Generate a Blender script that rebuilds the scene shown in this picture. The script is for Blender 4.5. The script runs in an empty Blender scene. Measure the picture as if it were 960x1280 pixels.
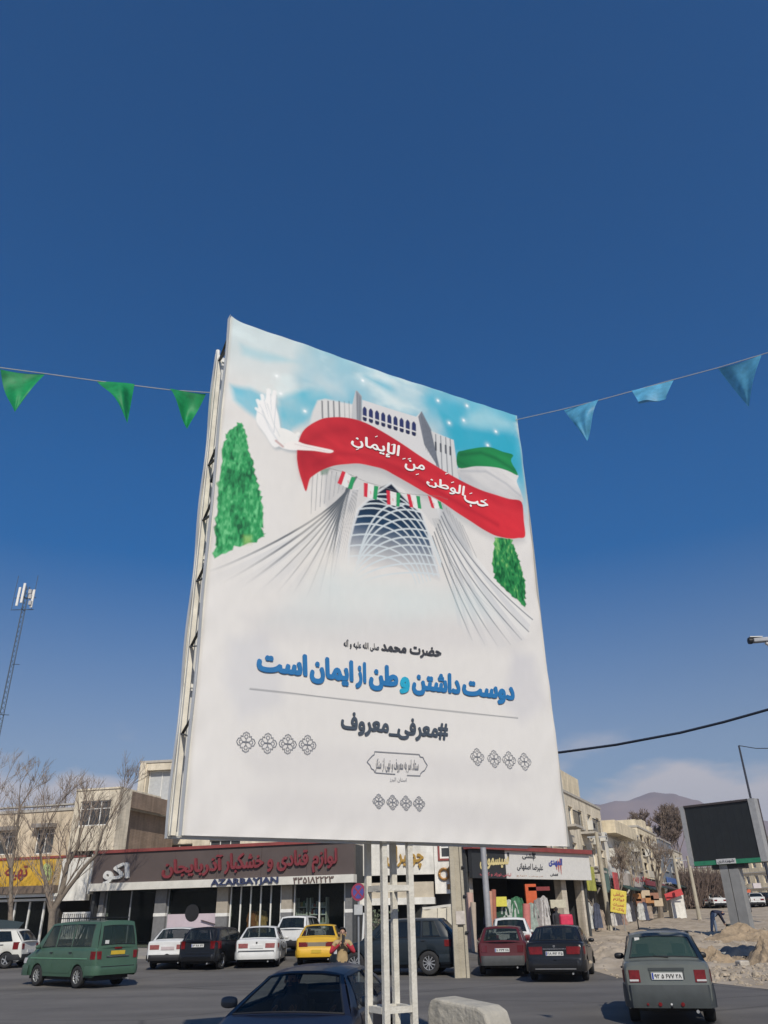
import bpy, math, random
import numpy as np
from mathutils import Vector, Matrix, Euler
from mathutils.geometry import interpolate_bezier, tessellate_polygon

SC = bpy.context.scene
COL = SC.collection
R = math.radians
random.seed(7)

# ------------------------------------------------------------------ camera
F_PX, CAM_H, PITCH, ROLL = 970.0, 1.78, math.atan(508/970.0), R(1.25)
cd = bpy.data.cameras.new('camera'); cam = bpy.data.objects.new('camera', cd); COL.objects.link(cam)
cd.sensor_fit = 'VERTICAL'; cd.sensor_height = 36.0; cd.lens = 36.0*F_PX/1280.0
cd.clip_start = 0.05; cd.clip_end = 30000
FW = Vector((0, math.cos(PITCH), math.sin(PITCH))); UP0 = Vector((0, -math.sin(PITCH), math.cos(PITCH))); R0 = Vector((1, 0, 0))
_cr = math.cos(ROLL); _sr = math.sin(ROLL)
cx = R0*_cr - UP0*_sr
cyv = (R0*_sr + UP0*_cr)
M = Matrix((( cx.x, cyv.x, -FW.x, 0), (cx.y, cyv.y, -FW.y, 0), (cx.z, cyv.z, -FW.z, CAM_H), (0, 0, 0, 1)))
cam.matrix_world = M
SC.camera = cam
SC.render.resolution_x, SC.render.resolution_y = 768, 1024

# ------------------------------------------------------------------ light
SUN_EL, SUN_PHI = R(39), R(11)          # elevation; azimuth right of straight behind the camera
to_sun = Vector((math.sin(SUN_PHI)*math.cos(SUN_EL), -math.cos(SUN_PHI)*math.cos(SUN_EL), math.sin(SUN_EL)))
sd = bpy.data.lights.new('sun', 'SUN'); sd.energy = 4.2; sd.angle = R(0.5); sd.color = (1.0, 0.93, 0.81)
sun = bpy.data.objects.new('sun', sd); COL.objects.link(sun)
sun.rotation_euler = to_sun.to_track_quat('Z', 'Y').to_euler()
sun.location = (20, -60, 60)

wd = bpy.data.worlds.new('World'); SC.world = wd; wd.use_nodes = True
nt = wd.node_tree; nt.nodes.clear()
def N(t, ty, **kw):
    n = t.nodes.new(ty)
    for k, v in kw.items(): setattr(n, k, v)
    return n
out = N(nt, 'ShaderNodeOutputWorld'); bg = N(nt, 'ShaderNodeBackground'); bg.inputs[1].default_value = 0.098
sky = N(nt, 'ShaderNodeTexSky'); sky.sky_type = 'NISHITA'; sky.sun_disc = False
sky.sun_elevation = SUN_EL; sky.sun_rotation = math.atan2(to_sun.x, to_sun.y)
sky.altitude = 1300; sky.air_density = 1.0; sky.dust_density = 0.55; sky.ozone_density = 3.0
hsv = N(nt, 'ShaderNodeHueSaturation'); hsv.inputs['Value'].default_value = 1.0; hsv.inputs['Hue'].default_value = 0.503
nt.links.new(sky.outputs[0], hsv.inputs['Color'])
# low cloud bank above the mountains
tc = N(nt, 'ShaderNodeTexCoord'); sep = N(nt, 'ShaderNodeSeparateXYZ'); nt.links.new(tc.outputs['Generated'], sep.inputs[0])
ms = N(nt, 'ShaderNodeMapRange'); ms.inputs['From Min'].default_value = 0.18; ms.inputs['From Max'].default_value = 0.88; ms.inputs['To Min'].default_value = 0.93; ms.inputs['To Max'].default_value = 2.5
nt.links.new(sep.outputs['Z'], ms.inputs['Value']); nt.links.new(ms.outputs[0], hsv.inputs['Saturation'])
mv = N(nt, 'ShaderNodeMapRange'); mv.inputs['From Min'].default_value = 0.1; mv.inputs['From Max'].default_value = 0.5; mv.inputs['To Min'].default_value = 0.74; mv.inputs['To Max'].default_value = 1.07
nt.links.new(sep.outputs['Z'], mv.inputs['Value']); nt.links.new(mv.outputs[0], hsv.inputs['Value'])
mp = N(nt, 'ShaderNodeMapping'); mp.inputs['Scale'].default_value = (1, 1, 2.6); nt.links.new(tc.outputs['Generated'], mp.inputs[0])
nz = N(nt, 'ShaderNodeTexNoise'); nz.inputs['Scale'].default_value = 6.0; nz.inputs['Detail'].default_value = 6; nz.inputs['Roughness'].default_value = 0.5
nt.links.new(mp.outputs[0], nz.inputs['Vector'])
mr = N(nt, 'ShaderNodeMapRange'); mr.inputs['From Min'].default_value = 0.20; mr.inputs['From Max'].default_value = 0.10; nt.links.new(sep.outputs['Z'], mr.inputs['Value'])
ad = N(nt, 'ShaderNodeMath', operation='ADD'); nt.links.new(nz.outputs['Fac'], ad.inputs[0]);
mm = N(nt, 'ShaderNodeMath', operation='MULTIPLY'); mm.inputs[1].default_value = 0.36; nt.links.new(mr.outputs[0], mm.inputs[0]); nt.links.new(mm.outputs[0], ad.inputs[1])
cr = N(nt, 'ShaderNodeValToRGB'); cr.color_ramp.elements[0].position = 0.58; cr.color_ramp.elements[1].position = 0.73
cr.color_ramp.elements[1].color = (0.8, 0.8, 0.8, 1)
nt.links.new(ad.outputs[0], cr.inputs[0])
mul = N(nt, 'ShaderNodeMath', operation='MULTIPLY'); mr2 = N(nt, 'ShaderNodeMapRange')
mr2.inputs['From Min'].default_value = 0.22; mr2.inputs['From Max'].default_value = 0.15; nt.links.new(sep.outputs['Z'], mr2.inputs['Value'])
nt.links.new(cr.outputs[0], mul.inputs[0]); nt.links.new(mr2.outputs[0], mul.inputs[1])
mx = N(nt, 'ShaderNodeMix', data_type='RGBA'); nt.links.new(mul.outputs[0], mx.inputs['Factor']); nt.links.new(hsv.outputs[0], mx.inputs[6])
mx.inputs[7].default_value = (7.2, 6.6, 6.6, 1)
nt.links.new(mx.outputs[2], bg.inputs[0]); nt.links.new(bg.outputs[0], out.inputs[0])

SC.view_settings.view_transform = 'Standard'; SC.view_settings.look = 'None'; SC.view_settings.exposure = 0.0; SC.view_settings.gamma = 1.0

# ------------------------------------------------------------------ measuring helpers (photo pixels -> metres)
def ray(u, v):
    a = (u-480)/F_PX; b = -(v-640)/F_PX
    return FW + cx*a + cyv*b
CP = Vector((0, 0, CAM_H))
def at(u, v, Y):
    d = ray(u, v); return CP + d*(Y/d.y)
def terr(y):
    return 0.031*(min(max(y, 30), 130)-30)
def gr(u, v):
    d = ray(u, v)
    t = (CAM_H+0.93)/(0.031*d.y-d.z); P = CP+d*t
    return P if P.y > 30 else CP+d*(-CAM_H/d.z)
def gx(u, Y):
    """point on the ground at pixel column u and distance Y"""
    v = 1150
    for _ in range(6):
        P = at(u, v, Y); z = terr(Y)
        v += (P.z-z)*1200/Y
    P = at(u, v, Y); P.z = terr(Y); return P

class Fac:
    """a vertical facade through two ground-plan points; s along it, z up, o towards the street"""
    def __init__(s, u0, D0, u1, D1):
        a = at(u0, 1140, D0); b = at(u1, 1140, D1)
        s.A = Vector((a.x, a.y)); s.d = (Vector((b.x, b.y))-s.A); s.L = s.d.length; s.d.normalize()
        s.n = Vector((s.d.y, -s.d.x))
    def px(s, u, v, o=0.0):
        r = ray(u, v); c = s.A+s.n*o
        t = c.dot(s.n)/(r.x*s.n.x+r.y*s.n.y); P = CP+r*t
        return (Vector((P.x, P.y))-s.A).dot(s.d), P.z
    def s(s_, u, v=1120, o=0.0): return s_.px(u, v, o)[0]
    def pt(s_, a, z, o=0.0):
        p = s_.A+s_.d*a+s_.n*o; return Vector((p.x, p.y, z))

# ------------------------------------------------------------------ mesh helpers
def tag(o, label=None, cat=None, group=None, kind=None):
    if label: o['label'] = label
    if cat: o['category'] = cat
    if group: o['group'] = group
    if kind: o['kind'] = kind
    return o
def empty(name, loc, rz=0.0, **kw):
    o = bpy.data.objects.new(name, None); COL.objects.link(o); o.location = loc; o.rotation_euler = (0, 0, rz)
    o.empty_display_size = 0.3
    return tag(o, **kw)

class MB:
    def __init__(s): s.v = []; s.f = []; s.m = []
    def add(s, vs, fs, m=0):
        k = len(s.v); s.v += [tuple(p) for p in vs]
        for f in fs: s.f.append(tuple(i+k for i in f)); s.m.append(m)
        return s
    def box(s, c, e, m=0, ax=None):
        """centre c, half sizes e, optional axes"""
        ax = ax or (Vector((1, 0, 0)), Vector((0, 1, 0)), Vector((0, 0, 1))); c = Vector(c)
        vs = [c+ax[0]*e[0]*i+ax[1]*e[1]*j+ax[2]*e[2]*k for i in (-1, 1) for j in (-1, 1) for k in (-1, 1)]
        return s.add(vs, [(0, 1, 3, 2), (4, 6, 7, 5), (0, 4, 5, 1), (2, 3, 7, 6), (0, 2, 6, 4), (1, 5, 7, 3)], m)
    def bb(s, x0, x1, y0, y1, z0, z1, m=0):
        return s.box(((x0+x1)/2, (y0+y1)/2, (z0+z1)/2), (abs(x1-x0)/2, abs(y1-y0)/2, abs(z1-z0)/2), m)
    def fb(s, F, s0, s1, z0, z1, o0, o1, m=0):
        """box in facade coordinates"""
        c = F.pt((s0+s1)/2, (z0+z1)/2, (o0+o1)/2)
        return s.box(c, (abs(s1-s0)/2, abs(o1-o0)/2, abs(z1-z0)/2), m, (Vector((F.d.x, F.d.y, 0)), Vector((F.n.x, F.n.y, 0)), Vector((0, 0, 1))))
    def beam(s, a, b, w, h=None, m=0, up=Vector((0, 0, 1))):
        a = Vector(a); b = Vector(b); d = (b-a); L = d.length; d.normalize()
        if abs(d.dot(up)) > .98: up = Vector((0, 1, 0))
        x = d.cross(up).normalized(); y = x.cross(d)
        return s.box((a+b)/2, (w/2, L/2, (h or w)/2), m, (x, d, y))
    def tube(s, pts, r, n=8, m=0, cap=True):
        pts = [Vector(p) for p in pts]; rr = r if isinstance(r, (list, tuple)) else [r]*len(pts)
        k = len(s.v); up = Vector((0, 0, 1))
        for i, p in enumerate(pts):
            d = (pts[min(i+1, len(pts)-1)]-pts[max(i-1, 0)]).normalized()
            a = d.cross(up)
            if a.length < .1: a = d.cross(Vector((0, 1, 0)))
            a.normalize(); b = d.cross(a)
            for j in range(n):
                t = 2*math.pi*j/n; s.v.append(tuple(p+a*(math.cos(t)*rr[i])+b*(math.sin(t)*rr[i])))
        for i in range(len(pts)-1):
            for j in range(n):
                j2 = (j+1) % n; s.f.append((k+i*n+j, k+i*n+j2, k+(i+1)*n+j2, k+(i+1)*n+j)); s.m.append(m)
        if cap:
            s.f.append(tuple(k+j for j in range(n))); s.m.append(m)
            s.f.append(tuple(k+(len(pts)-1)*n+j for j in reversed(range(n)))); s.m.append(m)
        return s
    def prism(s, pts, vec, m=0):
        """polygon pts extruded by vec"""
        n = len(pts); pts = [Vector(p) for p in pts]; vec = Vector(vec)
        return s.add(pts+[p+vec for p in pts], [tuple(range(n)), tuple(reversed(range(n, 2*n)))]+[(i, i+n, (i+1) % n+n, (i+1) % n) for i in range(n)], m)
    def grid(s, fn, nu, nv, m=0, flip=False):
        k = len(s.v)
        for j in range(nv+1):
            for i in range(nu+1): s.v.append(tuple(fn(i/nu, j/nv)))
        for j in range(nv):
            for i in range(nu):
                a = k+j*(nu+1)+i; q = (a, a+1, a+nu+2, a+nu+1)
                s.f.append(q[::-1] if flip else q); s.m.append(m)
        return s
    def disc(s, c, ax, r, h, n=20, m=0, r2=None):
        c = Vector(c); ax = Vector(ax).normalized()
        return s.tube([c-ax*h/2, c+ax*h/2], [r, r2 if r2 is not None else r], n, m)
    def build(s, name, mats, parent=None, local=False, smooth=None, fix=True):
        mats = mats if isinstance(mats, (list, tuple)) else [mats]
        me = bpy.data.meshes.new(name)
        if parent is not None: org = Vector((0, 0, 0)) if local else world_loc(parent)
        else:
            if local or not s.v: org = Vector((0, 0, 0))
            else:
                a = np.array(s.v); org = Vector(((a[:, 0].min()+a[:, 0].max())/2, (a[:, 1].min()+a[:, 1].max())/2, a[:, 2].min()))
        me.from_pydata([tuple(Vector(p)-org) for p in s.v], [], s.f)
        for m in mats: me.materials.append(m)
        if len(mats) > 1: me.polygons.foreach_set('material_index', s.m)
        if fix:
            import bmesh
            b = bmesh.new(); b.from_mesh(me); bmesh.ops.recalc_face_normals(b, faces=b.faces); b.to_mesh(me); b.free()
        if smooth is not None:
            me.polygons.foreach_set('use_smooth', [True]*len(me.polygons)); me.set_sharp_from_angle(angle=R(smooth))
        me.update()
        o = bpy.data.objects.new(name, me); COL.objects.link(o)
        if parent is not None: o.parent = parent
        else: o.location = org
        return o
def world_loc(o):
    v = Vector((0, 0, 0))
    while o is not None: v += o.location; o = o.parent
    return v
def copy_tree(o, parent=None):
    c = o.copy(); COL.objects.link(c); c.parent = parent
    for ch in list(o.children): copy_tree(ch, c)
    return c
def bevel(o, w, seg=2):
    m = o.modifiers.new('bevel', 'BEVEL'); m.width = w; m.segments = seg; m.limit_method = 'ANGLE'; m.angle_limit = R(40)
    return o

# ------------------------------------------------------------------ materials
def lin(c):
    c = c/255.0
    return c/12.92 if c <= .04045 else ((c+.055)/1.055)**2.4
def srgb(r, g, b, k=1.0): return (lin(r)*k, lin(g)*k, lin(b)*k)
_mats = {}
def mat(name, col, rough=.7, metal=0.0, var=.12, scale=6.0, bump=0.0, bscale=30.0, spec=.4, coat=0.0, col2=None, detail=5):
    """noise-varied principled material"""
    if name in _mats: return _mats[name]
    m = bpy.data.materials.new(name); m.use_nodes = True; t = m.node_tree; b = t.nodes['Principled BSDF']
    b.inputs['Roughness'].default_value = rough; b.inputs['Metallic'].default_value = metal; b.inputs['Specular IOR Level'].default_value = spec
    b.inputs['Coat Weight'].default_value = coat
    c = N(t, 'ShaderNodeTexCoord'); n = N(t, 'ShaderNodeTexNoise'); n.inputs['Scale'].default_value = scale; n.inputs['Detail'].default_value = detail; n.inputs['Roughness'].default_value = .62
    t.links.new(c.outputs['Object'], n.inputs['Vector'])
    r = N(t, 'ShaderNodeValToRGB'); r.color_ramp.elements[0].position = .3; r.color_ramp.elements[1].position = .72
    c2 = col2 or tuple(min(1, x*(1+var)) for x in col)
    r.color_ramp.elements[0].color = (*[x*(1-var) for x in col], 1); r.color_ramp.elements[1].color = (*c2, 1)
    t.links.new(n.outputs['Fac'], r.inputs[0]); t.links.new(r.outputs[0], b.inputs['Base Color'])
    if bump:
        n2 = N(t, 'ShaderNodeTexNoise'); n2.inputs['Scale'].default_value = bscale; n2.inputs['Detail'].default_value = 6
        t.links.new(c.outputs['Object'], n2.inputs['Vector'])
        bp = N(t, 'ShaderNodeBump'); bp.inputs['Strength'].default_value = min(1, bump); bp.inputs['Distance'].default_value = .03
        t.links.new(n2.outputs['Fac'], bp.inputs['Height']); t.links.new(bp.outputs[0], b.inputs['Normal'])
    _mats[name] = m
    return m
def glass(name, tint, trans, rough=.04):
    if name in _mats: return _mats[name]
    m = bpy.data.materials.new(name); m.use_nodes = True; t = m.node_tree; t.nodes.clear()
    o = N(t, 'ShaderNodeOutputMaterial'); b = N(t, 'ShaderNodeBsdfPrincipled'); b.inputs['Base Color'].default_value = (*tint, 1); b.inputs['Roughness'].default_value = rough
    b.inputs['Specular IOR Level'].default_value = .6
    nn = N(t, 'ShaderNodeTexNoise'); nn.inputs['Scale'].default_value = 3.0
    mr = N(t, 'ShaderNodeMapRange'); mr.inputs['To Min'].default_value = rough; mr.inputs['To Max'].default_value = rough+.1
    t.links.new(nn.outputs['Fac'], mr.inputs['Value']); t.links.new(mr.outputs[0], b.inputs['Roughness'])
    tr = N(t, 'ShaderNodeBsdfTransparent'); tr.inputs[0].default_value = (.82, .87, .84, 1)
    x = N(t, 'ShaderNodeMixShader'); x.inputs[0].default_value = trans
    t.links.new(b.outputs[0], x.inputs[1]); t.links.new(tr.outputs[0], x.inputs[2]); t.links.new(x.outputs[0], o.inputs[0])
    _mats[name] = m
    return m
def wall_mat(name, col, bscale=3.0, mortar=(.25, .22, .2), rough=.85, fac=.35, dirt=.3):
    """masonry: fine coursing, too far off to tell the bricks apart, with weather stains"""
    if name in _mats: return _mats[name]
    m = mat(name, col, rough, var=.16, scale=1.3, bump=.5, bscale=18)
    t = m.node_tree; b = t.nodes['Principled BSDF']; src = b.inputs['Base Color'].links[0].from_socket
    c = N(t, 'ShaderNodeTexCoord'); br = N(t, 'ShaderNodeTexBrick'); br.inputs['Scale'].default_value = bscale
    mpn = N(t, 'ShaderNodeMapping'); mpn.inputs['Rotation'].default_value = (R(90), 0, 0); t.links.new(c.outputs['Object'], mpn.inputs[0]); t.links.new(mpn.outputs[0], br.inputs['Vector'])
    br.inputs['Color1'].default_value = (1, 1, 1, 1); br.inputs['Color2'].default_value = (.8, .77, .74, 1); br.inputs['Mortar'].default_value = (.6, .58, .56, 1)
    br.inputs['Mortar Size'].default_value = .03
    x = N(t, 'ShaderNodeMix', data_type='RGBA', blend_type='MULTIPLY'); x.inputs['Factor'].default_value = fac
    t.links.new(src, x.inputs[6]); t.links.new(br.outputs[0], x.inputs[7])
    # streaky stains
    mp2 = N(t, 'ShaderNodeMapping'); mp2.inputs['Scale'].default_value = (2.2, 2.2, .35); t.links.new(c.outputs['Object'], mp2.inputs[0])
    n3 = N(t, 'ShaderNodeTexNoise'); n3.inputs['Scale'].default_value = 1.4; n3.inputs['Detail'].default_value = 8; t.links.new(mp2.outputs[0], n3.inputs['Vector'])
    r3 = N(t, 'ShaderNodeValToRGB'); r3.color_ramp.elements[0].position = .35; r3.color_ramp.elements[1].position = .6
    r3.color_ramp.elements[0].color = (1-dirt, 1-dirt, 1-dirt*1.05, 1); t.links.new(n3.outputs['Fac'], r3.inputs[0])
    y = N(t, 'ShaderNodeMix', data_type='RGBA', blend_type='MULTIPLY'); y.inputs['Factor'].default_value = .8
    t.links.new(x.outputs[2], y.inputs[6]); t.links.new(r3.outputs[0], y.inputs[7]); t.links.new(y.outputs[2], b.inputs['Base Color'])
    return m
def vcol_mat(name, rough=.6):
    if name in _mats: return _mats[name]
    m = bpy.data.materials.new(name); m.use_nodes = True; t = m.node_tree; b = t.nodes['Principled BSDF']; b.inputs['Roughness'].default_value = rough
    b.inputs['Specular IOR Level'].default_value = .3
    a = N(t, 'ShaderNodeAttribute'); a.attribute_name = 'print'
    n = N(t, 'ShaderNodeTexNoise'); n.inputs['Scale'].default_value = 40; n.inputs['Detail'].default_value = 4
    mr = N(t, 'ShaderNodeMapRange'); mr.inputs['To Min'].default_value = .96; mr.inputs['To Max'].default_value = 1.04; t.links.new(n.outputs['Fac'], mr.inputs['Value'])
    x = N(t, 'ShaderNodeVectorMath', operation='SCALE'); t.links.new(a.outputs['Color'], x.inputs[0]); t.links.new(mr.outputs[0], x.inputs['Scale'])
    t.links.new(x.outputs[0], b.inputs['Base Color'])
    _mats[name] = m
    return m

WHITE = mat('white_paint', (.72, .71, .67), .5, var=.08)
OFFW = mat('off_white_panel', (.62, .6, .54), .6, var=.1, scale=2)
CREAM = mat('cream_stone', (.5, .44, .34), .85, var=.15, scale=2, bump=.3)
DARK = mat('dark_recess', (.03, .032, .035), .8, var=.3)
BLACK = mat('black_plastic', (.018, .018, .02), .5, var=.2)
RUBBER = mat('tyre_rubber', (.025, .025, .026), .85, var=.2)
STEEL = mat('galvanised_steel', (.34, .35, .36), .5, .5, var=.12)
CHROME = mat('chrome', (.6, .6, .62), .2, 1.0, var=.05)
ALU = mat('wheel_alloy', (.45, .46, .47), .35, .7, var=.1)
REDBAND = mat('red_brown_trim', (.24, .055, .05), .6, var=.2, scale=2)
CONC = mat('concrete', (.42, .39, .34), .9, var=.16, scale=3, bump=.5, bscale=25)
GREYTILE = mat('grey_tile', (.17, .17, .17), .5, var=.15)

# ------------------------------------------------------------------ lettering
_AR = {0x621: (0xFE80,), 0x622: (0xFE81, 0xFE82), 0x623: (0xFE83, 0xFE84), 0x625: (0xFE87, 0xFE88), 0x627: (0xFE8D, 0xFE8E), 0x628: 0xFE8F, 0x67E: 0xFB56, 0x62A: 0xFE95, 0x62B: 0xFE99, 0x62C: 0xFE9D,
       0x686: 0xFB7A, 0x62D: 0xFEA1, 0x62E: 0xFEA5, 0x62F: (0xFEA9, 0xFEAA), 0x630: (0xFEAB, 0xFEAC), 0x631: (0xFEAD, 0xFEAE), 0x632: (0xFEAF, 0xFEB0),
       0x698: (0xFB8A, 0xFB8B), 0x633: 0xFEB1, 0x634: 0xFEB5, 0x635: 0xFEB9, 0x636: 0xFEBD, 0x637: 0xFEC1, 0x638: 0xFEC5, 0x639: 0xFEC9, 0x63A: 0xFECD,
       0x641: 0xFED1, 0x642: 0xFED5, 0x6A9: 0xFB8E, 0x6AF: 0xFB92, 0x644: 0xFEDD, 0x645: 0xFEE1, 0x646: 0xFEE5, 0x648: (0xFEED, 0xFEEE), 0x647: 0xFEE9, 0x6CC: 0xFBFC}
def shape(s):
    s = s.replace('\u0644\u0627', '\u0001'); o = []
    def kind(c):
        if c == '\u0001': return 'R'
        t = _AR.get(ord(c)); return None if t is None else ('D' if isinstance(t, int) else 'R')
    for i, c in enumerate(s):
        k = kind(c); pv = i > 0 and kind(s[i-1]) == 'D'; nx = k == 'D' and i+1 < len(s) and kind(s[i+1]) is not None
        if k is None: o.append(c)
        elif c == '\u0001': o.append('\uFEFC' if pv else '\uFEFB')
        elif k == 'R': t = _AR[ord(c)]; o.append(chr(t[-1] if pv else t[0]))
        else: o.append(chr(_AR[ord(c)]+(3 if pv and nx else 1 if pv else 2 if nx else 0)))
    # numbers keep their order
    r = list(reversed(o)); i = 0
    while i < len(r):
        j = i
        while j < len(r) and '\u06F0' <= r[j] <= '\u06F9': j += 1
        if j > i: r[i:j] = reversed(r[i:j]); i = j
        else: i += 1
    return ''.join(r)
_glyphs = {}
def contours(txt, res):
    """outline loops of a line of text, as lists of 2-D points"""
    if (txt, res) in _glyphs: return _glyphs[(txt, res)]
    c = bpy.data.curves.new('text', 'FONT'); c.body = txt; o = bpy.data.objects.new('text', c); COL.objects.link(o)
    with bpy.context.temp_override(active_object=o, object=o, selected_objects=[o], selected_editable_objects=[o]):
        bpy.context.view_layer.objects.active = o; o.select_set(True); bpy.ops.object.convert(target='CURVE')
    loops = []
    for sp in o.data.splines:
        pts = []
        if sp.type == 'BEZIER':
            n = len(sp.bezier_points)
            for i in range(n):
                p, q = sp.bezier_points[i], sp.bezier_points[(i+1) % n]
                straight = (p.handle_right-p.co).cross(q.co-p.co).length < 1e-6 and (q.handle_left-q.co).cross(q.co-p.co).length < 1e-6
                k = 2 if straight else res+1
                for v in interpolate_bezier(p.co, p.handle_right, q.handle_left, q.co, k)[:-1]: pts.append((v.x, v.y))
        else: pts = [(p.co.x, p.co.y) for p in sp.points]
        q = [p for i, p in enumerate(pts) if abs(p[0]-pts[i-1][0])+abs(p[1]-pts[i-1][1]) > 1e-5]
        if len(q) > 2: loops.append(q)
    d = o.data; bpy.data.objects.remove(o); bpy.data.curves.remove(d)
    _glyphs[(txt, res)] = loops
    return loops
def _area(l): return .5*sum(l[i-1][0]*l[i][1]-l[i][0]*l[i-1][1] for i in range(len(l)))
def _inside(p, l):
    c = False
    for i in range(len(l)):
        a, b = l[i-1], l[i]
        if (a[1] > p[1]) != (b[1] > p[1]) and p[0] < a[0]+(p[1]-a[1])/(b[1]-a[1])*(b[0]-a[0]): c = not c
    return c
def text_geo(body, bold=.02, ext=0.0, res=3, arabic=True, yr=None):
    """filled glyph outlines; overlapping strokes are stacked a hair apart, weight comes from shifted copies"""
    loops = contours(shape(body) if arabic else body, res)
    isho = [any(j != i and _area(m)*_area(l) < 0 and abs(_area(m)) > abs(_area(l)) and _inside(l[0], m) for j, m in enumerate(loops)) for i, l in enumerate(loops)]
    outer = [l for l, h in zip(loops, isho) if not h]; holes = [l for l, h in zip(loops, isho) if h]
    own = {i: [] for i in range(len(outer))}
    for h in holes:
        c = [i for i, l in enumerate(outer) if _inside(h[0], l)]
        if c: own[min(c, key=lambda i: abs(_area(outer[i])))].append(h)
    V = []; I = []; F = []
    for i, l in enumerate(outer):
        polys = [[Vector((x, y, 0)) for x, y in q] for q in [l]+own[i]]; flat = [p for q in polys for p in q]; k = len(V)
        tri = tessellate_polygon(polys); z = 2*ext
        V += [(p.x, p.y, z) for p in flat]; I += [i % 5]*len(flat); F += [tuple(k+j for j in t) for t in tri]
        if ext:
            m = len(flat); V += [(p.x, p.y, 0) for p in flat]; I += [i % 5]*m; st = 0
            for q in polys:
                n = len(q); F += [(k+st+j, k+st+(j+1) % n, k+m+st+(j+1) % n, k+m+st+j) for j in range(n)]; st += n
    v = np.array(V); idx = np.array(I); f = F
    sh = [(0, 0)] if bold <= 0 else [(0, 0), (-bold, 0), (bold, 0), (0, bold), (0, -bold)]
    if bold > .03: sh += [(-bold*.7, bold*.7), (bold*.7, bold*.7), (-bold*.7, -bold*.7), (bold*.7, -bold*.7)]
    V = np.concatenate([v+np.array([x, y, 0]) for x, y in sh]); I = np.concatenate([idx+5*k for k in range(len(sh))])
    Fs = [tuple(i+k*len(v) for i in q) for k in range(len(sh)) for q in f]
    lo = V.min(0); hi = V.max(0); y0, y1 = yr or (lo[1], hi[1])
    return (V[:, 0]-lo[0])/(hi[0]-lo[0]), (V[:, 1]-y0)/(y1-y0), V[:, 2]-lo[2], I, Fs
def lettering(body, fn, parent, m, name='lettering', bold=.02, ext=0.0, arabic=True, step=.0002, res=3, yr=None):
    """fn(a, b, out) maps the unit text box onto a surface"""
    a, b, z, idx, f = text_geo(body, bold, ext, res, arabic, yr)
    g = MB(); g.v = [tuple(fn(a[i], b[i], z[i]+idx[i]*step)) for i in range(len(a))]; g.f = f; g.m = [0]*len(f)
    return g.build(name, m, parent, fix=ext > 0)
def bil(c, a, b):
    """c: TL TR BR BL pairs"""
    return tuple((c[0][k]*(1-a)+c[1][k]*a)*b+(c[3][k]*(1-a)+c[2][k]*a)*(1-b) for k in (0, 1))
def fac_text(F, body, quad, parent, m, o=.02, ext=0.0, depth=.06, **kw):
    c = [F.px(u, v) for u, v in quad]
    def fn(a, b, z):
        s, zz = bil(c, a, b); return F.pt(s, zz, o+(z/(2*ext)*depth if ext else z))
    return lettering(body, fn, parent, m, ext=ext, **kw)

# ================================================================== GROUND
ASPH = mat('asphalt', (.155, .143, .128), .85, var=.16, scale=.45, bump=.35, bscale=60)
def road_wear(m):
    t = m.node_tree; b = t.nodes['Principled BSDF']; src = b.inputs['Base Color'].links[0].from_socket; c = N(t, 'ShaderNodeTexCoord')
    # repaired cracks
    v = N(t, 'ShaderNodeTexVoronoi'); v.feature = 'DISTANCE_TO_EDGE'; v.inputs['Scale'].default_value = .16; n = N(t, 'ShaderNodeTexNoise'); n.inputs['Scale'].default_value = 1.2; n.inputs['Detail'].default_value = 8
    a = N(t, 'ShaderNodeMix', data_type='RGBA'); a.inputs['Factor'].default_value = .12; t.links.new(c.outputs['Object'], n.inputs['Vector']); t.links.new(c.outputs['Object'], a.inputs[6]); t.links.new(n.outputs['Color'], a.inputs[7]); t.links.new(a.outputs[2], v.inputs['Vector'])
    r = N(t, 'ShaderNodeValToRGB'); r.color_ramp.elements[0].position = .0; r.color_ramp.elements[1].position = .012; r.color_ramp.elements[0].color = (.62, .62, .62, 1); t.links.new(v.outputs['Distance'], r.inputs[0])
    # tyre-polished and oily lanes running across the view
    mp_ = N(t, 'ShaderNodeMapping'); mp_.inputs['Scale'].default_value = (.05, .55, 1); mp_.inputs['Rotation'].default_value = (0, 0, .08); t.links.new(c.outputs['Object'], mp_.inputs[0])
    n2 = N(t, 'ShaderNodeTexNoise'); n2.inputs['Scale'].default_value = 1.0; n2.inputs['Detail'].default_value = 7; t.links.new(mp_.outputs[0], n2.inputs['Vector'])
    r2 = N(t, 'ShaderNodeValToRGB'); r2.color_ramp.elements[0].position = .38; r2.color_ramp.elements[1].position = .62; r2.color_ramp.elements[0].color = (.74, .74, .75, 1); t.links.new(n2.outputs['Fac'], r2.inputs[0])
    # grit and spots
    n3 = N(t, 'ShaderNodeTexNoise'); n3.inputs['Scale'].default_value = 9; n3.inputs['Detail'].default_value = 3; r3 = N(t, 'ShaderNodeValToRGB'); r3.color_ramp.elements[0].position = .30; r3.color_ramp.elements[1].position = .36; r3.color_ramp.elements[0].color = (.7, .7, .7, 1)
    t.links.new(c.outputs['Object'], n3.inputs['Vector']); t.links.new(n3.outputs['Fac'], r3.inputs[0])
    cur = src
    for q in (r, r2, r3):
        x = N(t, 'ShaderNodeMix', data_type='RGBA', blend_type='MULTIPLY'); x.inputs['Factor'].default_value = 1.0; t.links.new(cur, x.inputs[6]); t.links.new(q.outputs[0], x.inputs[7]); cur = x.outputs[2]
    t.links.new(cur, b.inputs['Base Color'])
road_wear(ASPH)
def earth_mat():
    m = mat('dry_earth', (.36, .29, .21), .95, var=.25, scale=.9, bump=1.0, bscale=7, detail=12, col2=(.50, .42, .32)); return m
EARTH = earth_mat()
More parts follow.
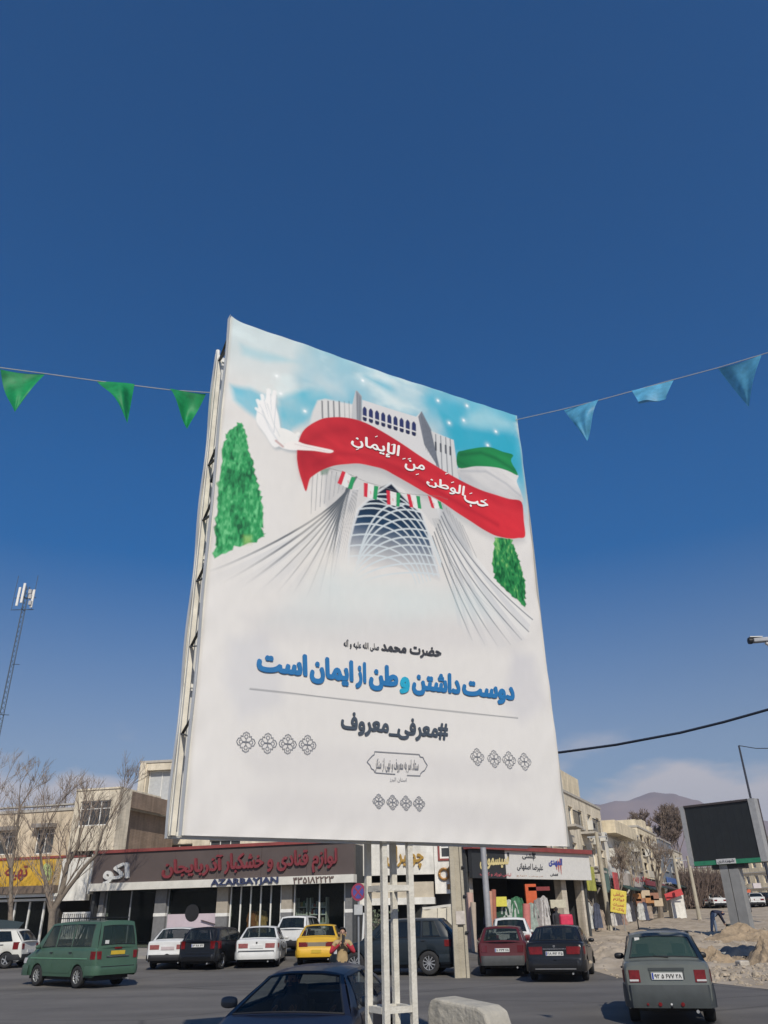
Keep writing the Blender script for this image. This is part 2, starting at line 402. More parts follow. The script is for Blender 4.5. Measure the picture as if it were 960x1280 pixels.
def ground_mesh():
    g = MB(); ys = [-400, -60, 0, 30, 60, 90, 130, 300, 1000, 3000]; xs = [-3200, -1200, -300, -60, 0, 60, 300, 1200, 3200]
    k = len(xs)
    for y in ys:
        for x in xs: g.v.append((x, y, terr(y)-.012))
    for j in range(len(ys)-1):
        for i in range(k-1): g.f.append((j*k+i, j*k+i+1, j*k+k+i+1, j*k+k+i)); g.m.append(0)
    return tag(g.build('ground', mat('ground_dust', (.27, .235, .185), .95, var=.15, scale=.05, bump=.3, bscale=2)), kind='structure')
ground_mesh()
# asphalt: the carriageway in front of the shops; the dug-up plot cuts into it on the right
edge = [gr(700, 1190), gr(752, 1222), gr(800, 1224), gr(885, 1228), gr(960, 1237)]
ex = [p.x for p in edge]; ey = [p.y for p in edge]
def road_end(x):
    if x <= ex[0]: return 43.5
    if x >= ex[-1]: return ey[-1]
    return float(np.interp(x, ex, ey))
ex[0] = 6.2; ey[0] = 43.0; ex[1] = max(ex[1], 6.9)
g = MB(); xs = [-90, -60, -40, -25, -15, -8, -4, 0, 3, 5, 6.2, 6.6] + [float(v) for v in np.arange(7.0, 14, .5)]+[16, 20, 30, 60, 90]
for x in xs:
    e = road_end(x); r_ = .25*math.sin(x*5)+.12*math.sin(x*13)
    for t in (-40, -5, 10, 20, 26, e-.01 if e < 30 else 30, e+(r_ if x > 6.5 else 0)): g.v.append((x, t, terr(t)-.004+.002))
for i in range(len(xs)-1):
    for j in range(6): g.f.append((i*7+j, i*7+7+j, i*7+8+j, i*7+1+j)); g.m.append(0)
tag(g.build('road', ASPH), kind='structure')
# pavement and kerb before the left and middle shops
g = MB()
def pv(x0, x1, ya, yb):
    n = 12
    for i in range(n):
        a = x0+(x1-x0)*i/n; b = x0+(x1-x0)*(i+1)/n
        g.add([(a, ya, terr(ya)+.12), (b, ya, terr(ya)+.12), (b, yb, terr(yb)+.12), (a, yb, terr(yb)+.12), (a, ya, terr(ya)-.1), (b, ya, terr(ya)-.1)], [(0, 1, 2, 3), (4, 5, 1, 0)])
pv(-45, 7.5, 41.2, 60)
tag(g.build('pavement', mat('pavement_concrete', (.3, .28, .25), .9, var=.15, scale=1, bump=.3)), kind='structure')

# earth plot: rough relief
from mathutils import noise as MN
g = MB()
def earth_z(x, y):
    e = road_end(x); d = min(1.0, max(0.0, (y-e)/2.5))
    n = MN.fractal(Vector((x*.35, y*.35, 0)), 1.0, 2.1, 5)*.2+MN.fractal(Vector((x*1.6, y*1.6, 3)), .6, 2.2, 5)*.11
    far = 1.0 if y < 70 else .4
    return terr(y)+.004+d*(.07+max(-.06, n))*far
XS = np.concatenate([np.arange(6.2, 30, .22), np.arange(30, 80, 1.2)]); YS = np.concatenate([np.arange(22, 52, .25), np.arange(52, 132, 1.3)])
nx_, ny_ = len(XS), len(YS)
for y in YS:
    for x in XS:
        y2 = max(y, road_end(x)+.0); g.v.append((x, y2, earth_z(x, y2)))
for j in range(ny_-1):
    for i in range(nx_-1):
        a = j*nx_+i
        if g.v[a][1] == g.v[a+nx_][1] and g.v[a+1][1] == g.v[a+1+nx_][1]: continue
        g.f.append((a, a+1, a+nx_+1, a+nx_)); g.m.append(0)
tag(g.build('earth_plot', EARTH, smooth=60), kind='structure')

# mountains
g = MB()
prof = [(-60, 200), (-30, 200), (-22, 260), (-17, 380), (-10, 330), (0, 360), (8, 440), (12.5, 540), (14, 590), (15.2, 612), (17.5, 610), (19.2, 600), (20.5, 560), (22, 480), (26, 420), (30, 430), (45, 380), (70, 300)]
def ridge(azd, k):
    h = float(np.interp(azd, [p[0] for p in prof], [p[1] for p in prof]))
    return h
azs = np.linspace(-60, 70, 400); rows = 26
for j in range(rows+1):
    t = j/rows
    for a in azs:
        D = 1815+825*t; ca = R(a); p = Vector((math.sin(ca)*D, math.cos(ca)*D, 0))
        n = MN.ridged_multi_fractal(p*.002, 1.0, 2.1, 7, 1.0, 2.0)*.5
        z = ridge(a, t)*.55*(1-(1-t)**1.4)*(.78+.26*n)-3
        g.v.append((p.x, p.y, z+(0 if j < rows else 0)))
k = len(azs)
for j in range(rows):
    for i in range(k-1): g.f.append((j*k+i, j*k+i+1, j*k+k+i+1, j*k+k+i)); g.m.append(0)
tag(g.build('mountains', mat('bare_mountain', (.27, .20, .18), .95, var=.25, scale=.002, detail=9), smooth=80), kind='structure')

# ================================================================== BILLBOARD
PL = Vector((-1.945, 7.767)); PD = Vector((.8645612, .5025275)); PNn = Vector((PD.y, -PD.x))   # outward normal, towards the road
PW, PZ0, PZ1 = 4.676, 2.5, 8.72
def ppx(u, v):
    r = ray(u, v); t = PL.dot(PNn)/(r.x*PNn.x+r.y*PNn.y); P = CP+r*t
    return (Vector((P.x, P.y))-PL).dot(PD), P.z
def disp(s, z):
    e = min(s, PW-s, z-PZ0, PZ1-z); k = math.exp(-max(0, e)/.16)
    return .004*math.sin(s*2.1+z*1.3)+.002*math.sin(z*3.7-s*1.1)+k*(.006*math.sin(z*7+s*3)+.003*math.sin(s*17-z*12))
def ppt(s, z, o=0.0):
    p = PL+PD*s+PNn*o; return Vector((p.x, p.y, z))
bill = empty('billboard', ppt(2.33, 0, -.15), label='tall white billboard printed with a red ribbon above blue lettering on four posts', cat='billboard')

# ---- the print: painted on the vinyl sheet as vertex colours
NX, NZ = 430, 570
ss = np.linspace(0, PW, NX); zz = np.linspace(PZ0, PZ1, NZ)
Sg, Zg = np.meshgrid(ss, zz)
IMG = np.zeros((NZ, NX, 3))
def colr(c): return np.array([lin(x) for x in c])*1.03
rng = np.random.RandomState(3)
def vn(S, Z, sc, seed, oct=4, az=1.0):
    o = np.zeros_like(S); amp = 1.0; tot = 0
    for k in range(oct):
        r = np.random.RandomState(seed+k).rand(64, 64); x = S/sc*2**k; y = Z/sc*az*2**k
        xi = np.floor(x).astype(int); yi = np.floor(y).astype(int); fx = x-xi; fy = y-yi; fx = fx*fx*(3-2*fx); fy = fy*fy*(3-2*fy)
        a = r[yi % 64, xi % 64]; b = r[yi % 64, (xi+1) % 64]; c = r[(yi+1) % 64, xi % 64]; d = r[(yi+1) % 64, (xi+1) % 64]
        o += amp*((a*(1-fx)+b*fx)*(1-fy)+(c*(1-fx)+d*fx)*fy); tot += amp; amp *= .5
    return o/tot
def sm(x, a, b):
    t = np.clip((x-a)/(b-a), 0, 1); return t*t*(3-2*t)
def P(*pts): return [ppx(u, v) for u, v in pts]
def C6(*p): return P(*[(180+x/3.2, 380+y/3.2) for x, y in p])      # measured in enlargements of the photo
def C7(*p): return P(*[(400+x/3.2, 480+y/3.2) for x, y in p])
def C4(*p): return [(420+x/4.8, 520+y/4.8) for x, y in p]
def sl(pts, pad):
    xs = [p[0] for p in pts]; ys = [p[1] for p in pts]
    i0 = max(0, int((min(xs)-pad)/PW*(NX-1))); i1 = min(NX, int((max(xs)+pad)/PW*(NX-1))+2)
    j0 = max(0, int((min(ys)-pad-PZ0)/(PZ1-PZ0)*(NZ-1))); j1 = min(NZ, int((max(ys)+pad-PZ0)/(PZ1-PZ0)*(NZ-1))+2)
    return slice(j0, max(j1, j0+1)), slice(i0, max(i1, i0+1))
def segd(S, Z, a, b):
    ax, ay = a; bx, by = b; dx = bx-ax; dy = by-ay; L = dx*dx+dy*dy+1e-12
    t = np.clip(((S-ax)*dx+(Z-ay)*dy)/L, 0, 1); return np.hypot(S-ax-t*dx, Z-ay-t*dy)
def cat(pts, n=4):
    """closed Catmull-Rom outline"""
    o = []; L = len(pts)
    for i in range(L):
        a, b, c, d = [np.array(pts[(i+k-1) % L]) for k in range(4)]
        for k in range(n):
            t = k/n; o.append(tuple(.5*((2*b)+(-a+c)*t+(2*a-5*b+4*c-d)*t*t+(-a+3*b-3*c+d)*t**3)))
    return o
def poly(pts, col, alpha=1.0, soft=.008, fn=None):
    J, I = sl(pts, soft*2+.02); S = Sg[J, I]; Z = Zg[J, I]; ins = np.zeros(S.shape, bool); d = np.full(S.shape, 9.0); n = len(pts)
    for i in range(n):
        a = pts[i]; b = pts[(i+1) % n]
        c = (a[1] > Z) != (b[1] > Z)
        xc = a[0]+(Z-a[1])/((b[1]-a[1]) if b[1] != a[1] else 1e-9)*(b[0]-a[0])
        ins ^= c & (S < xc); d = np.minimum(d, segd(S, Z, a, b))
    sd_ = np.where(ins, d, -d); m = sm(sd_, -soft, soft)*alpha
    if fn is not None: m = m*fn(S, Z, sd_)
    c = colr(col) if not callable(col) else col(S, Z, sd_)
    IMG[J, I] = IMG[J, I]*(1-m[..., None])+c*m[..., None]
def line(pts, w, col, alpha=1.0, soft=.007, fade=None):
    J, I = sl(pts, w+soft+.02); S = Sg[J, I]; Z = Zg[J, I]; d = np.full(S.shape, 9.0)
    for a, b in zip(pts[:-1], pts[1:]): d = np.minimum(d, segd(S, Z, a, b))
    m = (1-sm(d, w/2-soft, w/2+soft))*alpha
    if fade is not None: m = m*fade(S, Z)
    IMG[J, I] = IMG[J, I]*(1-m[..., None])+colr(col)*m[..., None]
def bez(a, b, c, n=10):
    return [((1-t)**2*a[0]+2*t*(1-t)*b[0]+t*t*c[0], (1-t)**2*a[1]+2*t*(1-t)*b[1]+t*t*c[1]) for t in [i/n for i in range(n+1)]]

# sky of the print
zn = (Zg-PZ0)/(PZ1-PZ0); sn = Sg/PW
base = colr((222, 220, 216)); IMG[:] = base
f1 = vn(Sg, Zg, 1.3, 11); f2 = vn(Sg, Zg, .8, 31, 5, 1.6)
up = sm(Zg, 6.4, 7.9)
tur = up*sm(sn*.55+f1*.75+sm(zn, .8, .97)*.12, .52, .85)
IMG = IMG*(1-tur[..., None])+colr((52, 168, 198))*tur[..., None]
pale = sm(Zg, 7.4, 8.6)*.55*(1-sn*.6)
IMG = IMG*(1-pale[..., None])+colr((186, 216, 222))*pale[..., None]
cl = sm(f2, .5, .72)*sm(Zg, 6.8, 7.8)*.75
IMG = IMG*(1-cl[..., None])+colr((218, 232, 232))*cl[..., None]
nf = lambda S, Z, d: .45+.55*vn(S, Z, .35, 5, 4)
poly(P((288, 484), (312, 486), (330, 494), (342, 520), (330, 530), (306, 514), (292, 502)), (70, 182, 208), 1, .06, nf)
poly(P((336, 500), (352, 510), (362, 540), (352, 548), (340, 530)), (88, 186, 210), .8, .05, nf)
poly(P((345, 498), (375, 488), (402, 484), (412, 496), (398, 512), (380, 530), (362, 538), (350, 520)), (70, 182, 206), 1, .07, nf)
poly(P((300, 432), (330, 440), (370, 452), (330, 452), (302, 444)), (150, 202, 214), .8, .07, nf)
poly(P((455, 470), (640, 524), (647, 560), (640, 575), (600, 560), (570, 560), (545, 510), (500, 500)), (52, 172, 200), .9, .09, nf)
poly(P((545, 508), (568, 530), (640, 545), (646, 590), (600, 575), (572, 590)), (46, 165, 192), .9, .07, nf)
poly(P((585, 515), (605, 511), (636, 527), (638, 538), (600, 535), (578, 530)), (190, 222, 226), .7, .13, nf)
poly(P((490, 478), (528, 486), (524, 506), (492, 500)), (222, 226, 224), .7, .2, nf)
poly(P((385, 466), (430, 474), (430, 494), (392, 492)), (222, 226, 224), .6, .2, nf)
for u, v in ((546, 500), (582, 507), (578, 525), (608, 557), (350, 492), (380, 514), (345, 470), (452, 475), (560, 528), (618, 540)):
    p = ppx(u, v); J, I = sl([p], .09); d = np.hypot(Sg[J, I]-p[0], Zg[J, I]-p[1]); m = (np.exp(-(d/.018)**2)+.35*np.exp(-(d/.05)**2))[..., None].clip(0, 1)
    IMG[J, I] = IMG[J, I]*(1-m)+colr((245, 250, 250))*m
# tower: upper block
poly(C6((690, 385), (720, 378), (830, 400), (835, 470), (690, 480), (655, 500), (670, 430)), (214, 214, 212), 1, .02)
for k, x in enumerate((708, 732, 754, 776, 797, 815)):
    line(C6((x, 388), (x+2, 455)), .012 if k > 3 else .022, (82, 88, 96), .8 if k < 4 else .5)
poly(C6((828, 402), (842, 345), (848, 345), (866, 366), (866, 470), (824, 470)), (190, 192, 194), 1, .008)
poly(C6((843, 345), (850, 348), (866, 368), (866, 470), (846, 460)), (148, 152, 158), 1, .008)
for k in range(5): line(C6((846+k*4, 352+k*5), (848+k*4, 462)), .006, (105, 110, 118), .8)
poly(C7((164, 62), (380, 128), (400, 108), (412, 210), (470, 330), (160, 170)), (212, 212, 212), 1, .01)
for k in range(9):
    x = 174+k*24.6; y = 93+k*7.2
    w_ = 8.4
    poly(C7((x-w_, y+6), (x-w_*.6, y-1), (x, y-4+0), (x+w_*.6, y+2), (x+w_, y+9), (x+w_, y+36), (x-w_, y+30)), (40, 50, 98), 1, .006)
    poly(C7((x-w_, y+36), (x+w_, y+41), (x+w_, y+52), (x+w_*.5, y+56), (x-w_*.5, y+53), (x-w_, y+48)), (34, 40, 76), 1, .006)
poly(C7((388, 128), (402, 106), (440, 180), (478, 340), (468, 332), (412, 240)), (118, 124, 134), 1, .008)
for k in range(8): line(C7((400+k*6, 118+k*11), (420+k*8, 262+k*10)), .006, (74, 80, 90), .7)
poly(C7((440, 186), (530, 222), (552, 380), (560, 400), (478, 350)), (206, 208, 208), 1, .01)
for k, x in enumerate((458, 478, 498, 516)):
    line(C7((x, 200+k*6), (x+4+k*2, 330+k*12)), .016, (96, 102, 112), .8); line(C7((x, 232+k*6), (x+1, 262+k*6)), .03, (48, 54, 66), .9)
# tower: central mass and wing slits
poly(C7((30, 330), (150, 310), (240, 330), (500, 470), (600, 690), (440, 560), (400, 500), (330, 420), (280, 395), (220, 430), (160, 480), (120, 520)), (204, 204, 203), .85, .02)
for k in range(9):
    x = 672+k*19; line(C6((x, 668+abs(4-k)*3), (x-8-k*1.0, 838-k*14)), .009, (118, 122, 128), .75)
for k in range(7):
    x = 500+k*13; line(C7((x-14, 480+k*14), (x+14+k*5, 600+k*16)), .008, (118, 122, 128), .8)
poly(C6((700, 655), (740, 655), (730, 680), (705, 682)), (60, 120, 90), .7, .02)
# ribbed concrete legs sweeping down from the waist: alternate light and grey strips
def strip(c0_, c1_, col, a, fd):
    poly(list(c0_)+list(c1_)[::-1], col, a, .012, fd)
fdl = lambda S, Z, d: sm(Z, 4.9, 6.0)
for k in range(12):
    t0, t1 = k/12, (k+1)/12
    ends_ = [(262, 712), (262, 738), (290, 758), (335, 768), (380, 772), (425, 762)]
    def e_(t):
        q = t*5; i = min(4, int(q)); f = q-i; return (ends_[i][0]*(1-f)+ends_[i+1][0]*f, ends_[i][1]*(1-f)+ends_[i+1][1]*f)
    h0 = (448-18*t0, 608+12*t0); h1 = (448-18*t1, 608+12*t1)
    A0 = bez(ppx(*h0), ppx(428-8*t0, 645+30*t0), ppx(*e_(t0)), 12); A1 = bez(ppx(*h1), ppx(428-8*t1, 645+30*t1), ppx(*e_(t1)), 12)
    strip(A0, A1, (202, 205, 208) if k % 2 else (228, 228, 226), .75, fdl)
    ends2 = [(664, 772), (655, 800), (620, 812), (590, 806), (570, 780)]
    def e2_(t):
        q = t*4; i = min(3, int(q)); f = q-i; return (ends2[i][0]*(1-f)+ends2[i+1][0]*f, ends2[i][1]*(1-f)+ends2[i+1][1]*f)
    h0 = (536+10*t0, 600+40*t0); h1 = (536+10*t1, 600+40*t1)
    A0 = bez(ppx(*h0), ppx(575-12*t0, 690+30*t0), ppx(*e2_(t0)), 12); A1 = bez(ppx(*h1), ppx(575-12*t1, 690+30*t1), ppx(*e2_(t1)), 12)
    strip(A0, A1, (202, 205, 208) if k % 2 else (228, 228, 226), .7, lambda S, Z, d: sm(Z, 4.6, 5.6))
poly(C7((12, 350), (118, 380), (120, 500), (60, 560), (10, 470)), (176, 178, 180), .5, .04)
poly(C7((480, 480), (560, 560), (606, 690), (520, 600), (470, 540)), (170, 174, 178), .55, .04)
# fanning base lines
hub = [C6((x, y)) [0] for x, y in ((846, 690), (842, 692), (838, 694), (834, 696), (830, 698), (826, 700), (822, 702), (818, 704), (814, 706))]
endL = [(262, 716), (262, 738), (276, 752), (298, 762), (322, 768), (346, 772), (370, 776), (392, 770), (410, 760)]
fadeL = lambda S, Z: sm(Z, 5.0, 5.9)*1.0
for k in range(9):
    line(bez(hub[k], ppx(424-k*1.5-(8-k)*1.0, 640+k*5+(8-k)*1.2), ppx(*endL[k]), 14), .024 if k < 3 else .017, (84, 92, 100), .95, .007, fadeL)
for k in range(7):
    line(bez(hub[k], ppx(430, 622+k*3), ppx(398+k*3, 672+k*8), 10), .007, (110, 116, 122), .8)
    line(bez(ppx(446-k, 612), ppx(440-k*1.5, 650), ppx(436-k*4, 700+k*2), 8), .006, (126, 130, 136), .7, .006, lambda S, Z: sm(Z, 5.4, 6.2))
endR = [(664, 775), (659, 790), (650, 800), (636, 806), (620, 808), (604, 806), (588, 800)]
for k in range(7):
    line(bez(ppx(552-k*2.2, 640+k*5), ppx(580-k*3, 705+k*6), ppx(*endR[k]), 12), .016, (92, 100, 108), .95, .006, lambda S, Z: sm(Z, 4.75, 5.3))
for k in range(6):
    line(bez(ppx(546-k*1.5, 648), ppx(556, 690+k*4), ppx(572+k*9, 750+k*3), 8), .006, (140, 146, 150), .7, .006, lambda S, Z: sm(Z, 5.1, 5.6))
# arch with lattice
arch = C7((280, 393), (310, 425), (350, 470), (400, 515), (425, 590), (440, 650), (462, 720), (478, 790), (400, 760), (300, 730), (200, 730), (110, 720), (112, 640), (130, 560), (150, 500), (185, 465), (225, 430), (235, 412))
zt = ppx(490, 606)[1]; zb = ppx(490, 722)[1]
def archcol(S, Z, d):
    t = sm(Z, zb+.1, zt)[..., None]; n = vn(S, Z, .35, 77, 4)[..., None]
    return (colr((34, 84, 124))*(1-t)+colr((14, 28, 50))*t)*(.45+.8*n)
fogf = lambda S, Z, d: sm(Z, zb-.05, zb+.75)
poly(arch, archcol, 1, .012, fogf)
Jc, Ic = sl(arch, .02); keep = IMG.copy()
AB = [(110, 720), (112, 640), (130, 560), (150, 500), (185, 465), (225, 430)]
def Ledge(t):
    k = t*5; i = min(4, int(k)); f = k-i; return (AB[i][0]*(1-f)+AB[i+1][0]*f, AB[i][1]*(1-f)+AB[i+1][1]*f)
RB = [(478, 790), (462, 720), (440, 650), (425, 590), (400, 515), (350, 470)]
def Redge(t):
    k = t*5; i = min(4, int(k)); f = k-i; return (RB[i][0]*(1-f)+RB[i+1][0]*f, RB[i][1]*(1-f)+RB[i+1][1]*f)
fogl = lambda S, Z: sm(Z, zb-.35, zb+.2)
for k in range(9):
    t = .08+k*.105; l = Ledge(t); r = Redge(t)
    e = (470-k*2, 800-k*14); e2 = (118, 770-k*16)
    line(bez(C7(l)[0], C7((l[0]*.35+e[0]*.65, l[1]-28-k*2))[0], C7((min(478, 380+k*14), 800-k*4-(k > 4)*(k-4)*14))[0], 14), .022, (206, 216, 220), .95, .007, fogl)
    line(bez(C7(r)[0], C7((r[0]*.42+e2[0]*.58, r[1]-34-k*3))[0], C7((112+k*6, 815-k*20))[0], 14), .022, (206, 216, 220), .95, .007, fogl)
line(C7((110, 720), (112, 640), (130, 560), (150, 500), (185, 465), (225, 430), (280, 393), (350, 470), (400, 515), (425, 590), (440, 650), (470, 770)), .03, (214, 218, 220), .9, .01, fogl)
line(C7((222, 452), (290, 495), (330, 480)), .02, (206, 216, 220), .9)
# fog patches at the foot
nf2 = lambda S, Z, d: .35+.65*vn(S, Z, .5, 91, 4)
poly(P((405, 690), (440, 690), (460, 722), (540, 730), (560, 760), (420, 770), (395, 730)), (224, 224, 220), .95, .16, nf2)
poly(P((375, 620), (405, 640), (420, 700), (390, 730), (360, 700)), (226, 222, 214), .6, .12, nf2)
poly(P((400, 715), (520, 730), (600, 740), (620, 770), (440, 790), (330, 780)), (196, 214, 216), .45, .2, nf2)
# dove
dv = [C6((452, 420), (460, 385), (478, 392), (492, 350), (505, 372), (518, 350), (522, 400), (535, 450), (545, 505), (560, 540), (520, 575), (480, 520), (446, 470)),
      C6((545, 500), (600, 520), (625, 548), (680, 570), (748, 585), (740, 592), (660, 582), (600, 585), (560, 578), (515, 555), (500, 520))]
poly(cat([(a+.02, b-.03) for a, b in dv[0]]), (168, 178, 184), .7, .035); poly(cat([(a+.015, b-.035) for a, b in dv[1]]), (166, 174, 180), .8, .035)
for d_ in dv: poly(cat(d_), (238, 238, 236), 1, .014)
for tip, w_ in (((452, 388), .05), ((470, 368), .055), ((496, 346), .06), ((520, 352), .055), ((446, 420), .04)):
    line(bez(C6(tip)[0], C6((tip[0]*.6+500*.4, 440))[0], C6((515, 520))[0], 8), w_, (240, 240, 238), .95, .012); line(bez(C6((tip[0]+7, tip[1]+14))[0], C6((tip[0]*.6+500*.4+8, 440))[0], C6((517, 515))[0], 8), .008, (186, 194, 200), .7, .007)
poly(cat(C6((535, 500), (575, 505), (600, 520), (612, 512), (622, 520), (612, 535), (640, 560), (600, 580), (540, 570))), (236, 236, 232), 1, .012)
line(C6((470, 430), (500, 500), (530, 545)), .02, (196, 202, 206), .7, .014); line(C6((490, 400), (515, 480), (540, 530)), .012, (200, 206, 208), .7, .01)
line(C6((525, 548), (552, 570)), .03, (176, 120, 118), .7, .014); line(C6((560, 560), (640, 575), (700, 583)), .015, (205, 190, 188), .6, .01)
# ribbon and flag
red = P((370, 570), (372, 552), (380, 536), (399, 524), (415, 521), (431, 521.5), (447, 525), (462.5, 531.5), (482, 542), (503, 555), (522, 568), (540.6, 580), (564, 594), (587.5, 606.5), (603, 613.5), (619, 619), (635, 624), (650, 628), (653, 650), (655, 670.6), (646, 673), (637, 673.7), (626, 672), (615.6, 669), (601, 661), (587.5, 652), (569, 640), (550, 627), (529, 615), (509, 603), (493, 594), (478, 586), (462, 582), (447, 579), (433, 579.5), (419, 581), (409, 584), (400, 588), (391, 594), (386, 599), (381.5, 614), (376, 600), (372, 586))
shadow = [(a-.02, b-.09) for a, b in red[4:-6]]
grn = C7((545, 275), (570, 264), (600, 258), (640, 253), (680, 255), (725, 272), (765, 285), (758, 310), (785, 365), (745, 348), (700, 335), (620, 328), (550, 333))
wht = C7((550, 333), (620, 328), (700, 335), (745, 348), (786, 366), (780, 392), (798, 440), (800, 478), (700, 446), (600, 406), (555, 372))
def silk(c1, c2, sc, seed, ang=0):
    def fn(S, Z, d):
        w = vn(S*math.cos(ang)+Z*math.sin(ang), (Z*math.cos(ang)-S*math.sin(ang))*4, sc, seed, 4)[..., None]
        return colr(c1)*(1-w)+colr(c2)*w
    return fn
poly(cat(wht), silk((232, 230, 226), (176, 178, 182), .9, 51, -.35), 1, .008)
line(C7((560, 345), (660, 350), (740, 400), (795, 450)), .03, (168, 172, 178), .7, .03)
poly(cat(grn), silk((8, 92, 52), (38, 148, 82), .9, 41, -.2), 1, .008)
line(C7((560, 280), (640, 275), (700, 300), (770, 345)), .05, (8, 78, 48), .6, .05)
poly(shadow, (120, 120, 126), .3, .07)
poly(cat(red), silk((158, 18, 38), (226, 52, 62), 1.3, 21, -.45), 1, .008)
line(P((380, 596), (376, 572), (384, 552), (402, 540), (430, 536)), .10, (150, 14, 34), .45, .10)
line(P((392, 580), (420, 566), (460, 568), (500, 586), (560, 622), (620, 656)), .05, (158, 18, 38), .55, .06)
line(P((440, 560), (500, 580), (560, 612), (650, 645)), .10, (222, 58, 66), .4, .08)
poly(cat(C6((560, 560), (600, 548), (640, 560), (700, 572), (752, 584), (738, 594), (680, 586), (620, 584), (570, 580))), (240, 236, 232), .97, .01)
line(C6((600, 560), (660, 574), (735, 588)), .012, (210, 190, 190), .6, .008)
# pennant string inside the picture
line(C7((30, 335), (90, 348), (180, 390), (240, 408), (330, 436), (470, 448), (505, 460)), .006, (120, 120, 120), .8)
RC, GC = (206, 42, 62), (38, 150, 92)
for rd_, gn_ in (((85, 345, 99, 350, 82, 402, 66, 394), (122, 368, 138, 371, 124, 420, 107, 414)), ((171, 393, 187, 396, 185, 452, 171, 448), (212, 405, 229, 408, 222, 462, 207, 458)),
                 ((261, 423, 275, 425, 277, 482, 263, 480), (300, 433, 316, 434, 313, 489, 300, 487)), ((342, 438, 356, 440, 368, 493, 353, 490), (379, 445, 394, 447, 400, 499, 386, 495)),
                 ((425, 443, 438, 450, 453, 498, 440, 493), (464, 465, 478, 470, 486, 502, 473, 496))):
    q = lambda a: C7(*[(a[i], a[i+1]) for i in (0, 2, 4, 6)])
    poly(C7((rd_[2], rd_[3]), (gn_[0], gn_[1]), (gn_[6], gn_[7]), (rd_[4], rd_[5])), (228, 228, 226), .95, .006)
    poly(q(rd_), RC, 1, .006); poly(q(gn_), GC, 1, .006)
    cxp = C7(((rd_[2]+gn_[0])/2-2, (rd_[3]+gn_[5])/2)); line([cxp[0], (cxp[0][0]+.004, cxp[0][1]-.03)], .016, (206, 120, 128), .6, .008)
# cypresses
def leafy(c1, c2, c3, seed):
    def fn(S, Z, d):
        n = vn(S, Z, .16, seed, 2, .5)[..., None]; n2 = vn(S, Z, .026, seed+9, 2, .45)[..., None]; m = ((n*.4+n2*.6-.5)*1.9+.52).clip(0, 1)
        c = np.where(m < .5, colr(c1)+(colr(c2)-colr(c1))*(m/.5), colr(c2)+(colr(c3)-colr(c2))*((m-.5)/.5)**1.3); return c
    return fn
def spiky(pts, amp, seed, n=7):
    r = random.Random(seed); o = []
    for i in range(len(pts)):
        a = pts[i]; b = pts[(i+1) % len(pts)]
        for k in range(n):
            t = k/n; j = amp if k % 2 else -amp*.3
            o.append((a[0]+(b[0]-a[0])*t+r.uniform(-1, 1)*j, a[1]+(b[1]-a[1])*t+r.uniform(-.5, 1)*j))
    return o
poly(spiky(C6((385, 476), (412, 555), (436, 640), (452, 720), (466, 800), (474, 900), (478, 930), (380, 975), (275, 1025), (280, 930), (288, 800), (296, 700), (312, 560), (345, 505)), .035, 1), leafy((10, 92, 54), (44, 152, 88), (112, 200, 136), 61), 1, .009)
poly(spiky(C7((695, 612), (760, 620), (776, 660), (790, 700), (806, 750), (820, 800), (818, 850), (815, 893), (750, 835), (690, 775), (686, 700)), .03, 2), leafy((8, 84, 44), (44, 140, 76), (136, 196, 112), 71), 1, .009)
poly(C6((395, 930), (425, 930), (425, 960), (395, 965)), (170, 190, 90), .5, .04)
# ghost of an older print showing through the lower part
gh = lambda S, Z, d: .5+.5*vn(S, Z, .6, 33, 3)
poly(P((285, 800), (330, 790), (350, 830), (350, 880), (300, 900), (278, 850)), (196, 198, 204), .6, .12, gh)
poly(P((640, 815), (665, 820), (680, 880), (650, 905), (625, 880)), (196, 196, 202), .6, .12, gh)
for v0 in (760, 930, 985):
    poly(P((300, v0+10), (360, v0), (620, v0+20), (660, v0+40), (640, v0+55), (320, v0+42)), (198, 196, 197), .4, .12, gh)
# rule and edges
line(P((311, 861.5), (645, 898)), .013, (120, 122, 126), .9, .006)
for s0, w_ in ((.0, .05), (PW, .04)): line([(s0, PZ0), (s0, PZ1)], w_, (196, 190, 178), .5, .03)
g_ = vn(Sg, Zg, 1.1, 201, 5); IMG *= (.985+.07*g_)[..., None]*np.array([1.01, .997, .985])

pm = vcol_mat('printed_vinyl', .55)
def thin(m, k):
    t = m.node_tree; b = t.nodes['Principled BSDF']; o = [n for n in t.nodes if n.type == 'OUTPUT_MATERIAL'][0]
    tl = N(t, 'ShaderNodeBsdfTranslucent'); t.links.new(b.inputs['Base Color'].links[0].from_socket, tl.inputs[0])
    x = N(t, 'ShaderNodeMixShader'); x.inputs[0].default_value = k; t.links.new(b.outputs[0], x.inputs[1]); t.links.new(tl.outputs[0], x.inputs[2]); t.links.new(x.outputs[0], o.inputs[0])
thin(pm, .12)
me = bpy.data.meshes.new('poster'); vs = np.zeros((NZ, NX, 3))
off = world_loc(bill)
ee = np.minimum(np.minimum(Sg, PW-Sg), np.minimum(Zg-PZ0, PZ1-Zg)); kk = np.exp(-np.maximum(0, ee)/.16)
DD = .004*np.sin(Sg*2.1+Zg*1.3)+.002*np.sin(Zg*3.7-Sg*1.1)+kk*(.006*np.sin(Zg*7+Sg*3)+.003*np.sin(Sg*17-Zg*12))
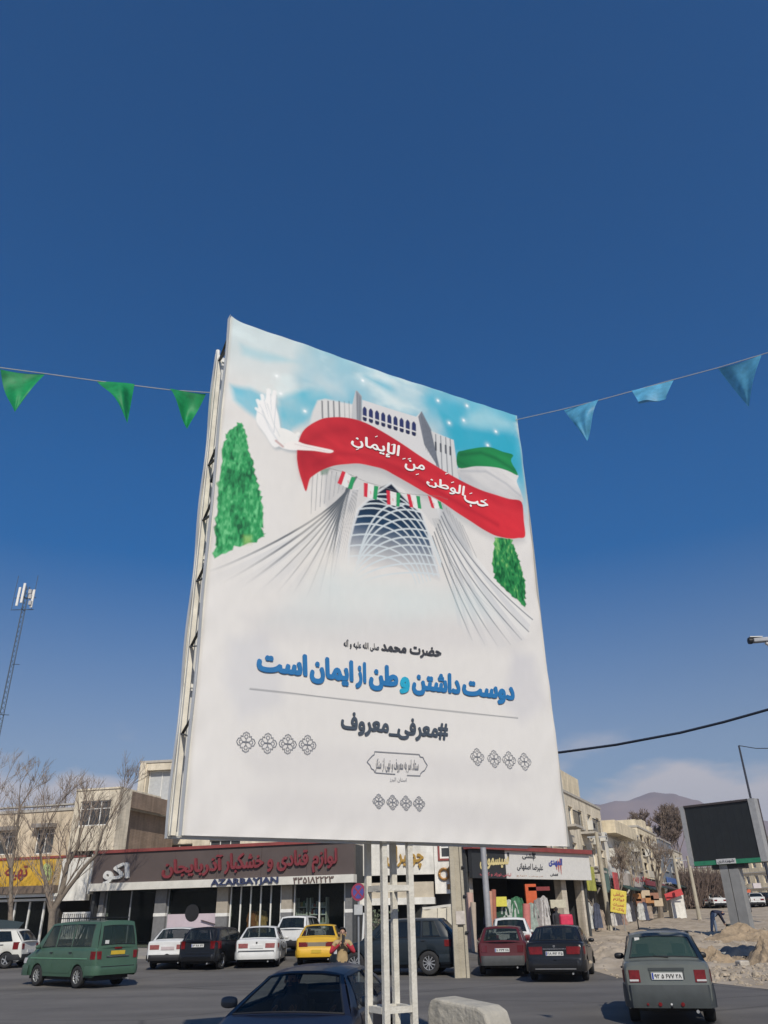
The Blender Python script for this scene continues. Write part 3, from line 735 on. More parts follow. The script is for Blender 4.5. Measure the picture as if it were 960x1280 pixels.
# outline of the sheet: bowed a little between its fixings
topz = PZ1+.0-.03*np.sin(np.pi*sn)-.006*np.abs(np.sin(Sg*3.1))+.05*np.exp(-Sg/.08)
Zs = PZ0+(Zg-PZ0)*(topz-PZ0)/(PZ1-PZ0)
Ss = Sg+(.010*np.sin(Zg*1.7+1)+.003*np.sin(Zg*5.1))*sm(sn, .9, 1.0)
vs[..., 0] = PL.x+PD.x*Ss+PNn.x*(DD+.03)-off.x; vs[..., 1] = PL.y+PD.y*Ss+PNn.y*(DD+.03)-off.y; vs[..., 2] = Zs-off.z
me.vertices.add(NX*NZ); me.vertices.foreach_set('co', vs.reshape(-1))
ii, jj = np.meshgrid(np.arange(NX-1), np.arange(NZ-1)); a = (jj*NX+ii).reshape(-1)
q = np.stack([a, a+1, a+NX+1, a+NX], 1).astype(np.int32)
me.loops.add(q.size); me.loops.foreach_set('vertex_index', q.reshape(-1)); me.polygons.add(len(q))
me.polygons.foreach_set('loop_start', np.arange(0, q.size, 4, dtype=np.int32)); me.polygons.foreach_set('use_smooth', np.ones(len(q), bool))
me.update(calc_edges=True)
ca_ = me.color_attributes.new('print', 'FLOAT_COLOR', 'POINT')
ca_.data.foreach_set('color', np.concatenate([IMG.clip(0, 1), np.ones((NZ, NX, 1))], 2).astype(np.float32).reshape(-1))
me.materials.append(pm); po = bpy.data.objects.new('poster', me); COL.objects.link(po); po.parent = bill

def ptext(body, quad, m, name='lettering', **kw):
    c = [ppx(u, v) for u, v in quad]
    def fn(a, b, z):
        s, zz_ = bil(c, a, b); return ppt(s, zz_, .036+disp(s, zz_)+z)
    return lettering(body, fn, bill, m, name, **kw)
INK = mat('dark_grey_ink', srgb(62, 64, 70), .6, var=.1); BLUE = mat('blue_ink', srgb(38, 112, 168), .6, var=.1); TURQ = mat('turquoise_ink', srgb(34, 160, 192), .6, var=.1)
WINK = mat('white_ink', (.8, .78, .76), .6, var=.04); GINK = mat('slate_ink', srgb(66, 76, 88), .6, var=.1); FINK = mat('fine_grey_ink', srgb(122, 124, 130), .6, var=.1)
tag(ptext('حضرت محمد', [(474.5, 804), (549.5, 811), (549.5, 826), (474.5, 817.5)], INK, bold=.04))
tag(ptext('صلی الله علیه و آله', [(427.6, 800), (472, 804.5), (472, 816), (427.6, 811)], INK, bold=.02))
YR = (-.26, .74)
for w_, u0, u1, m_ in (('است', 319, 382.5, BLUE), ('ایمان', 385, 440, BLUE), ('از', 442, 456, BLUE), ('طن', 459, 496, BLUE), ('و', 497.5, 510.5, TURQ), ('داشتن', 513, 573.5, BLUE), ('دوست', 575.5, 641, BLUE)):
    t0, t1 = [812.5+(u-319)*.128 for u in (u0, u1)]; b0, b1 = [847+(u-319)*.111 for u in (u0, u1)]
    ptext(w_, [(u0, t0), (u1, t1), (u1, b1), (u0, b0)], m_, bold=.062, yr=YR)
tag(ptext('#معرفی_معروف', [(424, 889.5), (558, 903), (558, 931), (424, 919)], GINK, bold=.04, yr=(-.3, .74)))
tag(ptext('ستاد امر به معروف و نهی از منکر', [(467, 948), (521, 950.5), (521, 967), (467, 965)], FINK, bold=.01))
tag(ptext('استان البرز', [(485, 972), (506, 973), (506, 979), (485, 978)], FINK, bold=.0))
for w_, qd in (('الإيمان'.replace('ي', 'ی'), ((80, 112), (378, 186), (365, 276), (82, 196))), ('من', ((403, 262), (527, 294), (522, 352), (403, 332))), ('الوطن', ((532, 362), (768, 428), (755, 504), (534, 424))), ('حب', ((758, 476), (905, 524), (903, 582), (760, 540)))):
    ptext(w_, C4(*qd), WINK, bold=.025)
# harakat: short strokes over and under the ribbon words
for x, y, dx in ((330, 178, 8), (232, 130, 7), (398, 262, 9), (430, 262, 9), (478, 355, 9), (560, 425, 9), (655, 350, 8), (690, 402, 9), (800, 468, 8), (885, 508, 8), (120, 205, 9), (545, 408, 8)):
    a = C4((x-dx, y+3), (x+dx, y+3-5), (x+dx, y+8-5), (x-dx, y+8)); sz = [ppx(*p) for p in a]
    g = MB(); g.add([ppt(s, z, .042+disp(s, z)) for s, z in sz], [(0, 1, 2, 3)]); g.build('vowel_mark', WINK, bill)
# rosettes and the plaque outline
def uvstroke(g, pts, w, closed=False):
    """flat ribbon along points given in (s, z)"""
    n = len(pts); rng_ = range(n if closed else n-1)
    for i in rng_:
        a = Vector(pts[i]); b = Vector(pts[(i+1) % n]); d = (b-a)
        if d.length < 1e-6: continue
        d.normalize(); e = Vector((-d.y, d.x))*w/2; a2 = a-d*w*.3; b2 = b+d*w*.3
        k = .038+(i % 3)*.0007
        g.add([ppt(p.x, p.y, k+disp(p.x, p.y)) for p in (a2-e, b2-e, b2+e, a2+e)], [(0, 1, 2, 3)])
def rosette(u, v, rpx):
    c = Vector(ppx(u, v)); r = (Vector(ppx(u, v-rpx))-c).length; g = MB(); w = .0065
    for ax in range(4):
        t0 = math.pi/2*ax; uvstroke(g, [tuple(c+Vector((math.cos(t0+q)*r*k, math.sin(t0+q)*r*k))) for q, k in ((-.62, .66), (-.36, .9), (0, 1.0), (.36, .9), (.62, .66))], w)
        t1 = t0+math.pi/4; uvstroke(g, [tuple(c+Vector((math.cos(t1+q)*r*k, math.sin(t1+q)*r*k))) for q, k in ((-.28, .62), (0, .82), (.28, .62))], w)
        uvstroke(g, [tuple(c+Vector((math.cos(t0)*r*k, math.sin(t0)*r*k))) for k in (.02, .3)], w*1.8)
        m_ = c+Vector((math.cos(t0), math.sin(t0)))*r*.55
        uvstroke(g, [tuple(m_+Vector((math.cos(t)*r*.2, math.sin(t)*r*.2))) for t in [i*math.pi/3 for i in range(6)]], w*.8, True)
    g.build('rosette', FINK, bill)
for u, v, r_ in ((306, 928, 12.5), (333, 929.5, 12.5), (358, 930.5, 12), (382.5, 931.5, 12), (594.5, 946.5, 10.5), (615.5, 949, 10.5), (634, 950.5, 10.5), (653, 952.5, 10.5), (471, 1002, 9), (488.3, 1003.3, 9), (505, 1004.2, 9), (521.5, 1005, 9)):
    rosette(u, v, r_)
pl_ = [(318, 288), (360, 291), (585, 305), (592, 320), (608, 322), (618, 345), (634, 370), (618, 400), (604, 408), (594, 418), (590, 433), (512, 430)]
pl2 = [(440, 424), (330, 416), (318, 412), (312, 398), (298, 390), (290, 370), (272, 350), (290, 328), (305, 312), (316, 305), (318, 288)]
g = MB()
for pts in (pl_, pl2): uvstroke(g, [ppx(400+x/4.8, 880+y/4.8) for x, y in pts], .008)
g.build('plaque_outline', FINK, bill)

# ---- frame, second panel, brackets, posts
BO = -.79           # the other face stands this far behind
g = MB()
def pbeam(g, s0, z0, s1, z1, o0, o1=None, w=.05, m=0):
    g.beam(ppt(s0, z0, o0), ppt(s1, z1, o1 if o1 is not None else o0), w, w, m, up=Vector((PNn.x, PNn.y, 0)))
VINE = mat('vinyl_edge', (.80, .79, .74), .55, var=.08, scale=3)
# wrapped edges of the vinyl: sides, top, bottom and the sheet folded round the front frame
for nm, o_, w0, jog, drop in (('wrapped_edge', 0.0, .09, 0.0, 0.0),):
    g = MB()
    g.grid(lambda a, b: ppt(-.012-.006*math.sin(b*19), PZ0+(PZ1+.07-PZ0)*b, .034-.11*a+.004*math.sin(b*30)), 3, 60)
    g.grid(lambda a, b: ppt(-.012+.0*a+.05*a*0, PZ0, .03), 1, 1)
    g.build('wrapped_edge', VINE, bill, smooth=60)
    g = MB(); g.grid(lambda a, b: ppt(PW+.012*math.sin(b*6*1.7+1)+.01, PZ0+(PZ1-PZ0)*b, .034-.09*a), 2, 60); g.build('wrapped_edge', VINE, bill, smooth=60)
    g = MB(); g.grid(lambda a, b: ppt(PW*b, PZ0-.012+.008*math.sin(b*40), .036-.12*a), 2, 60); g.build('wrapped_edge', VINE, bill, smooth=60)
g = MB(); g.tube([ppt(0.02, PZ1+.04, -.02), ppt(.02, PZ0, -.02)], .03, 8)
g.build('corner_tube', WHITE, bill, smooth=40)
g = MB()
for z in (PZ0+.03, PZ0+1.55, PZ0+3.1, PZ0+4.65, PZ1-.06): pbeam(g, .05, z, PW-.03, z, -.05, w=.04)
for s_ in (1.2, 2.17, 2.49, 3.6, 4.63): pbeam(g, s_, PZ0, s_, PZ1-.06, -.045, w=.04)
g.build('front_frame', WHITE, bill)
# back panel
BS0, BS1 = .07, 4.75
BSH = mat('rear_vinyl', (.80, .79, .75), .6, var=.05); thin(BSH, .3)
g = MB(); g.fb  # noqa
g = MB(); g.grid(lambda a, b: ppt(BS0+(BS1-BS0)*a, 2.54+6.2*b, BO-.02-.008*math.sin(a*9+b*5)), 30, 40); g.build('back_sheet', BSH, bill, smooth=60)
g = MB(); g.grid(lambda a, b: ppt(BS0-.012-.01*math.sin(b*23), 2.54+6.22*b, BO-.02+.10*a), 2, 50); g.build('wrapped_edge', VINE, bill, smooth=60)
g = MB(); g.tube([ppt(BS0+.02, 8.80, BO+.02), ppt(BS0+.02, 2.54, BO+.02)], .03, 8); g.build('corner_tube', WHITE, bill, smooth=40)
WOOD = mat('weathered_strip', (.70, .66, .57), .8, var=.25, scale=3)
g = MB(); g.beam(ppt(BS0+.03, 2.56, BO+.115), ppt(BS0+.03, 8.6, BO+.115), .05, .05, 0, up=Vector((PNn.x, PNn.y, 0))); g.build('edge_batten', WOOD, bill)
g = MB()
for z in (2.58, 4.1, 5.65, 7.2, 8.62): pbeam(g, BS0, z, BS1, z, BO+.05, w=.04)
for s_ in (BS0+.02, 1.2, 2.17, 2.49, 3.6, BS1-.03): pbeam(g, s_, 2.56, s_, 8.7, BO+.05, w=.04)
g.build('back_frame', WHITE, bill)
BRK = mat('dull_bracket_steel', (.13, .125, .11), .6, .4, var=.2)
for u, v in ((271, 451), (258, 582), (252, 651), (245, 727), (237, 809), (226, 918)):
    r = ray(u, v); z = None
    # height on the gap between the panels
    a_ = PL+PD*.05+PNn*(BO*.84); t = math.hypot(a_.x, a_.y)/math.hypot(r.x, r.y); z = CAM_H+r.z*t
    g = MB(); h_ = .14
    g.beam(ppt(.06, z+h_, -.12), ppt(.09, z, BO*.84), .03, .01); g.beam(ppt(.06, z-h_, -.12), ppt(.09, z+.012, BO*.84), .03, .01)
    g.beam(ppt(.09, z, BO*.84), ppt(.1, z, BO+.06), .03, .03)
    if 575 < v < 600: g.beam(ppt(.05, z-.34, -.1), ppt(.05, z-.42, -.3), .06, .05)
    g.build('angle_bracket', BRK, bill)
for z in (3.6, 5.0, 6.5, 8.0):
    g = MB(); pbeam(g, 4.6, z, 4.68, z, -.06, BO+.06, .035); g.build('spacer_bar', BRK, bill)
# square tower of four tubes
PW_ = mat('cream_white_post', (.60, .57, .49), .55, var=.15, scale=9, bump=.3, bscale=40, col2=(.68, .65, .57))
PO = .31
for s_, o_ in ((2.17, -.03), (2.485, -.03), (2.15, -.03-PO), (2.465, -.03-PO)):
    g = MB(); g.beam(ppt(s_, -.1, o_), ppt(s_, 8.3 if o_ < -.1 else PZ0+.02, o_), .062, .062, 0, up=Vector((PNn.x, PNn.y, 0))); o = g.build('post', PW_, bill); bevel(o, .006)
def tbar(s0, o0, s1, o1, z, w=.055, name='cross_bar'):
    g = MB(); g.beam(ppt(s0, z, o0), ppt(s1, z, o1), w*.8, w, 0); g.build(name, PW_, bill)
for z in (2.06, .99, .15):
    tbar(2.20, -.03, 2.455, -.03, z); tbar(2.18, -.03-PO, 2.435, -.03-PO, z-.004)
    tbar(2.16, -.065, 2.15, -.305, z-.002); tbar(2.48, -.065, 2.47, -.305, z-.002)
g = MB(); c0 = ppt(2.32, 0, -.18); g.box(c0+Vector((0, 0, .05)), (.45, .45, .06), 0, (Vector((PD.x, PD.y, 0)), Vector((PNn.x, PNn.y, 0)), Vector((0, 0, 1)))); bevel(g.build('footing', CONC, bill), .02)

# ================================================================== BUNTING
STR = mat('pale_cord', (.5, .46, .4), .8, var=.1)
GRN = mat('green_cloth', srgb(30, 150, 88), .55, var=.35, scale=5); BLC = mat('light_blue_cloth', srgb(96, 172, 208), .5, var=.3, scale=6)
def cloth(m, trans=.35):
    t = m.node_tree; b = t.nodes['Principled BSDF']; o = [n for n in t.nodes if n.type == 'OUTPUT_MATERIAL'][0]
    tl = N(t, 'ShaderNodeBsdfTranslucent'); t.links.new(b.inputs['Base Color'].links[0].from_socket, tl.inputs[0])
    x = N(t, 'ShaderNodeMixShader'); x.inputs[0].default_value = trans; t.links.new(b.outputs[0], x.inputs[1]); t.links.new(tl.outputs[0], x.inputs[2]); t.links.new(x.outputs[0], o.inputs[0])
cloth(GRN); cloth(BLC)
def pennant(root, p0, p1, tip, m, curl, fold=None, seed=0):
    """triangular cloth hung between p0 and p1 on the cord, with its tip blown sideways"""
    r = random.Random(seed); a = Vector(p0); b = Vector(p1); t = Vector(tip); nrm = (b-a).cross(t-a).normalized()
    g = MB(); n = 14
    def fn(i, j):
        w = 1-j; mid = (a+b)/2; top = a.lerp(b, i)
        sagp = Vector((0, 0, -.012*math.sin(math.pi*i)))
        p = top.lerp(t, j)+sagp*(1-j)
        bend = math.sin(j*2.2+i*2.6+seed)*curl*math.sin(math.pi*min(1, j*.9+.08))+.4*curl*math.sin(i*9+seed*2)*(1-j)*j*2
        if fold and j > fold[0]:
            k = (j-fold[0]); p = top.lerp(t, fold[0])+(top.lerp(t, j)-top.lerp(t, fold[0]))*fold[1]; bend += k*fold[2]
        return p+nrm*bend
    g.grid(fn, n, n+2); return g.build('pennant', m, root, smooth=70, fix=False)
bl = empty('bunting', at(130, 478, 8.0), label='string of green triangular pennants running left from the billboard', cat='bunting')
cord = [at(-260, 425, 6.2), at(-120, 444, 6.8), at(0, 459.5, 7.3), at(60, 467.5, 7.6), at(124, 476.5, 7.9), at(169, 482, 8.1), at(213, 487.5, 8.3), at(258, 490.5, 8.5), at(275, 491, 8.6)]
g = MB(); g.tube(cord, .0055, 5); g.build('cord', STR, bl, smooth=60)
pennant(bl, at(1, 460.5, 7.3), at(56, 468.5, 7.6), at(18.5, 515, 7.35), GRN, .08, seed=1)
pennant(bl, at(121, 476, 7.9), at(168, 481.5, 8.1), at(159, 529, 7.75), GRN, .11, seed=3)
pennant(bl, at(212, 487, 8.3), at(258, 491, 8.5), at(234, 536, 8.3), GRN, .09, seed=5)
pennant(bl, at(-125, 444.5, 6.8), at(-70, 452, 7.05), at(-95, 500, 6.9), GRN, .05, seed=6)
br = empty('bunting', at(800, 485, 9.0), label='string of light blue triangular pennants running right from the billboard', cat='bunting')
cord = [at(640, 526, 10.1), at(702, 512, 9.7), at(750, 500, 9.4), at(790, 489, 9.2), at(842, 474.5, 8.9), at(900, 459, 8.6), at(953, 443, 8.3), at(1010, 424, 8.0), at(1200, 360, 7.2)]
g = MB(); g.tube(cord, .0055, 5); g.build('cord', STR, br, smooth=60)
pennant(br, at(704, 511.5, 9.7), at(749, 500.5, 9.4), at(734, 551, 9.5), BLC, .10, seed=2)
pennant(br, at(790, 489, 9.2), at(842, 474.8, 8.9), at(812, 528, 8.8), BLC, .05, fold=(.42, -.15, .09), seed=4)
pennant(br, at(897, 460, 8.6), at(952, 443.5, 8.3), at(936, 509, 8.6), BLC, .11, seed=7)

# ================================================================== VEHICLES
INTER = mat('car_interior', (.035, .034, .032), .9, var=.3)
SEAT = mat('seat_fabric', (.11, .10, .085), .9, var=.2)
LRED = mat('red_lamp_glass', (.14, .008, .010), .3, var=.35, scale=14, coat=.15, spec=.3); LWHT = mat('clear_lamp_glass', (.55, .55, .55), .1, var=.15, coat=.8); LORG = mat('orange_lamp_glass', (.5, .14, .02), .15, var=.1, coat=.8)
PLW = mat('plate_white', (.62, .62, .6), .45, var=.08); PLY = mat('plate_yellow', (.55, .38, .04), .45, var=.08); PLB = mat('plate_blue', (.02, .05, .3), .4)
def paint(name, c, rough=.36, metal=0.0): return mat(name, c, rough, metal, var=.10, scale=1.6, coat=.2, spec=.35)

def wheel(root, x, y, r, w, side, rim=ALU, spokes=5):
    """x along the car, y sideways, side = +1 left"""
    c = Vector((x, y, r)); ax = Vector((0, side, 0))
    g = MB(); n = 28; prof_ = [(.60, .42), (.66, .5), (.90, .5), (.985, .40), (1, .2), (1, -.2), (.985, -.40), (.9, -.5), (.6, -.5)]
    for i in range(n):
        t = 2*math.pi*i/n
        for a, b in prof_: g.v.append((c.x+math.cos(t)*r*a, c.y+side*b*w, c.z+math.sin(t)*r*a))
    k = len(prof_)
    for i in range(n):
        for j in range(k-1): g.f.append((i*k+j, i*k+j+1, ((i+1) % n)*k+j+1, ((i+1) % n)*k+j)); g.m.append(0)
    wh = g.build('wheel', RUBBER, root, local=True, smooth=50)
    g = MB(); ri = r*.64
    g.tube([c+ax*w*.47, c+ax*w*.38, c+ax*w*.30], [ri, ri*.93, ri*.86], 24, cap=False)
    g.disc(c+ax*w*.26, ax, ri*.22, w*.2, 12); g.disc(c+ax*w*.05, ax, ri*.9, .01, 20, m=1)
    for i in range(spokes):
        t = 2*math.pi*i/spokes+.3; d = Vector((math.cos(t), 0, math.sin(t)))
        g.beam(c+ax*w*.33+d*ri*.15, c+ax*w*.36+d*ri*.93, ri*.26 if spokes < 8 else ri*.13, .022, up=ax)
    g.build('rim', [rim, DARK], wh, local=True, smooth=40)
    return wh

def car(name, label, cat, loc, yaw, P_, group=None):
    """L,W,H, r; deck: belt-level outline (t from the rear, z); gh: greenhouse (rear base, rear top, front top, front base) from the rear"""
    L, W, H, r = P_['L'], P_['W'], P_['H'], P_['r']
    root = empty(name, loc, yaw, label=label, cat=cat, group=group)
    pm_ = P_['paint']; hw = W/2; X = lambda t: t-L/2
    dk = P_['deck']; dx = [a for a, b in dk]; dz = [b for a, b in dk]
    deck = lambda t: float(np.interp(t, dx, dz))
    g0, g1, g2, g3 = P_['gh']; wa = P_['axles']; zb0 = P_.get('zb', .24); Ra = r+.045
    rnd = P_.get('round', .12)
    def plan(t):
        d = min(t, L-t); k = P_.get('rlen', .35)
        return hw*(1-rnd*(1-min(1, d/k))**2.2)
    ts = set(np.linspace(0, L, 26)) | set(dx) | {g0, g3, g0+.001, g3-.001, .015, .05, .1, .2, L-.015, L-.05, L-.1, L-.2}
    for a in wa:
        for k in range(-6, 7): ts.add(a+Ra*math.sin(k/6*math.pi/2)*1.0)
        ts.add(a-Ra-.002); ts.add(a+Ra+.002)
    ts = sorted(t for t in ts if 0 <= t <= L)
    g = MB(); npt = 10
    for t in ts:
        zb = zb0
        for a in wa:
            if abs(t-a) <= Ra: zb = max(zb0, r*.95+math.sqrt(max(0, Ra*Ra-(t-a)**2)))
        if t < .12 or t > L-.12: zb = zb0+.06*(1-min(t, L-t)/.12)
        y = plan(t); D = deck(t); zm = min(D-.1, max(zb+.02, .5*(D+zb0)))
        cab = g0+.0005 < t < g3-.0005
        row = [(y*.955, zb), (y*.992, min(max(zb+.015, zb0+.16), D-.12)), (y, max(zm, zb+.03)), (y*.992, D-.09), (y*.965, D-.025), (y*.93, D)]
        row += [(y*.90, D-.01), (y*.88, .52), (y*.5, .42), (0, .42)] if cab else [(y*.85, D+.012), (y*.6, D+.026), (y*.3, D+.034), (0, D+.036)]
        for yy, z in row: g.v.append((X(t), yy, z))
    for i in range(len(ts)-1):
        cab = g0+.0002 < (ts[i]+ts[i+1])/2 < g3-.0002
        for j in range(npt-1):
            g.f.append((i*npt+j, i*npt+j+1, (i+1)*npt+j+1, (i+1)*npt+j)); g.m.append(1 if (j >= 6 and cab) or (j >= 6 and (abs(ts[i]-g0) < .0005 or abs(ts[i+1]-g3) < .0005)) else 0)
    for e in (0, len(ts)-1):
        g.f.append(tuple(e*npt+j for j in range(npt))); g.m.append(0)
    nv = len(g.v); fs = list(zip(g.f, g.m))
    g.v += [(x, -y, z) for x, y, z in g.v]
    for f, m in fs: g.f.append(tuple(i+nv for i in reversed(f))); g.m.append(m)
    # greenhouse
    zb_r, zb_f = deck(g0+.02), deck(g3-.02)
    tb = P_.get('tumble', .17); HH = H-.035
    belt = lambda t: deck(min(max(t, g0), g3))
    yb = lambda t: plan(t)*.93
    yt = lambda t: (hw*.93-tb)*(1-.04*abs((t-(g1+g2)/2)/(g2-g1)*2)**2)
    zr = lambda t: HH-.035*max(0, ((t-(g1+g2)/2)/((g2-g1)/2)))**2*P_.get('drop', 1)-.02*max(0, -((t-(g1+g2)/2)/((g2-g1)/2)))**2
    def sp(d, k, sgn, out=0.0):
        """d = (bottom t, top t), k 0..1 up the side glass"""
        B = Vector((X(d[0]), yb(d[0]), belt(d[0]))); T = Vector((X(d[1]), yt(d[1]), zr(d[1])))
        p = B.lerp(T, k); p.y += .02*math.sin(math.pi*k)+out; return Vector((p.x, p.y*sgn, p.z))
    A_, Z_ = (g0, g1), (g3, g2)
    pw = P_.get('pillar', .07)
    dv = [A_]; wins = []
    for (a, b) in P_['wins']: dv += [(a[0], a[1]), (b[0], b[1])]; wins.append((a, b))
    dv.append(Z_)
    for sgn in (1, -1):
        for i in range(len(dv)-1):
            isw = i % 2 == 1; a, b = dv[i], dv[i+1]
            for k0, k1 in ((0, .07), (.07, .9), (.9, 1)):
                if isw and k0 == .07: continue
                g.grid(lambda u, v, a=a, b=b, k0=k0, k1=k1: sp((a[0]+(b[0]-a[0])*u, a[1]+(b[1]-a[1])*u), k0+(k1-k0)*v, sgn), 3, 3)
    # roof
    def rf(u, v):
        t = g1+(g2-g1)*u; s_ = v*2-1; e = 1-(1-abs(s_))**1.0
        y = yt(t)*s_; z = zr(t)+.045*(1-abs(s_)**3.0); bow = .05*(1-s_*s_)
        return Vector((X(t)+(bow if u > .999 else (-bow if u < .001 else 0)), y, z))
    g.grid(rf, 12, 12)
    # front and rear screens: frame strips
    def scr(front):
        b0, t0 = (g3, g2) if front else (g0, g1); sg = 1 if front else -1
        def fn(s_, k, out=0.0):
            B = Vector((X(b0)+sg*(P_.get('bow', .10)*(1-s_*s_)), yb(b0)*s_, belt(b0)+.03*(1-s_*s_)))
            T = Vector((X(t0)+sg*.05*(1-s_*s_), yt(t0)*s_, zr(t0)+.045*(1-abs(s_)**3)))
            p = B.lerp(T, k); p.x += sg*(.03*math.sin(math.pi*k)+out); return p
        return fn
    for front in (True, False):
        fn = scr(front); k0, k1, e = (.05, .93, .9) if front else P_.get('rw', (.08, .9, .88))
        g.grid(lambda u, v: fn(-1+2*u, k0*v), 10, 2); g.grid(lambda u, v: fn(-1+2*u, k1+(1-k1)*v), 10, 2)
        for sgn in (1, -1): g.grid(lambda u, v: fn(sgn*(e+(1-e)*u), k0+(k1-k0)*v), 2, 6)
    body = g.build('body', [pm_, INTER], root, local=True, smooth=38)
    GL = P_.get('glass', glass('car_glass', (.02, .028, .028), .45))
    for front in (True, False):
        fn = scr(front); k0, k1, e = (.05, .93, .9) if front else P_.get('rw', (.08, .9, .88))
        gg = MB(); gg.grid(lambda u, v: fn((-1+2*u)*(e+.006), k0-.01+(k1-k0+.02)*v, .004), 12, 6)
        gw = gg.build('windshield' if front else 'rear_window', GL if front or 'rglass' not in P_ else P_['rglass'], root, local=True, smooth=60)
        # rubber seal
        gg = MB(); pts = [fn(-e, k0, .006), fn(-e*.5, k0, .006), fn(0, k0, .006), fn(e*.5, k0, .006), fn(e, k0, .006), fn(e, (k0+k1)/2, .006), fn(e, k1, .006), fn(e*.5, k1, .006), fn(0, k1, .006), fn(-e*.5, k1, .006), fn(-e, k1, .006), fn(-e, (k0+k1)/2, .006)]
        for i in range(len(pts)): gg.tube([pts[i], pts[(i+1) % len(pts)]], .011, 4)
        gg.build('seal', BLACK, gw, local=True)
    for sgn in (1, -1):
        for a, b in wins:
            gg = MB(); gg.grid(lambda u, v: sp((a[0]+(b[0]-a[0])*u, a[1]+(b[1]-a[1])*u), .06+.85*v, sgn, .003), 3, 4)
            w_ = gg.build('window', GL, root, local=True, smooth=60)
            gg = MB(); q = [sp(a, .07, sgn, .008), sp(b, .07, sgn, .008), sp(b, .9, sgn, .008), sp(a, .9, sgn, .008)]
            for i in range(4): gg.tube([q[i], q[(i+1) % 4]], .012, 4)
            gg.build('seal', BLACK, w_, local=True)
    # door skins with shut lines, handles
    for sgn in (1, -1):
        for (a, b) in P_['doors']:
            def ds(u, v, a=a, b=b):
                t = a+(b-a)*u; D = deck(t); y = plan(t); zlo = zb0+.10
                for w0 in wa:
                    if abs(t-w0) < Ra+.03: zlo = max(zlo, r*.95+math.sqrt(max(0, (Ra+.03)**2-(t-w0)**2)))
                z = zlo+(D-.03-zlo)*v; zm = .5*(D+zb0)
                yy = np.interp(z, [zb0, zb0+.16, max(zm, zb0+.2), D-.09, D-.025], [y*.955, y*.992, y, y*.992, y*.965])
                return Vector((X(t), (float(yy)+.007)*sgn, z))
            gg = MB(); gg.grid(ds, 8, 8); dr = gg.build('door', pm_, root, local=True, smooth=60)
            gg = MB(); p = ds(.12, .86); gg.box(p+Vector((0, .018*sgn, 0)), (.075, .012, .012)); gg.build('handle', P_.get('trim', BLACK), dr, local=True)
            if P_.get('rub'):
                gg = MB(); q0, q1 = ds(.01, .42), ds(.99, .42); gg.beam(q0+Vector((0, .008*sgn, 0)), q1+Vector((0, .008*sgn, 0)), .02, .045); gg.build('rubbing_strip', BLACK, dr, local=True)
    # underbody
    gg = MB(); gg.bb(X(.25), X(L-.25), -hw+.20, hw-.20, .2, .4); gg.bb(X(wa[0]-.1), X(wa[0]+.1), -hw+.1, hw-.1, r-.05, r+.05); gg.bb(X(wa[1]-.1), X(wa[1]+.1), -hw+.1, hw-.1, r-.05, r+.05)
    for w0 in wa:
        for sgn in (1, -1): gg.bb(X(max(.05, w0-Ra-.05)), X(min(L-.05, w0+Ra+.05)), sgn*(hw-.26), sgn*(hw-.24), .22, deck(w0)-.1)
    gg.build('underbody', DARK, root, local=True)
    # seats
    for (t, y) in P_.get('seats', ((g2-.95, .36), (g2-.95, -.36))):
        gg = MB(); gg.bb(X(t), X(t+.45), y-.23, y+.23, .42, .55); gg.beam((X(t)+.02, y, .5), (X(t)-.16, y, min(H-.4, 1.05)), .46, .13, up=Vector((1, 0, 0))); gg.beam((X(t)-.16, y, min(H-.4, 1.05)), (X(t)-.19, y, min(H-.22, 1.25)), .24, .09, up=Vector((1, 0, 0)))
        bevel(gg.build('seat', SEAT, root, local=True), .03)
    gg = MB(); gg.beam((X(g0+.35), 0, .48), (X(g0+.2), 0, min(H-.42, 1.0)), W*.7, .14, up=Vector((1, 0, 0))); bevel(gg.build('rear_seat', SEAT, root, local=True), .03)
    gg = MB(); gg.bb(X(g3-.45), X(g3-.05), -hw*.84, hw*.84, .55, deck(g3)-.02); gg.build('dashboard', INTER, root, local=True)
    if not P_.get('hatch'):
        gg = MB(); gg.bb(X(g0+.01), X(g0+.3), -hw*.84, hw*.84, .6, deck(g0)-.02); gg.build('parcel_shelf', INTER, root, local=True)
    # end outline at height z: x of the fascia
    def fasc(end, y, z):
        y = abs(y)
        if end < 0:
            tt = 0.0
            for (a, za), (b, zb2) in zip(dk[:-1], dk[1:]):
                if za <= z <= zb2: tt = a+(b-a)*(z-za)/max(1e-6, zb2-za); break
                if zb2 > z and za > z: break
            if z < dz[0]: tt = 0
        else:
            tt = 0.0; rv = [(L-a, b) for a, b in reversed(dk)]
            for (a, za), (b, zb2) in zip(rv[:-1], rv[1:]):
                if za <= z <= zb2: tt = a+(b-a)*(z-za)/max(1e-6, zb2-za); break
                if zb2 > z and za > z: break
            if z < rv[0][1]: tt = 0
        # rounded corner
        lo = 0.0
        while plan(lo)*.93 < y and lo < .5: lo += .01
        t = max(tt, lo if y > plan(0)*.93 else 0)
        return (X(t) if end < 0 else -X(t))
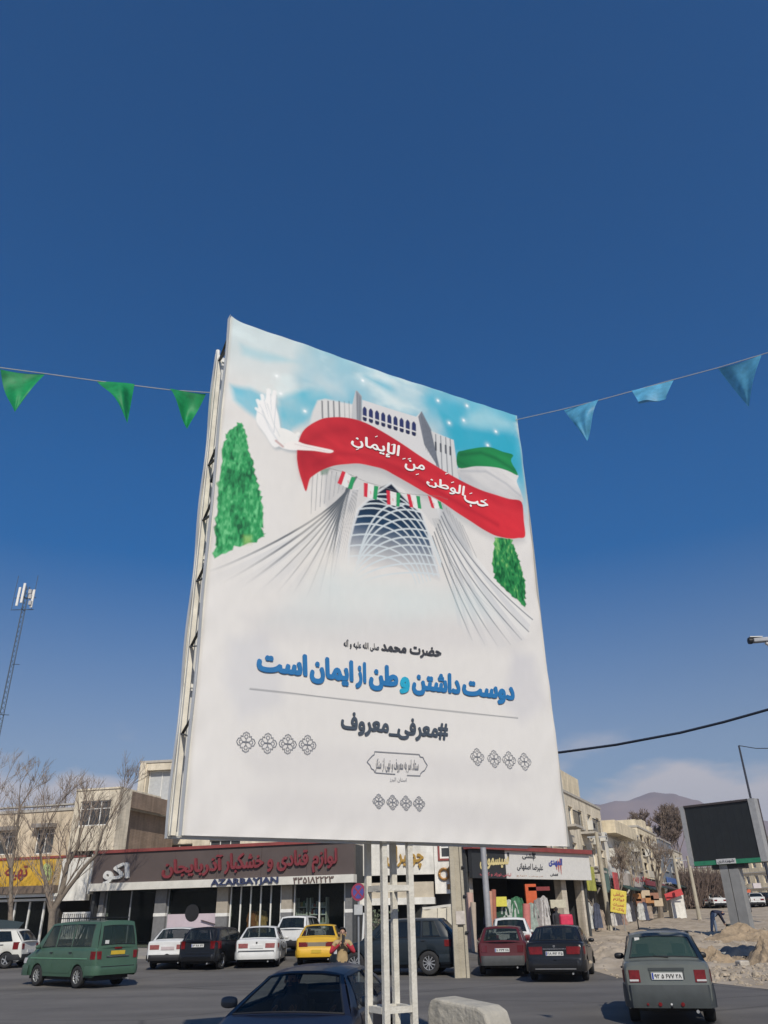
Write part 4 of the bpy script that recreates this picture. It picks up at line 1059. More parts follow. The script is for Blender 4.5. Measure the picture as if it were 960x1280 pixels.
    def lamp(end, y0, y1, z0, z1, m, wrap=.22, nm='taillight', out=.014, parent=None):
        for sgn in (1, -1):
            gg = MB()
            def fn(u, v):
                z = z0+(z1-z0)*v
                ywr = abs(y1)
                if u < .7: y = y0+(min(y1, hw*.9)-y0)*u/.7; x = fasc(end, y, z)+end*out
                else:
                    if y1 < hw*.9: y = y1; x = fasc(end, y, z)+end*out-end*wrap*.3*(u-.7)/.3
                    else:
                        k = (u-.7)/.3; x0 = fasc(end, hw*.9, z); x = x0-end*wrap*k; tt = (x+L/2) if end < 0 else (L/2-x); y = max(hw*.9, plan(tt)+.008)
                return Vector((x, y*sgn, z))
            gg.grid(fn, 14, 3); gg.grid(lambda u, v: fn(u*.7, 1)+Vector((-end*.05*v, 0, 0)), 6, 1); gg.grid(lambda u, v: fn(u*.7, 0)+Vector((-end*.05*v, 0, 0)), 6, 1); gg.grid(lambda u, v: fn(0, u)+Vector((-end*.05*v, 0, 0)), 2, 1)
            gg.build(nm, m, root, local=True, smooth=40)
    for a in P_['tail']: lamp(-1, *a)
    for a in P_['head']: lamp(1, *a, nm='headlight')
    # bumpers
    for end, (z0, z1, bm) in ((-1, P_['rb']), (1, P_['fb'])):
        gg = MB(); n = 16
        def bp(u, v, q=0.0):
            s_ = u*2-1
            if abs(s_) < .8: y = s_/.8*hw*.9; x = fasc(end, y, z0+.001 if z0 < dz[0] else z0)
            else:
                k = (abs(s_)-.8)/.2; x = fasc(end, hw*.9, z0)-end*.42*k; tt = (x+L/2) if end < 0 else (L/2-x); y = math.copysign(plan(tt), s_)
            o = .045+.02*math.sin(math.pi*v)-q; ny = max(0, (abs(s_)-.7)/.3)
            return Vector((x+end*o*(1-ny), y+math.copysign(o*.55*ny, s_), z0+(z1-z0)*v))
        gg.grid(bp, n*2, 4); gg.grid(lambda u, v: bp(u, 1, .05*v), n*2, 1); gg.grid(lambda u, v: bp(u, 0, .05*v), n*2, 1)
        gg.build('bumper', bm, root, local=True, smooth=45)
    # plates
    for end in (-1, 1):
        pz = P_.get('pz', .62) if end < 0 else .42; ph = .055; pwid = P_.get('plw', .26); x = fasc(end, 0, pz)+end*(.02 if end < 0 else .075)
        if end < 0 and pz < P_['rb'][1]+.02: x = fasc(end, 0, P_['rb'][0])+end*.075
        gg = MB(); gg.bb(x-.01, x+.01, -pwid, pwid, pz-ph, pz+ph); pl = gg.build('number_plate', P_.get('plate', PLW), root, local=True)
        if P_.get('ptxt'):
            gg = MB(); xx = x+end*.0115; gg.add([(xx, -end*pwid*-1*a, b) for a, b in ((-.97, pz-ph*.9), (-.86, pz-ph*.9), (-.86, pz+ph*.9), (-.97, pz+ph*.9))], [(0, 1, 2, 3)]); gg.build('blue_band', PLB, pl, local=True)
            tx = P_['ptxt']
            a_, b_, z_, i_, f_ = text_geo(tx, .025, 0, 4, False)
            gg = MB(); gg.v = [(xx+end*(.0015+.0002*i_[k]), end*(-.8+1.72*a_[k])*pwid, pz-ph*.62+ph*1.24*b_[k]) for k in range(len(a_))]; gg.f = f_; gg.m = [0]*len(f_); gg.build('lettering', BLACK, pl, local=True)
    # mirrors
    for sgn in (1, -1):
        gg = MB(); t = g3-.42; p = Vector((X(t), (yb(t)+.11)*sgn, belt(t)+.07)); gg.grid(lambda u, v: p+Vector(((.05*math.cos(2*math.pi*u))*math.sin(math.pi*v)+.0, (.10*sgn)*math.cos(math.pi*v), .062*math.sin(2*math.pi*u)*math.sin(math.pi*v)**.6)), 10, 8)
        gg.beam(p+Vector((0, -.09*sgn, -.04)), (X(t), yb(t)*sgn, belt(t)+.01), .05, .03)
        gg.build('mirror', P_.get('mirror', pm_), root, local=True, smooth=50)
    for i, a in enumerate(wa):
        for sgn in (1, -1): wheel(root, X(a), sgn*(hw-.115), r, .19, sgn, P_.get('rim', ALU), P_.get('spokes', 5))
    gg = MB(); gg.tube([(X(.45), -hw*.55, .24), (X(-.03), -hw*.55, .22)], .028, 8); gg.build('exhaust', STEEL, root, local=True)
    if P_.get('extra'): P_['extra'](root, dict(X=X, fasc=fasc, deck=deck, yt=yt, zr=zr, hw=hw, L=L, H=H, plan=plan, scr=scr, sp=sp))
    return root

GLD = glass('dark_car_glass', (.012, .016, .018), .25)
SEDAN = dict(L=4.4, W=1.70, H=1.43, r=.30, axles=(.98, 3.65), deck=[(0, .50), (.03, .58), (.055, .90), (.12, .955), (.9, .985), (1.5, .93), (3.25, .90), (3.6, .86), (4.22, .74), (4.33, .66), (4.4, .5)],
             gh=(.78, 1.38, 2.72, 3.42), wins=[((1.12, 1.50), (1.98, 1.98)), ((2.06, 2.06), (3.02, 2.62))], doors=[(1.18, 2.02), (2.04, 3.05)],
             tail=[(.36, .84, .66, .82, LRED)], head=[(.42, .86, .52, .66, LWHT)], rb=(.3, .5, BLACK), fb=(.28, .48, BLACK), pz=.72, seats=((1.95, .36), (1.95, -.36)), rub=True)
HATCH = dict(L=3.85, W=1.67, H=1.44, r=.29, axles=(.62, 3.05), hatch=True, deck=[(0, .5), (.02, .6), (.05, .93), (.12, .97), (1.2, .93), (2.8, .9), (3.1, .86), (3.68, .72), (3.8, .62), (3.85, .5)],
             gh=(.07, .48, 2.3, 2.95), wins=[((.45, .72), (1.28, 1.28)), ((1.36, 1.36), (2.5, 2.2))], doors=[(.82, 1.32), (1.34, 2.55)], tail=[(.52, .83, .68, .95, LRED)], head=[(.4, .84, .55, .7, LWHT)],
             rb=(.28, .5, BLACK), fb=(.28, .46, BLACK), pz=.6, rw=(.1, .86, .84), seats=((1.45, .35), (1.45, -.35)))
def W_(base, **kw): d = dict(base); d.update(kw); return d
wp = paint('white_car_paint', (.62, .62, .6)); blk = paint('black_car_paint', (.010, .0105, .012), .3); 

def badge(root, q, z, m=None, r=.035):
    g = MB(); g.disc((q['fasc'](-1, 0, z)-.012, 0, z), (1, 0, 0), r, .012, 14); g.build('badge', m or CHROME, root, local=True)

# --- green minibus
vg = paint('green_van_paint', srgb(74, 104, 86, .8), .35)
def van_extra(root, q):
    X, hw, yt, zr = q['X'], q['hw'], q['yt'], q['zr']
    g = MB()
    for s_ in (1, -1):
        g.tube([(X(.4), s_*(hw-.3), 1.98), (X(2.9), s_*(hw-.3), 1.98)], .018, 6)
        for t in (.45, 1.05, 1.65, 2.25, 2.85): g.tube([(X(t), s_*(hw-.3), 1.98), (X(t), s_*(hw-.3), 1.88)], .014, 5)
    for t in (.4, .9, 1.4, 1.9, 2.4, 2.9): g.tube([(X(t), -(hw-.3), 1.98), (X(t), hw-.3, 1.98)], .014, 6)
    g.build('roof_rack', BLACK, root, local=True)
    fs = q['fasc']; g = MB(); g.bb(fs(-1, 0, .8)-.03, fs(-1, 0, .8)+.01, -.42, .42, .855, .885); g.build('chrome_strip', CHROME, root, local=True)
    g = MB(); fn = q['scr'](False); p = fn(.62, .22, .012); g.box(p, (.004, .07, .05)); g.build('sticker', PLW, root, local=True)
    g = MB(); g.bb(fs(-1, 0, .4)-.055, fs(-1, 0, .4)+.02, -.62, .62, .42, .6); g.build('bumper_step', BLACK, root, local=True)
    g = MB(); p = Vector((fs(-1, 0, 1.08)-.02, .0, 1.10)); g.box(p, (.012, .13, .025)); g.build('badge', LRED, root, local=True)
    for s_ in (1, -1):
        g = MB(); g.bb(q['X'](.45), q['X'](3.75), s_*(hw+.004), s_*(hw+.016), .80, .83); g.build('side_moulding', mat('pale_green_trim', srgb(110, 160, 130, .8), .5), root, local=True)
VAN = dict(L=4.25, W=1.66, H=1.90, r=.31, axles=(.95, 3.3), hatch=True, zb=.3, round=.07, rlen=.2, deck=[(0, .5), (.02, .7), (.05, 1.08), (.1, 1.12), (2.9, 1.10), (3.5, 1.06), (3.75, .98), (4.1, .84), (4.2, .7), (4.25, .5)],
           gh=(.06, .20, 2.95, 3.72), wins=[((.42, .46), (1.45, 1.45)), ((1.53, 1.53), (2.35, 2.35)), ((2.45, 2.45), (3.25, 2.86))], doors=[(1.28, 2.38), (2.41, 3.35)], tail=[(.60, .84, .80, 1.02, LRED)], head=[(.45, .83, .66, .82, LWHT)],
           rb=(.36, .62, vg), fb=(.3, .6, vg), pz=.97, plate=PLY, rw=(.12, .82, .86), tumble=.12, paint=vg, seats=((2.4, .36), (2.4, -.36), (1.4, .36), (1.4, -.3)), extra=van_extra, glass=glass('green_grey_glass', (.03, .05, .042), .5), bow=.04, rim=mat('hubcap_grey', (.42, .43, .42), .4, .5), spokes=9, drop=1.4)
car('minibus', 'green minibus with a black roof rack and yellow rear plate driving past the shops', 'minibus', (-10.6, 30.1, .008), R(142.5), VAN)

# --- parked row before the left shops
def on(u, D, dz_=0.0): p = gx(u, D); return (p.x, p.y, p.z+dz_)
car('parked_car', 'white hatchback at the far left edge beside a dark green canopy', 'car', (-17.5, 38.2, terr(38)), R(176), W_(HATCH, paint=paint('ivory_car_paint', (.58, .57, .52)), glass=GLD))
samand_tail = [(.34, .86, .68, .84, mat('pinkish_lamp', (.26, .075, .07), .4, coat=.1, var=.3, scale=14))]
car('parked_car', 'white sedan parked just right of the green minibus, partly behind it', 'car', (-8.95, 37.2, terr(36)), R(91), W_(SEDAN, paint=wp, tail=samand_tail, plate=mat('pale_plate', (.5, .42, .42), .5)))
car('parked_car', 'black hatchback parked between two white sedans before the grey shop', 'car', (-7.2, 36.4, terr(35)), R(77), W_(HATCH, paint=blk, H=1.46, pz=.83, ptxt='۱۳ ۶۸ ۴۲', tail=[(.54, .83, .72, .98, LRED)], rb=(.3, .52, blk), glass=GLD))
car('parked_car', 'white sedan with a black bumper strip parked left of the yellow taxi', 'car', (-5.45, 37.0, terr(35.5)), R(92), W_(SEDAN, paint=wp, tail=samand_tail, rb=(.3, .56, wp), extra=lambda r_, q: (badge(r_, q, .86, BLACK), MB().bb(q['X'](-.05)-.03, q['X'](0)-.02, -.7, .7, .575, .60).build('bumper_strip', BLACK, r_, local=True))))
car('parked_car', 'white hatchback half hidden behind the white sedan and the yellow taxi', 'car', (-4.35, 42.2, terr(42)+.1), R(80), W_(HATCH, paint=wp, H=1.5, glass=GLD))
def taxi_extra(root, q):
    g = MB(); g.bb(q['X'](1.9), q['X'](2.2), -.3, .3, q['H']+.0, q['H']+.02); g.build('roof_bar', BLACK, root, local=True)
    g = MB(); x = q['fasc'](-1, 0, .76)-.012; g.bb(x, x+.02, -.42, .42, .67, .81); g.build('rear_panel', mat('dull_grey_panel', (.2, .17, .13), .6), root, local=True)
ty = paint('taxi_yellow', (.62, .37, .03), .4)
car('taxi', 'yellow taxi sedan parked beside the shop with shelves behind the man in red', 'taxi', (-3.05, 37.4, terr(36)), R(90), W_(SEDAN, paint=ty, rb=(.3, .54, ty), plate=PLY, pz=.5, plw=.2, extra=taxi_extra, glass=glass('clear_car_glass', (.03, .035, .03), .65)))
# --- dark SUV behind the posts
navy = paint('dark_blue_paint', (.010, .017, .024), .4)
SUV = dict(L=4.5, W=1.85, H=1.72, r=.36, axles=(.95, 3.6), hatch=True, zb=.32, deck=[(0, .6), (.02, .7), (.06, 1.08), (.14, 1.12), (2.4, 1.08), (3.3, 1.04), (3.6, .98), (4.3, .86), (4.42, .75), (4.5, .6)],
           gh=(.1, .62, 2.55, 3.35), wins=[((.5, .78), (1.15, 1.15)), ((1.22, 1.22), (2.05, 2.05)), ((2.13, 2.13), (3.0, 2.48))], doors=[(1.0, 2.08), (2.1, 3.05)], tail=[(.6, .93, .85, 1.05, LRED)], head=[(.5, .93, .66, .84, LWHT)],
           rb=(.38, .62, navy), fb=(.36, .6, navy), pz=.75, rw=(.1, .84, .86), paint=navy, glass=GLD, spokes=10, rim=mat('bright_alloy', (.55, .56, .57), .3, .8), seats=((1.9, .4), (1.9, -.4)))
car('parked_suv', 'dark blue SUV with bright alloy wheels behind the four billboard posts', 'car', (.15, 31.7, .05), R(166), SUV)
# --- maroon hatchback, white vehicle roof behind it
mar = paint('maroon_paint', (.085, .016, .02), .38)
car('parked_car', 'maroon hatchback with a grey bumper parked right of the concrete pole', 'car', (3.95, 31.6, .05), R(80), W_(HATCH, paint=mar, H=1.42, L=3.9, ptxt='۱۱ ۲۳۴ ۶۸', plw=.24, pz=.72, rb=(.28, .56, mat('faded_bumper', (.065, .068, .07), .6)), tail=[(.50, .83, .66, .86, mat('maroon_lamp', (.10, .012, .016), .2, coat=.6))]))
car('parked_car', 'white hatchback hidden behind the maroon hatchback, only its roof showing', 'car', (4.9, 37.0, terr(37)), R(84), W_(HATCH, paint=wp, H=1.5, glass=GLD))
# --- black sedan
def blk_extra(root, q):
    badge(root, q, .93); g = MB(); x = q['fasc'](-1, 0, .86)-.01; g.bb(x-.012, x+.02, -.34, .34, .845, .87); g.build('chrome_strip', CHROME, root, local=True)
    g = MB(); x = q['fasc'](-1, 0, .4)-.075; g.bb(x, x+.02, -.6, .6, .33, .36); g.build('lower_strip', mat('dull_silver', (.2, .2, .2), .5, .5), root, local=True)
car('parked_car', 'black sedan with red tail lights parked between maroon and silver cars', 'car', (5.45, 29.0, .01), R(74), W_(SEDAN, paint=blk, L=4.6, W=1.78, H=1.47, deck=[(0, .55), (.03, .64), (.07, .96), (.14, 1.02), (.9, 1.03), (1.5, .97), (3.35, .93), (3.7, .88), (4.4, .74), (4.52, .66), (4.6, .55)],
    gh=(.62, 1.35, 2.75, 3.5), tail=[(.36, .88, .72, .92, LRED)], rb=(.28, .56, blk), pz=.74, ptxt='۲۸ ۶۱۲ ۳۵', r=.32, axles=(.95, 3.75), extra=blk_extra, spokes=7, rub=False, glass=GLD))
# --- silver green-grey sedan, nearest
silv = paint('silver_green_paint', (.145, .156, .140), .3, .3); sbump = mat('grey_bumper_plastic', (.05, .058, .06), .5, var=.12)
def silver_extra(root, q):
    fs = q['fasc']; X = q['X']
    g = MB(); x = fs(-1, 0, .80); g.bb(x-.015, x+.03, -.31, .31, .845, .885); g.bb(x-.012, x+.03, .275, .30, .70, .85); g.bb(x-.012, x+.03, -.30, -.275, .70, .85); g.build('plate_surround', sbump, root, local=True)
    for y, m, r_ in ((.19, LRED, .032), (-.19, LRED, .032), (0, LWHT, .018), (.40, LRED, .02)):
        g = MB(); g.disc((fs(-1, 0, .36)-.06, y, .33), (1, 0, 0), r_, .02, 12); g.build('reflector', m, root, local=True)
    g = MB(); g.tube([(X(-.0), .0, .3), (X(-.1), 0, .28), (X(-.13), 0, .31)], .018, 6); g.build('tow_hook', BLACK, root, local=True)
    for s_ in (1, -1):
        g = MB(); fsx = fs(-1, .6, .7)-.02; g.bb(fsx-.004, fsx+.02, s_*.50, s_*.66, .675, .705); g.build('reversing_lamp', LWHT, root, local=True)
    for s_ in (1, -1):
        g = MB(); g.beam((X(1.35), s_*(q['yt'](1.5)-.01), q['zr'](1.5)+.02), (X(2.75), s_*(q['yt'](2.6)-.01), q['zr'](2.6)+.02), .03, .03); g.build('roof_gutter', BLACK, root, local=True)
    fn = q['scr'](False); g = MB(); p = fn(.72, .78, .012); g.box(p, (.004, .045, .035)); g.build('sticker', PLW, root, local=True)
    g = MB(); g.tube([fn(-.12, .07, .015), fn(.25, .13, .02)], .01, 5); g.build('rear_wiper', BLACK, root, local=True)
    g = MB(); g.tube([(X(1.2), -.5, 1.36), (X(1.0), -.48, 1.40)], .006, 5); g.build('aerial', BLACK, root, local=True)
car('parked_car', 'silver grey green sedan with dark bumper nearest on the right of the road', 'car', (5.42, 18.2, .008), R(75), W_(SEDAN, paint=silv, L=3.95, W=1.54, H=1.44, r=.28, axles=(.72, 3.05),
    deck=[(0, .52), (.02, .62), (.045, .90), (.10, .955), (.55, .985), (1.2, .93), (2.9, .90), (3.2, .86), (3.8, .72), (3.9, .62), (3.95, .52)], gh=(.42, .86, 2.4, 3.05), wins=[((.78, 1.04), (1.5, 1.5)), ((1.58, 1.58), (2.65, 2.28))], doors=[(.95, 1.53), (1.55, 2.68)],
    tail=[(.47, .83, .66, .85, LRED)], rb=(.27, .62, sbump), fb=(.27, .5, sbump), pz=.755, plw=.27, ptxt='۹۲ ۵ ۶۷۷ ۲۸', extra=silver_extra, rub=False, rglass=glass('green_rear_glass', (.03, .055, .045), .12, .1), tumble=.14, rw=(.10, .86, .87), seats=((1.7, .34), (1.7, -.34)), rim=mat('plain_steel_rim', (.25, .25, .25), .5, .5), mirror=BLACK, round=.09))
# --- near dark blue car under the billboard
NEAR_YAW = -99
car('passing_car', 'dark navy blue car in the foreground with driver and passenger inside', 'car', (-.98, 10.95, .008), R(NEAR_YAW), W_(SEDAN, paint=paint('navy_paint', (.010, .013, .028), .45), H=1.27, L=4.0, W=1.5, r=.29, axles=(.75, 3.15),
    deck=[(0, .5), (.03, .58), (.055, .88), (.12, .93), (.6, .95), (1.2, .91), (2.8, .89), (3.1, .86), (3.75, .72), (3.9, .62), (4.0, .5)], gh=(.5, .95, 2.3, 3.1), wins=[((.85, 1.1), (1.5, 1.5)), ((1.58, 1.58), (2.7, 2.2))], doors=[(1.0, 1.53), (1.55, 2.75)], glass=glass('see_through_glass', (.01, .012, .014), .72, .1), seats=((1.5, .36), (1.5, -.36)), tumble=.24, mirror=mat('dark_mirror', (.08, .085, .09), .4)))

# ================================================================== BUILDINGS
PANE = mat('window_pane', (.05, .055, .06), .12, var=.5, scale=.8, spec=.6)
SHADE = mat('drawn_blind', (.36, .35, .31), .8, var=.2, scale=4)
def cutwall(g, F, s0, s1, z0, z1, ops, o=0.0, m=0, rev=.16):
    """wall sheet with openings (a0, a1, b0, b1) and their reveals"""
    S_ = sorted({s0, s1} | {v for q in ops for v in q[:2] if s0 < v < s1}); Z_ = sorted({z0, z1} | {v for q in ops for v in q[2:4] if z0 < v < z1})
    for i in range(len(S_)-1):
        for j in range(len(Z_)-1):
            cs, cz = (S_[i]+S_[i+1])/2, (Z_[j]+Z_[j+1])/2
            if any(q[0] < cs < q[1] and q[2] < cz < q[3] for q in ops): continue
            g.add([F.pt(S_[i], Z_[j], o), F.pt(S_[i+1], Z_[j], o), F.pt(S_[i+1], Z_[j+1], o), F.pt(S_[i], Z_[j+1], o)], [(0, 1, 2, 3)], m)
    for a0, a1, b0, b1 in [q[:4] for q in ops]:
        c = [(a0, b0), (a1, b0), (a1, b1), (a0, b1)]
        for k in range(4):
            p, q = c[k], c[(k+1) % 4]; g.add([F.pt(p[0], p[1], o), F.pt(q[0], q[1], o), F.pt(q[0], q[1], o-rev), F.pt(p[0], p[1], o-rev)], [(0, 1, 2, 3)], m)
def shell(g, F, s0, s1, z0, z1, dep, o=0.0, m=0, roof=True):
    g.fb(F, s0, s0+.15, z0, z1, o-dep, o-.003, m); g.fb(F, s1-.15, s1, z0, z1, o-dep, o-.003, m); g.fb(F, s0+.15, s1-.15, z0, z1, o-dep, o-dep+.15, m)
def window(root, F, q, o=0.0, frame=WHITE, nx=2, nz=1, pane=PANE, rev=.14, fw=.06, trans=None):
    a0, a1, b0, b1 = q; g = MB()
    g.fb(F, a0, a1, b0, b0+fw, o-rev, o-rev+.05); g.fb(F, a0, a1, b1-fw, b1, o-rev, o-rev+.05); g.fb(F, a0, a0+fw, b0+fw, b1-fw, o-rev, o-rev+.05); g.fb(F, a1-fw, a1, b0+fw, b1-fw, o-rev, o-rev+.05)
    for i in range(1, nx): s_ = a0+(a1-a0)*i/nx; g.fb(F, s_-fw*.4, s_+fw*.4, b0+fw, b1-fw, o-rev, o-rev+.045)
    if trans: g.fb(F, a0+fw, a1-fw, trans-fw*.4, trans+fw*.4, o-rev, o-rev+.047)
    for i in range(1, nz): z_ = b0+(b1-b0)*i/nz; g.fb(F, a0+fw, a1-fw, z_-fw*.4, z_+fw*.4, o-rev, o-rev+.047)
    w = g.build('window', frame, root)
    for i in range(nx):
        x0 = a0+(a1-a0)*i/nx+.01; x1 = a0+(a1-a0)*(i+1)/nx-.01
        MB().fb(F, x0, x1, b0+.01, b1-.01, o-rev-.03, o-rev-.01).build('pane', pane, w)
    return w
def roofslab(root, F, s0, s1, z, dep, m=CONC, o=0.0, par=.35, name='roof', pm=None):
    g = MB(); g.fb(F, s0-.05, s1+.05, z-.02, z+.14, o-dep-.05, o+.07); g.build(name, m, root)
def Z(F, u, v, o=0.0): return F.px(u, v, o)[1]
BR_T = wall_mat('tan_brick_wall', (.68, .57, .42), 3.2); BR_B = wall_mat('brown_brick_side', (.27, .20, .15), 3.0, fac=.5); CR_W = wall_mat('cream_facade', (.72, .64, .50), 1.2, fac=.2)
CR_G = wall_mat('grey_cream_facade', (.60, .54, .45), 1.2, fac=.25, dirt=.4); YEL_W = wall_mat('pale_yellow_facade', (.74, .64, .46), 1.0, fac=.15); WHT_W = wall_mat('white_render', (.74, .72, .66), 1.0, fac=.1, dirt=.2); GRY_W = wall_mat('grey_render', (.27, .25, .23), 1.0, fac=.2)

# ---------- left tan brick block with the yellow sign
FL = Fac(-70, 52.5, 140, 49.6)
sA, sB = 0.0, FL.s(140, 1060)
gz = terr(50)-.2
bL = empty('brick_building', FL.pt((sA+sB)/2, gz, -3), label='tan brick two storey block above the yellow shop sign at far left', cat='building')
zr_ = Z(FL, 60, 1014); z1_ = Z(FL, 60, 1073.5)
def qpx(F, u0, v0, u1, v1, o=0.0):
    a = F.px(u0, v0, o); b = F.px(u1, v1, o); return (a[0], b[0], b[1], a[1])
w2 = qpx(FL, 47, 1036, 64, 1067); w3 = qpx(FL, 0, 1040, 17, 1068); w4 = qpx(FL, -45, 1040, -25, 1068); bayw = qpx(FL, 90, 1063, 128, 1073)
g = MB(); cutwall(g, FL, sA, sB, z1_, zr_, [w2, w3, w4, bayw]); shell(g, FL, sA, sB-.02, gz, zr_, 7)
g.build('wall', BR_T, bL)
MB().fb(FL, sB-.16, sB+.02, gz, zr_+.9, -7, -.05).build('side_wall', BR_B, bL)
roofslab(bL, FL, sA, sB, zr_, 7); MB().fb(FL, sA, FL.s(92, 1012), zr_+.30, zr_+.38, -.3, .1).build('parapet_rail', CONC, bL)
for q in (w2, w3, w4): window(bL, FL, q, nx=2, trans=q[3]-.3); MB().fb(FL, q[0]-.1, q[1]+.1, q[3]+.02, q[3]+.25, 0, .5).build('window_canopy', GRY_W, bL)
window(bL, FL, bayw, nx=3)
# projecting bay
bay = qpx(FL, 96, 989, 141, 1062, .8); bw = qpx(FL, 101, 1002, 135, 1031, .8)
g = MB(); cutwall(g, FL, bay[0], bay[1], bay[2], bay[3], [bw], .8); g.fb(FL, bay[0], bay[0]+.1, bay[2], bay[3], -.5, .795); g.fb(FL, bay[1]-.1, bay[1], bay[2], bay[3], -.5, .795); g.fb(FL, bay[0]+.1, bay[1]-.1, bay[2], bay[2]+.1, -.5, .79)
g.fb(FL, bay[0], bay[1], bay[3], bay[3]+.1, -4, .86); g.fb(FL, bay[0]+.1, bay[1]-.1, zr_+.14, bay[3], -4, -3.9)
g.build('bay', CR_W, bL); window(bL, FL, bw, .8, nx=3, trans=bw[2]+(bw[3]-bw[2])*.68)
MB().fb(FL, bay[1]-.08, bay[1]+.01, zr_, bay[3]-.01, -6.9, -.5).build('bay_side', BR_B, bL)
MB().fb(FL, sA, FL.s(114, 1072), z1_-.03, z1_+.1, 0, .55).build('red_trim', REDBAND, bL)
# ground floor
zf = Z(FL, 60, 1107); ysg = qpx(FL, -60, 1075, 72, 1107, .6)
sg = MB().fb(FL, ysg[0], ysg[1], ysg[2], ysg[3], .3, .5).build('shop_sign', mat('orange_yellow_sign', (.62, .34, .03), .5, var=.3, scale=1.2, col2=(.75, .48, .06)), bL)
fac_text(FL, 'تهیه غذای', [(-25, 1083), (42, 1080), (42, 1101), (-25, 1104)], sg, mat('dark_red_ink', (.22, .03, .03), .6), o=.52, bold=.03)
leaf = mat('sign_leaf_green', (.45, .55, .2), .6); g = MB(); c = FL.px(59, 1090, .5)
g.add([FL.pt(c[0]+.34*math.cos(t)*1.0, c[1]+.45*math.sin(t)+.2*math.cos(t)*-1, .505) for t in [i*math.pi/7 for i in range(14)]], [tuple(range(14))]); g.build('leaf_motif', leaf, sg)
MB().fb(FL, sA, ysg[1], Z(FL, 30, 1118), zf-.02, .05, .9).build('awning', mat('brown_awning', (.16, .12, .09), .8, var=.2), bL)
MB().fb(FL, sA, ysg[1], Z(FL, 30, 1122), Z(FL, 30, 1118)-.01, .0, .7).build('shutter_box', WHITE, bL)
MB().fb(FL, sA, ysg[1], Z(FL, 30, 1127), Z(FL, 30, 1124), .0, .45).build('lower_shutter_box', OFFW, bL)
MB().fb(FL, FL.s(73, 1100), FL.s(116, 1100), Z(FL, 95, 1126), z1_-.05, .1, .5).build('blank_white_panel', WHT_W, bL)
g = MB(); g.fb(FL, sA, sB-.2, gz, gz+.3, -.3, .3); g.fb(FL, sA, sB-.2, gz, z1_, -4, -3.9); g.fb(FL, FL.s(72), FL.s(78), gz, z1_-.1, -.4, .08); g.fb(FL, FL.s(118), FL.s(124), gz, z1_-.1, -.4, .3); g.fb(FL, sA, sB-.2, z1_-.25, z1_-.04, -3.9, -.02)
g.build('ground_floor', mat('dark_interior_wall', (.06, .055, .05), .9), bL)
for u in (-38, -12, 21, 39, 57): MB().fb(FL, FL.s(u)-.05, FL.s(u)+.05, gz+.3, Z(FL, 30, 1127)-.02, -.1, 0).build('door_mullion', WHITE, bL)
for u0, u1 in ((-38, -12), (-12, 21), (21, 39), (39, 57)): MB().fb(FL, FL.s(u0)+.06, FL.s(u1)-.06, gz+.31, Z(FL, 30, 1127)-.03, -.07, -.05).build('glass_door', glass('shop_glass', (.015, .018, .02), .88), bL)
# white railing
rl = empty('railing', FL.pt(FL.s(98), terr(50), .4), label='white slatted railing beneath the blank white panel left of the grey shop', cat='railing')
zt_, zb_ = Z(FL, 98, 1140, .4), Z(FL, 98, 1156, .4)-.7
g = MB(); a0, a1 = FL.s(79, 1145, .4), FL.s(118, 1145, .4); g.fb(FL, a0, a1, zt_-.09, zt_, .37, .45); g.fb(FL, a0, a1, zb_, zb_+.08, .37, .45); g.build('rail', WHITE, rl)
n_ = 15
for i in range(n_+1): s_ = a0+(a1-a0)*i/n_; MB().fb(FL, s_-.035, s_+.035, zb_+.08, zt_-.09, .38, .44).build('slat', WHITE, rl)
# dark green canopy at the left edge
cn = empty('canopy', at(5, 1165, 42)-Vector((0, 0, 1)), label='dark green cloth canopy over the pavement at the left edge', cat='canopy')
g = MB(); g.grid(lambda a, b: at(-45, 1153, 42).lerp(at(30, 1153, 42), a)+Vector((0, -1.4*b, -.8*b+.1*math.sin(a*9)*b+.12*math.sin(a*3.1))), 14, 6); g.build('cloth', mat('dark_green_canvas', (.03, .045, .05), .9), cn, smooth=60, fix=False)
for u in (-40, 27): p = at(u, 1162, 41); MB().tube([(p.x, p.y, terr(41)), (p.x, p.y, p.z-.15)], .03, 6).build('pole', STEEL, cn)

# ---------- tall cream block behind
FT = Fac(168, 58, 420, 56)
s0, s1 = FT.s(176, 960), FT.s(415, 960); zr_ = Z(FT, 195, 953)
bT = empty('tall_building', FT.pt((s0+s1)/2, 0, -3), label='tall cream block with stacked loggias rising behind the grey shop sign', cat='building')
ops = [qpx(FT, 184, 963, 214, 999), qpx(FT, 180, 1009, 212, 1046)]
for k in range(1, 5):
    d = 4.2*k
    for q in list(ops[:2]): ops.append((q[0]+d, q[1]+d, q[2], q[3]))
lowz = Z(FT, 195, 1058); ops += [qpx(FT, 190, 1056, 240, 1062), qpx(FT, 262, 1050, 300, 1057)]
g = MB(); cutwall(g, FT, s0, s1, terr(56)-.3, zr_, ops, rev=.5); shell(g, FT, s0, s1, terr(56)-.3, zr_, 9)
g.build('wall', CR_W, bT); roofslab(bT, FT, s0, s1, zr_, 9)
for k, q in enumerate(ops):
    if k >= 10: window(bT, FT, q, nx=3, rev=.2); continue
    zz0 = q[2]+(q[3]-q[2])*(.48 if k % 2 else .0)
    window(bT, FT, (q[0]+.05, q[1]-.05, zz0, q[3]-.02), rev=.45, nx=2, pane=SHADE if k % 3 == 1 else mat('white_blind', (.45, .46, .46), .6))
    if k % 2: MB().fb(FT, q[0]+.02, q[1]-.02, q[2], zz0-.01, -.42, -.1).build('infill', wall_mat('buff_brick_infill', (.62, .56, .44), 3.0, fac=.5), bT)
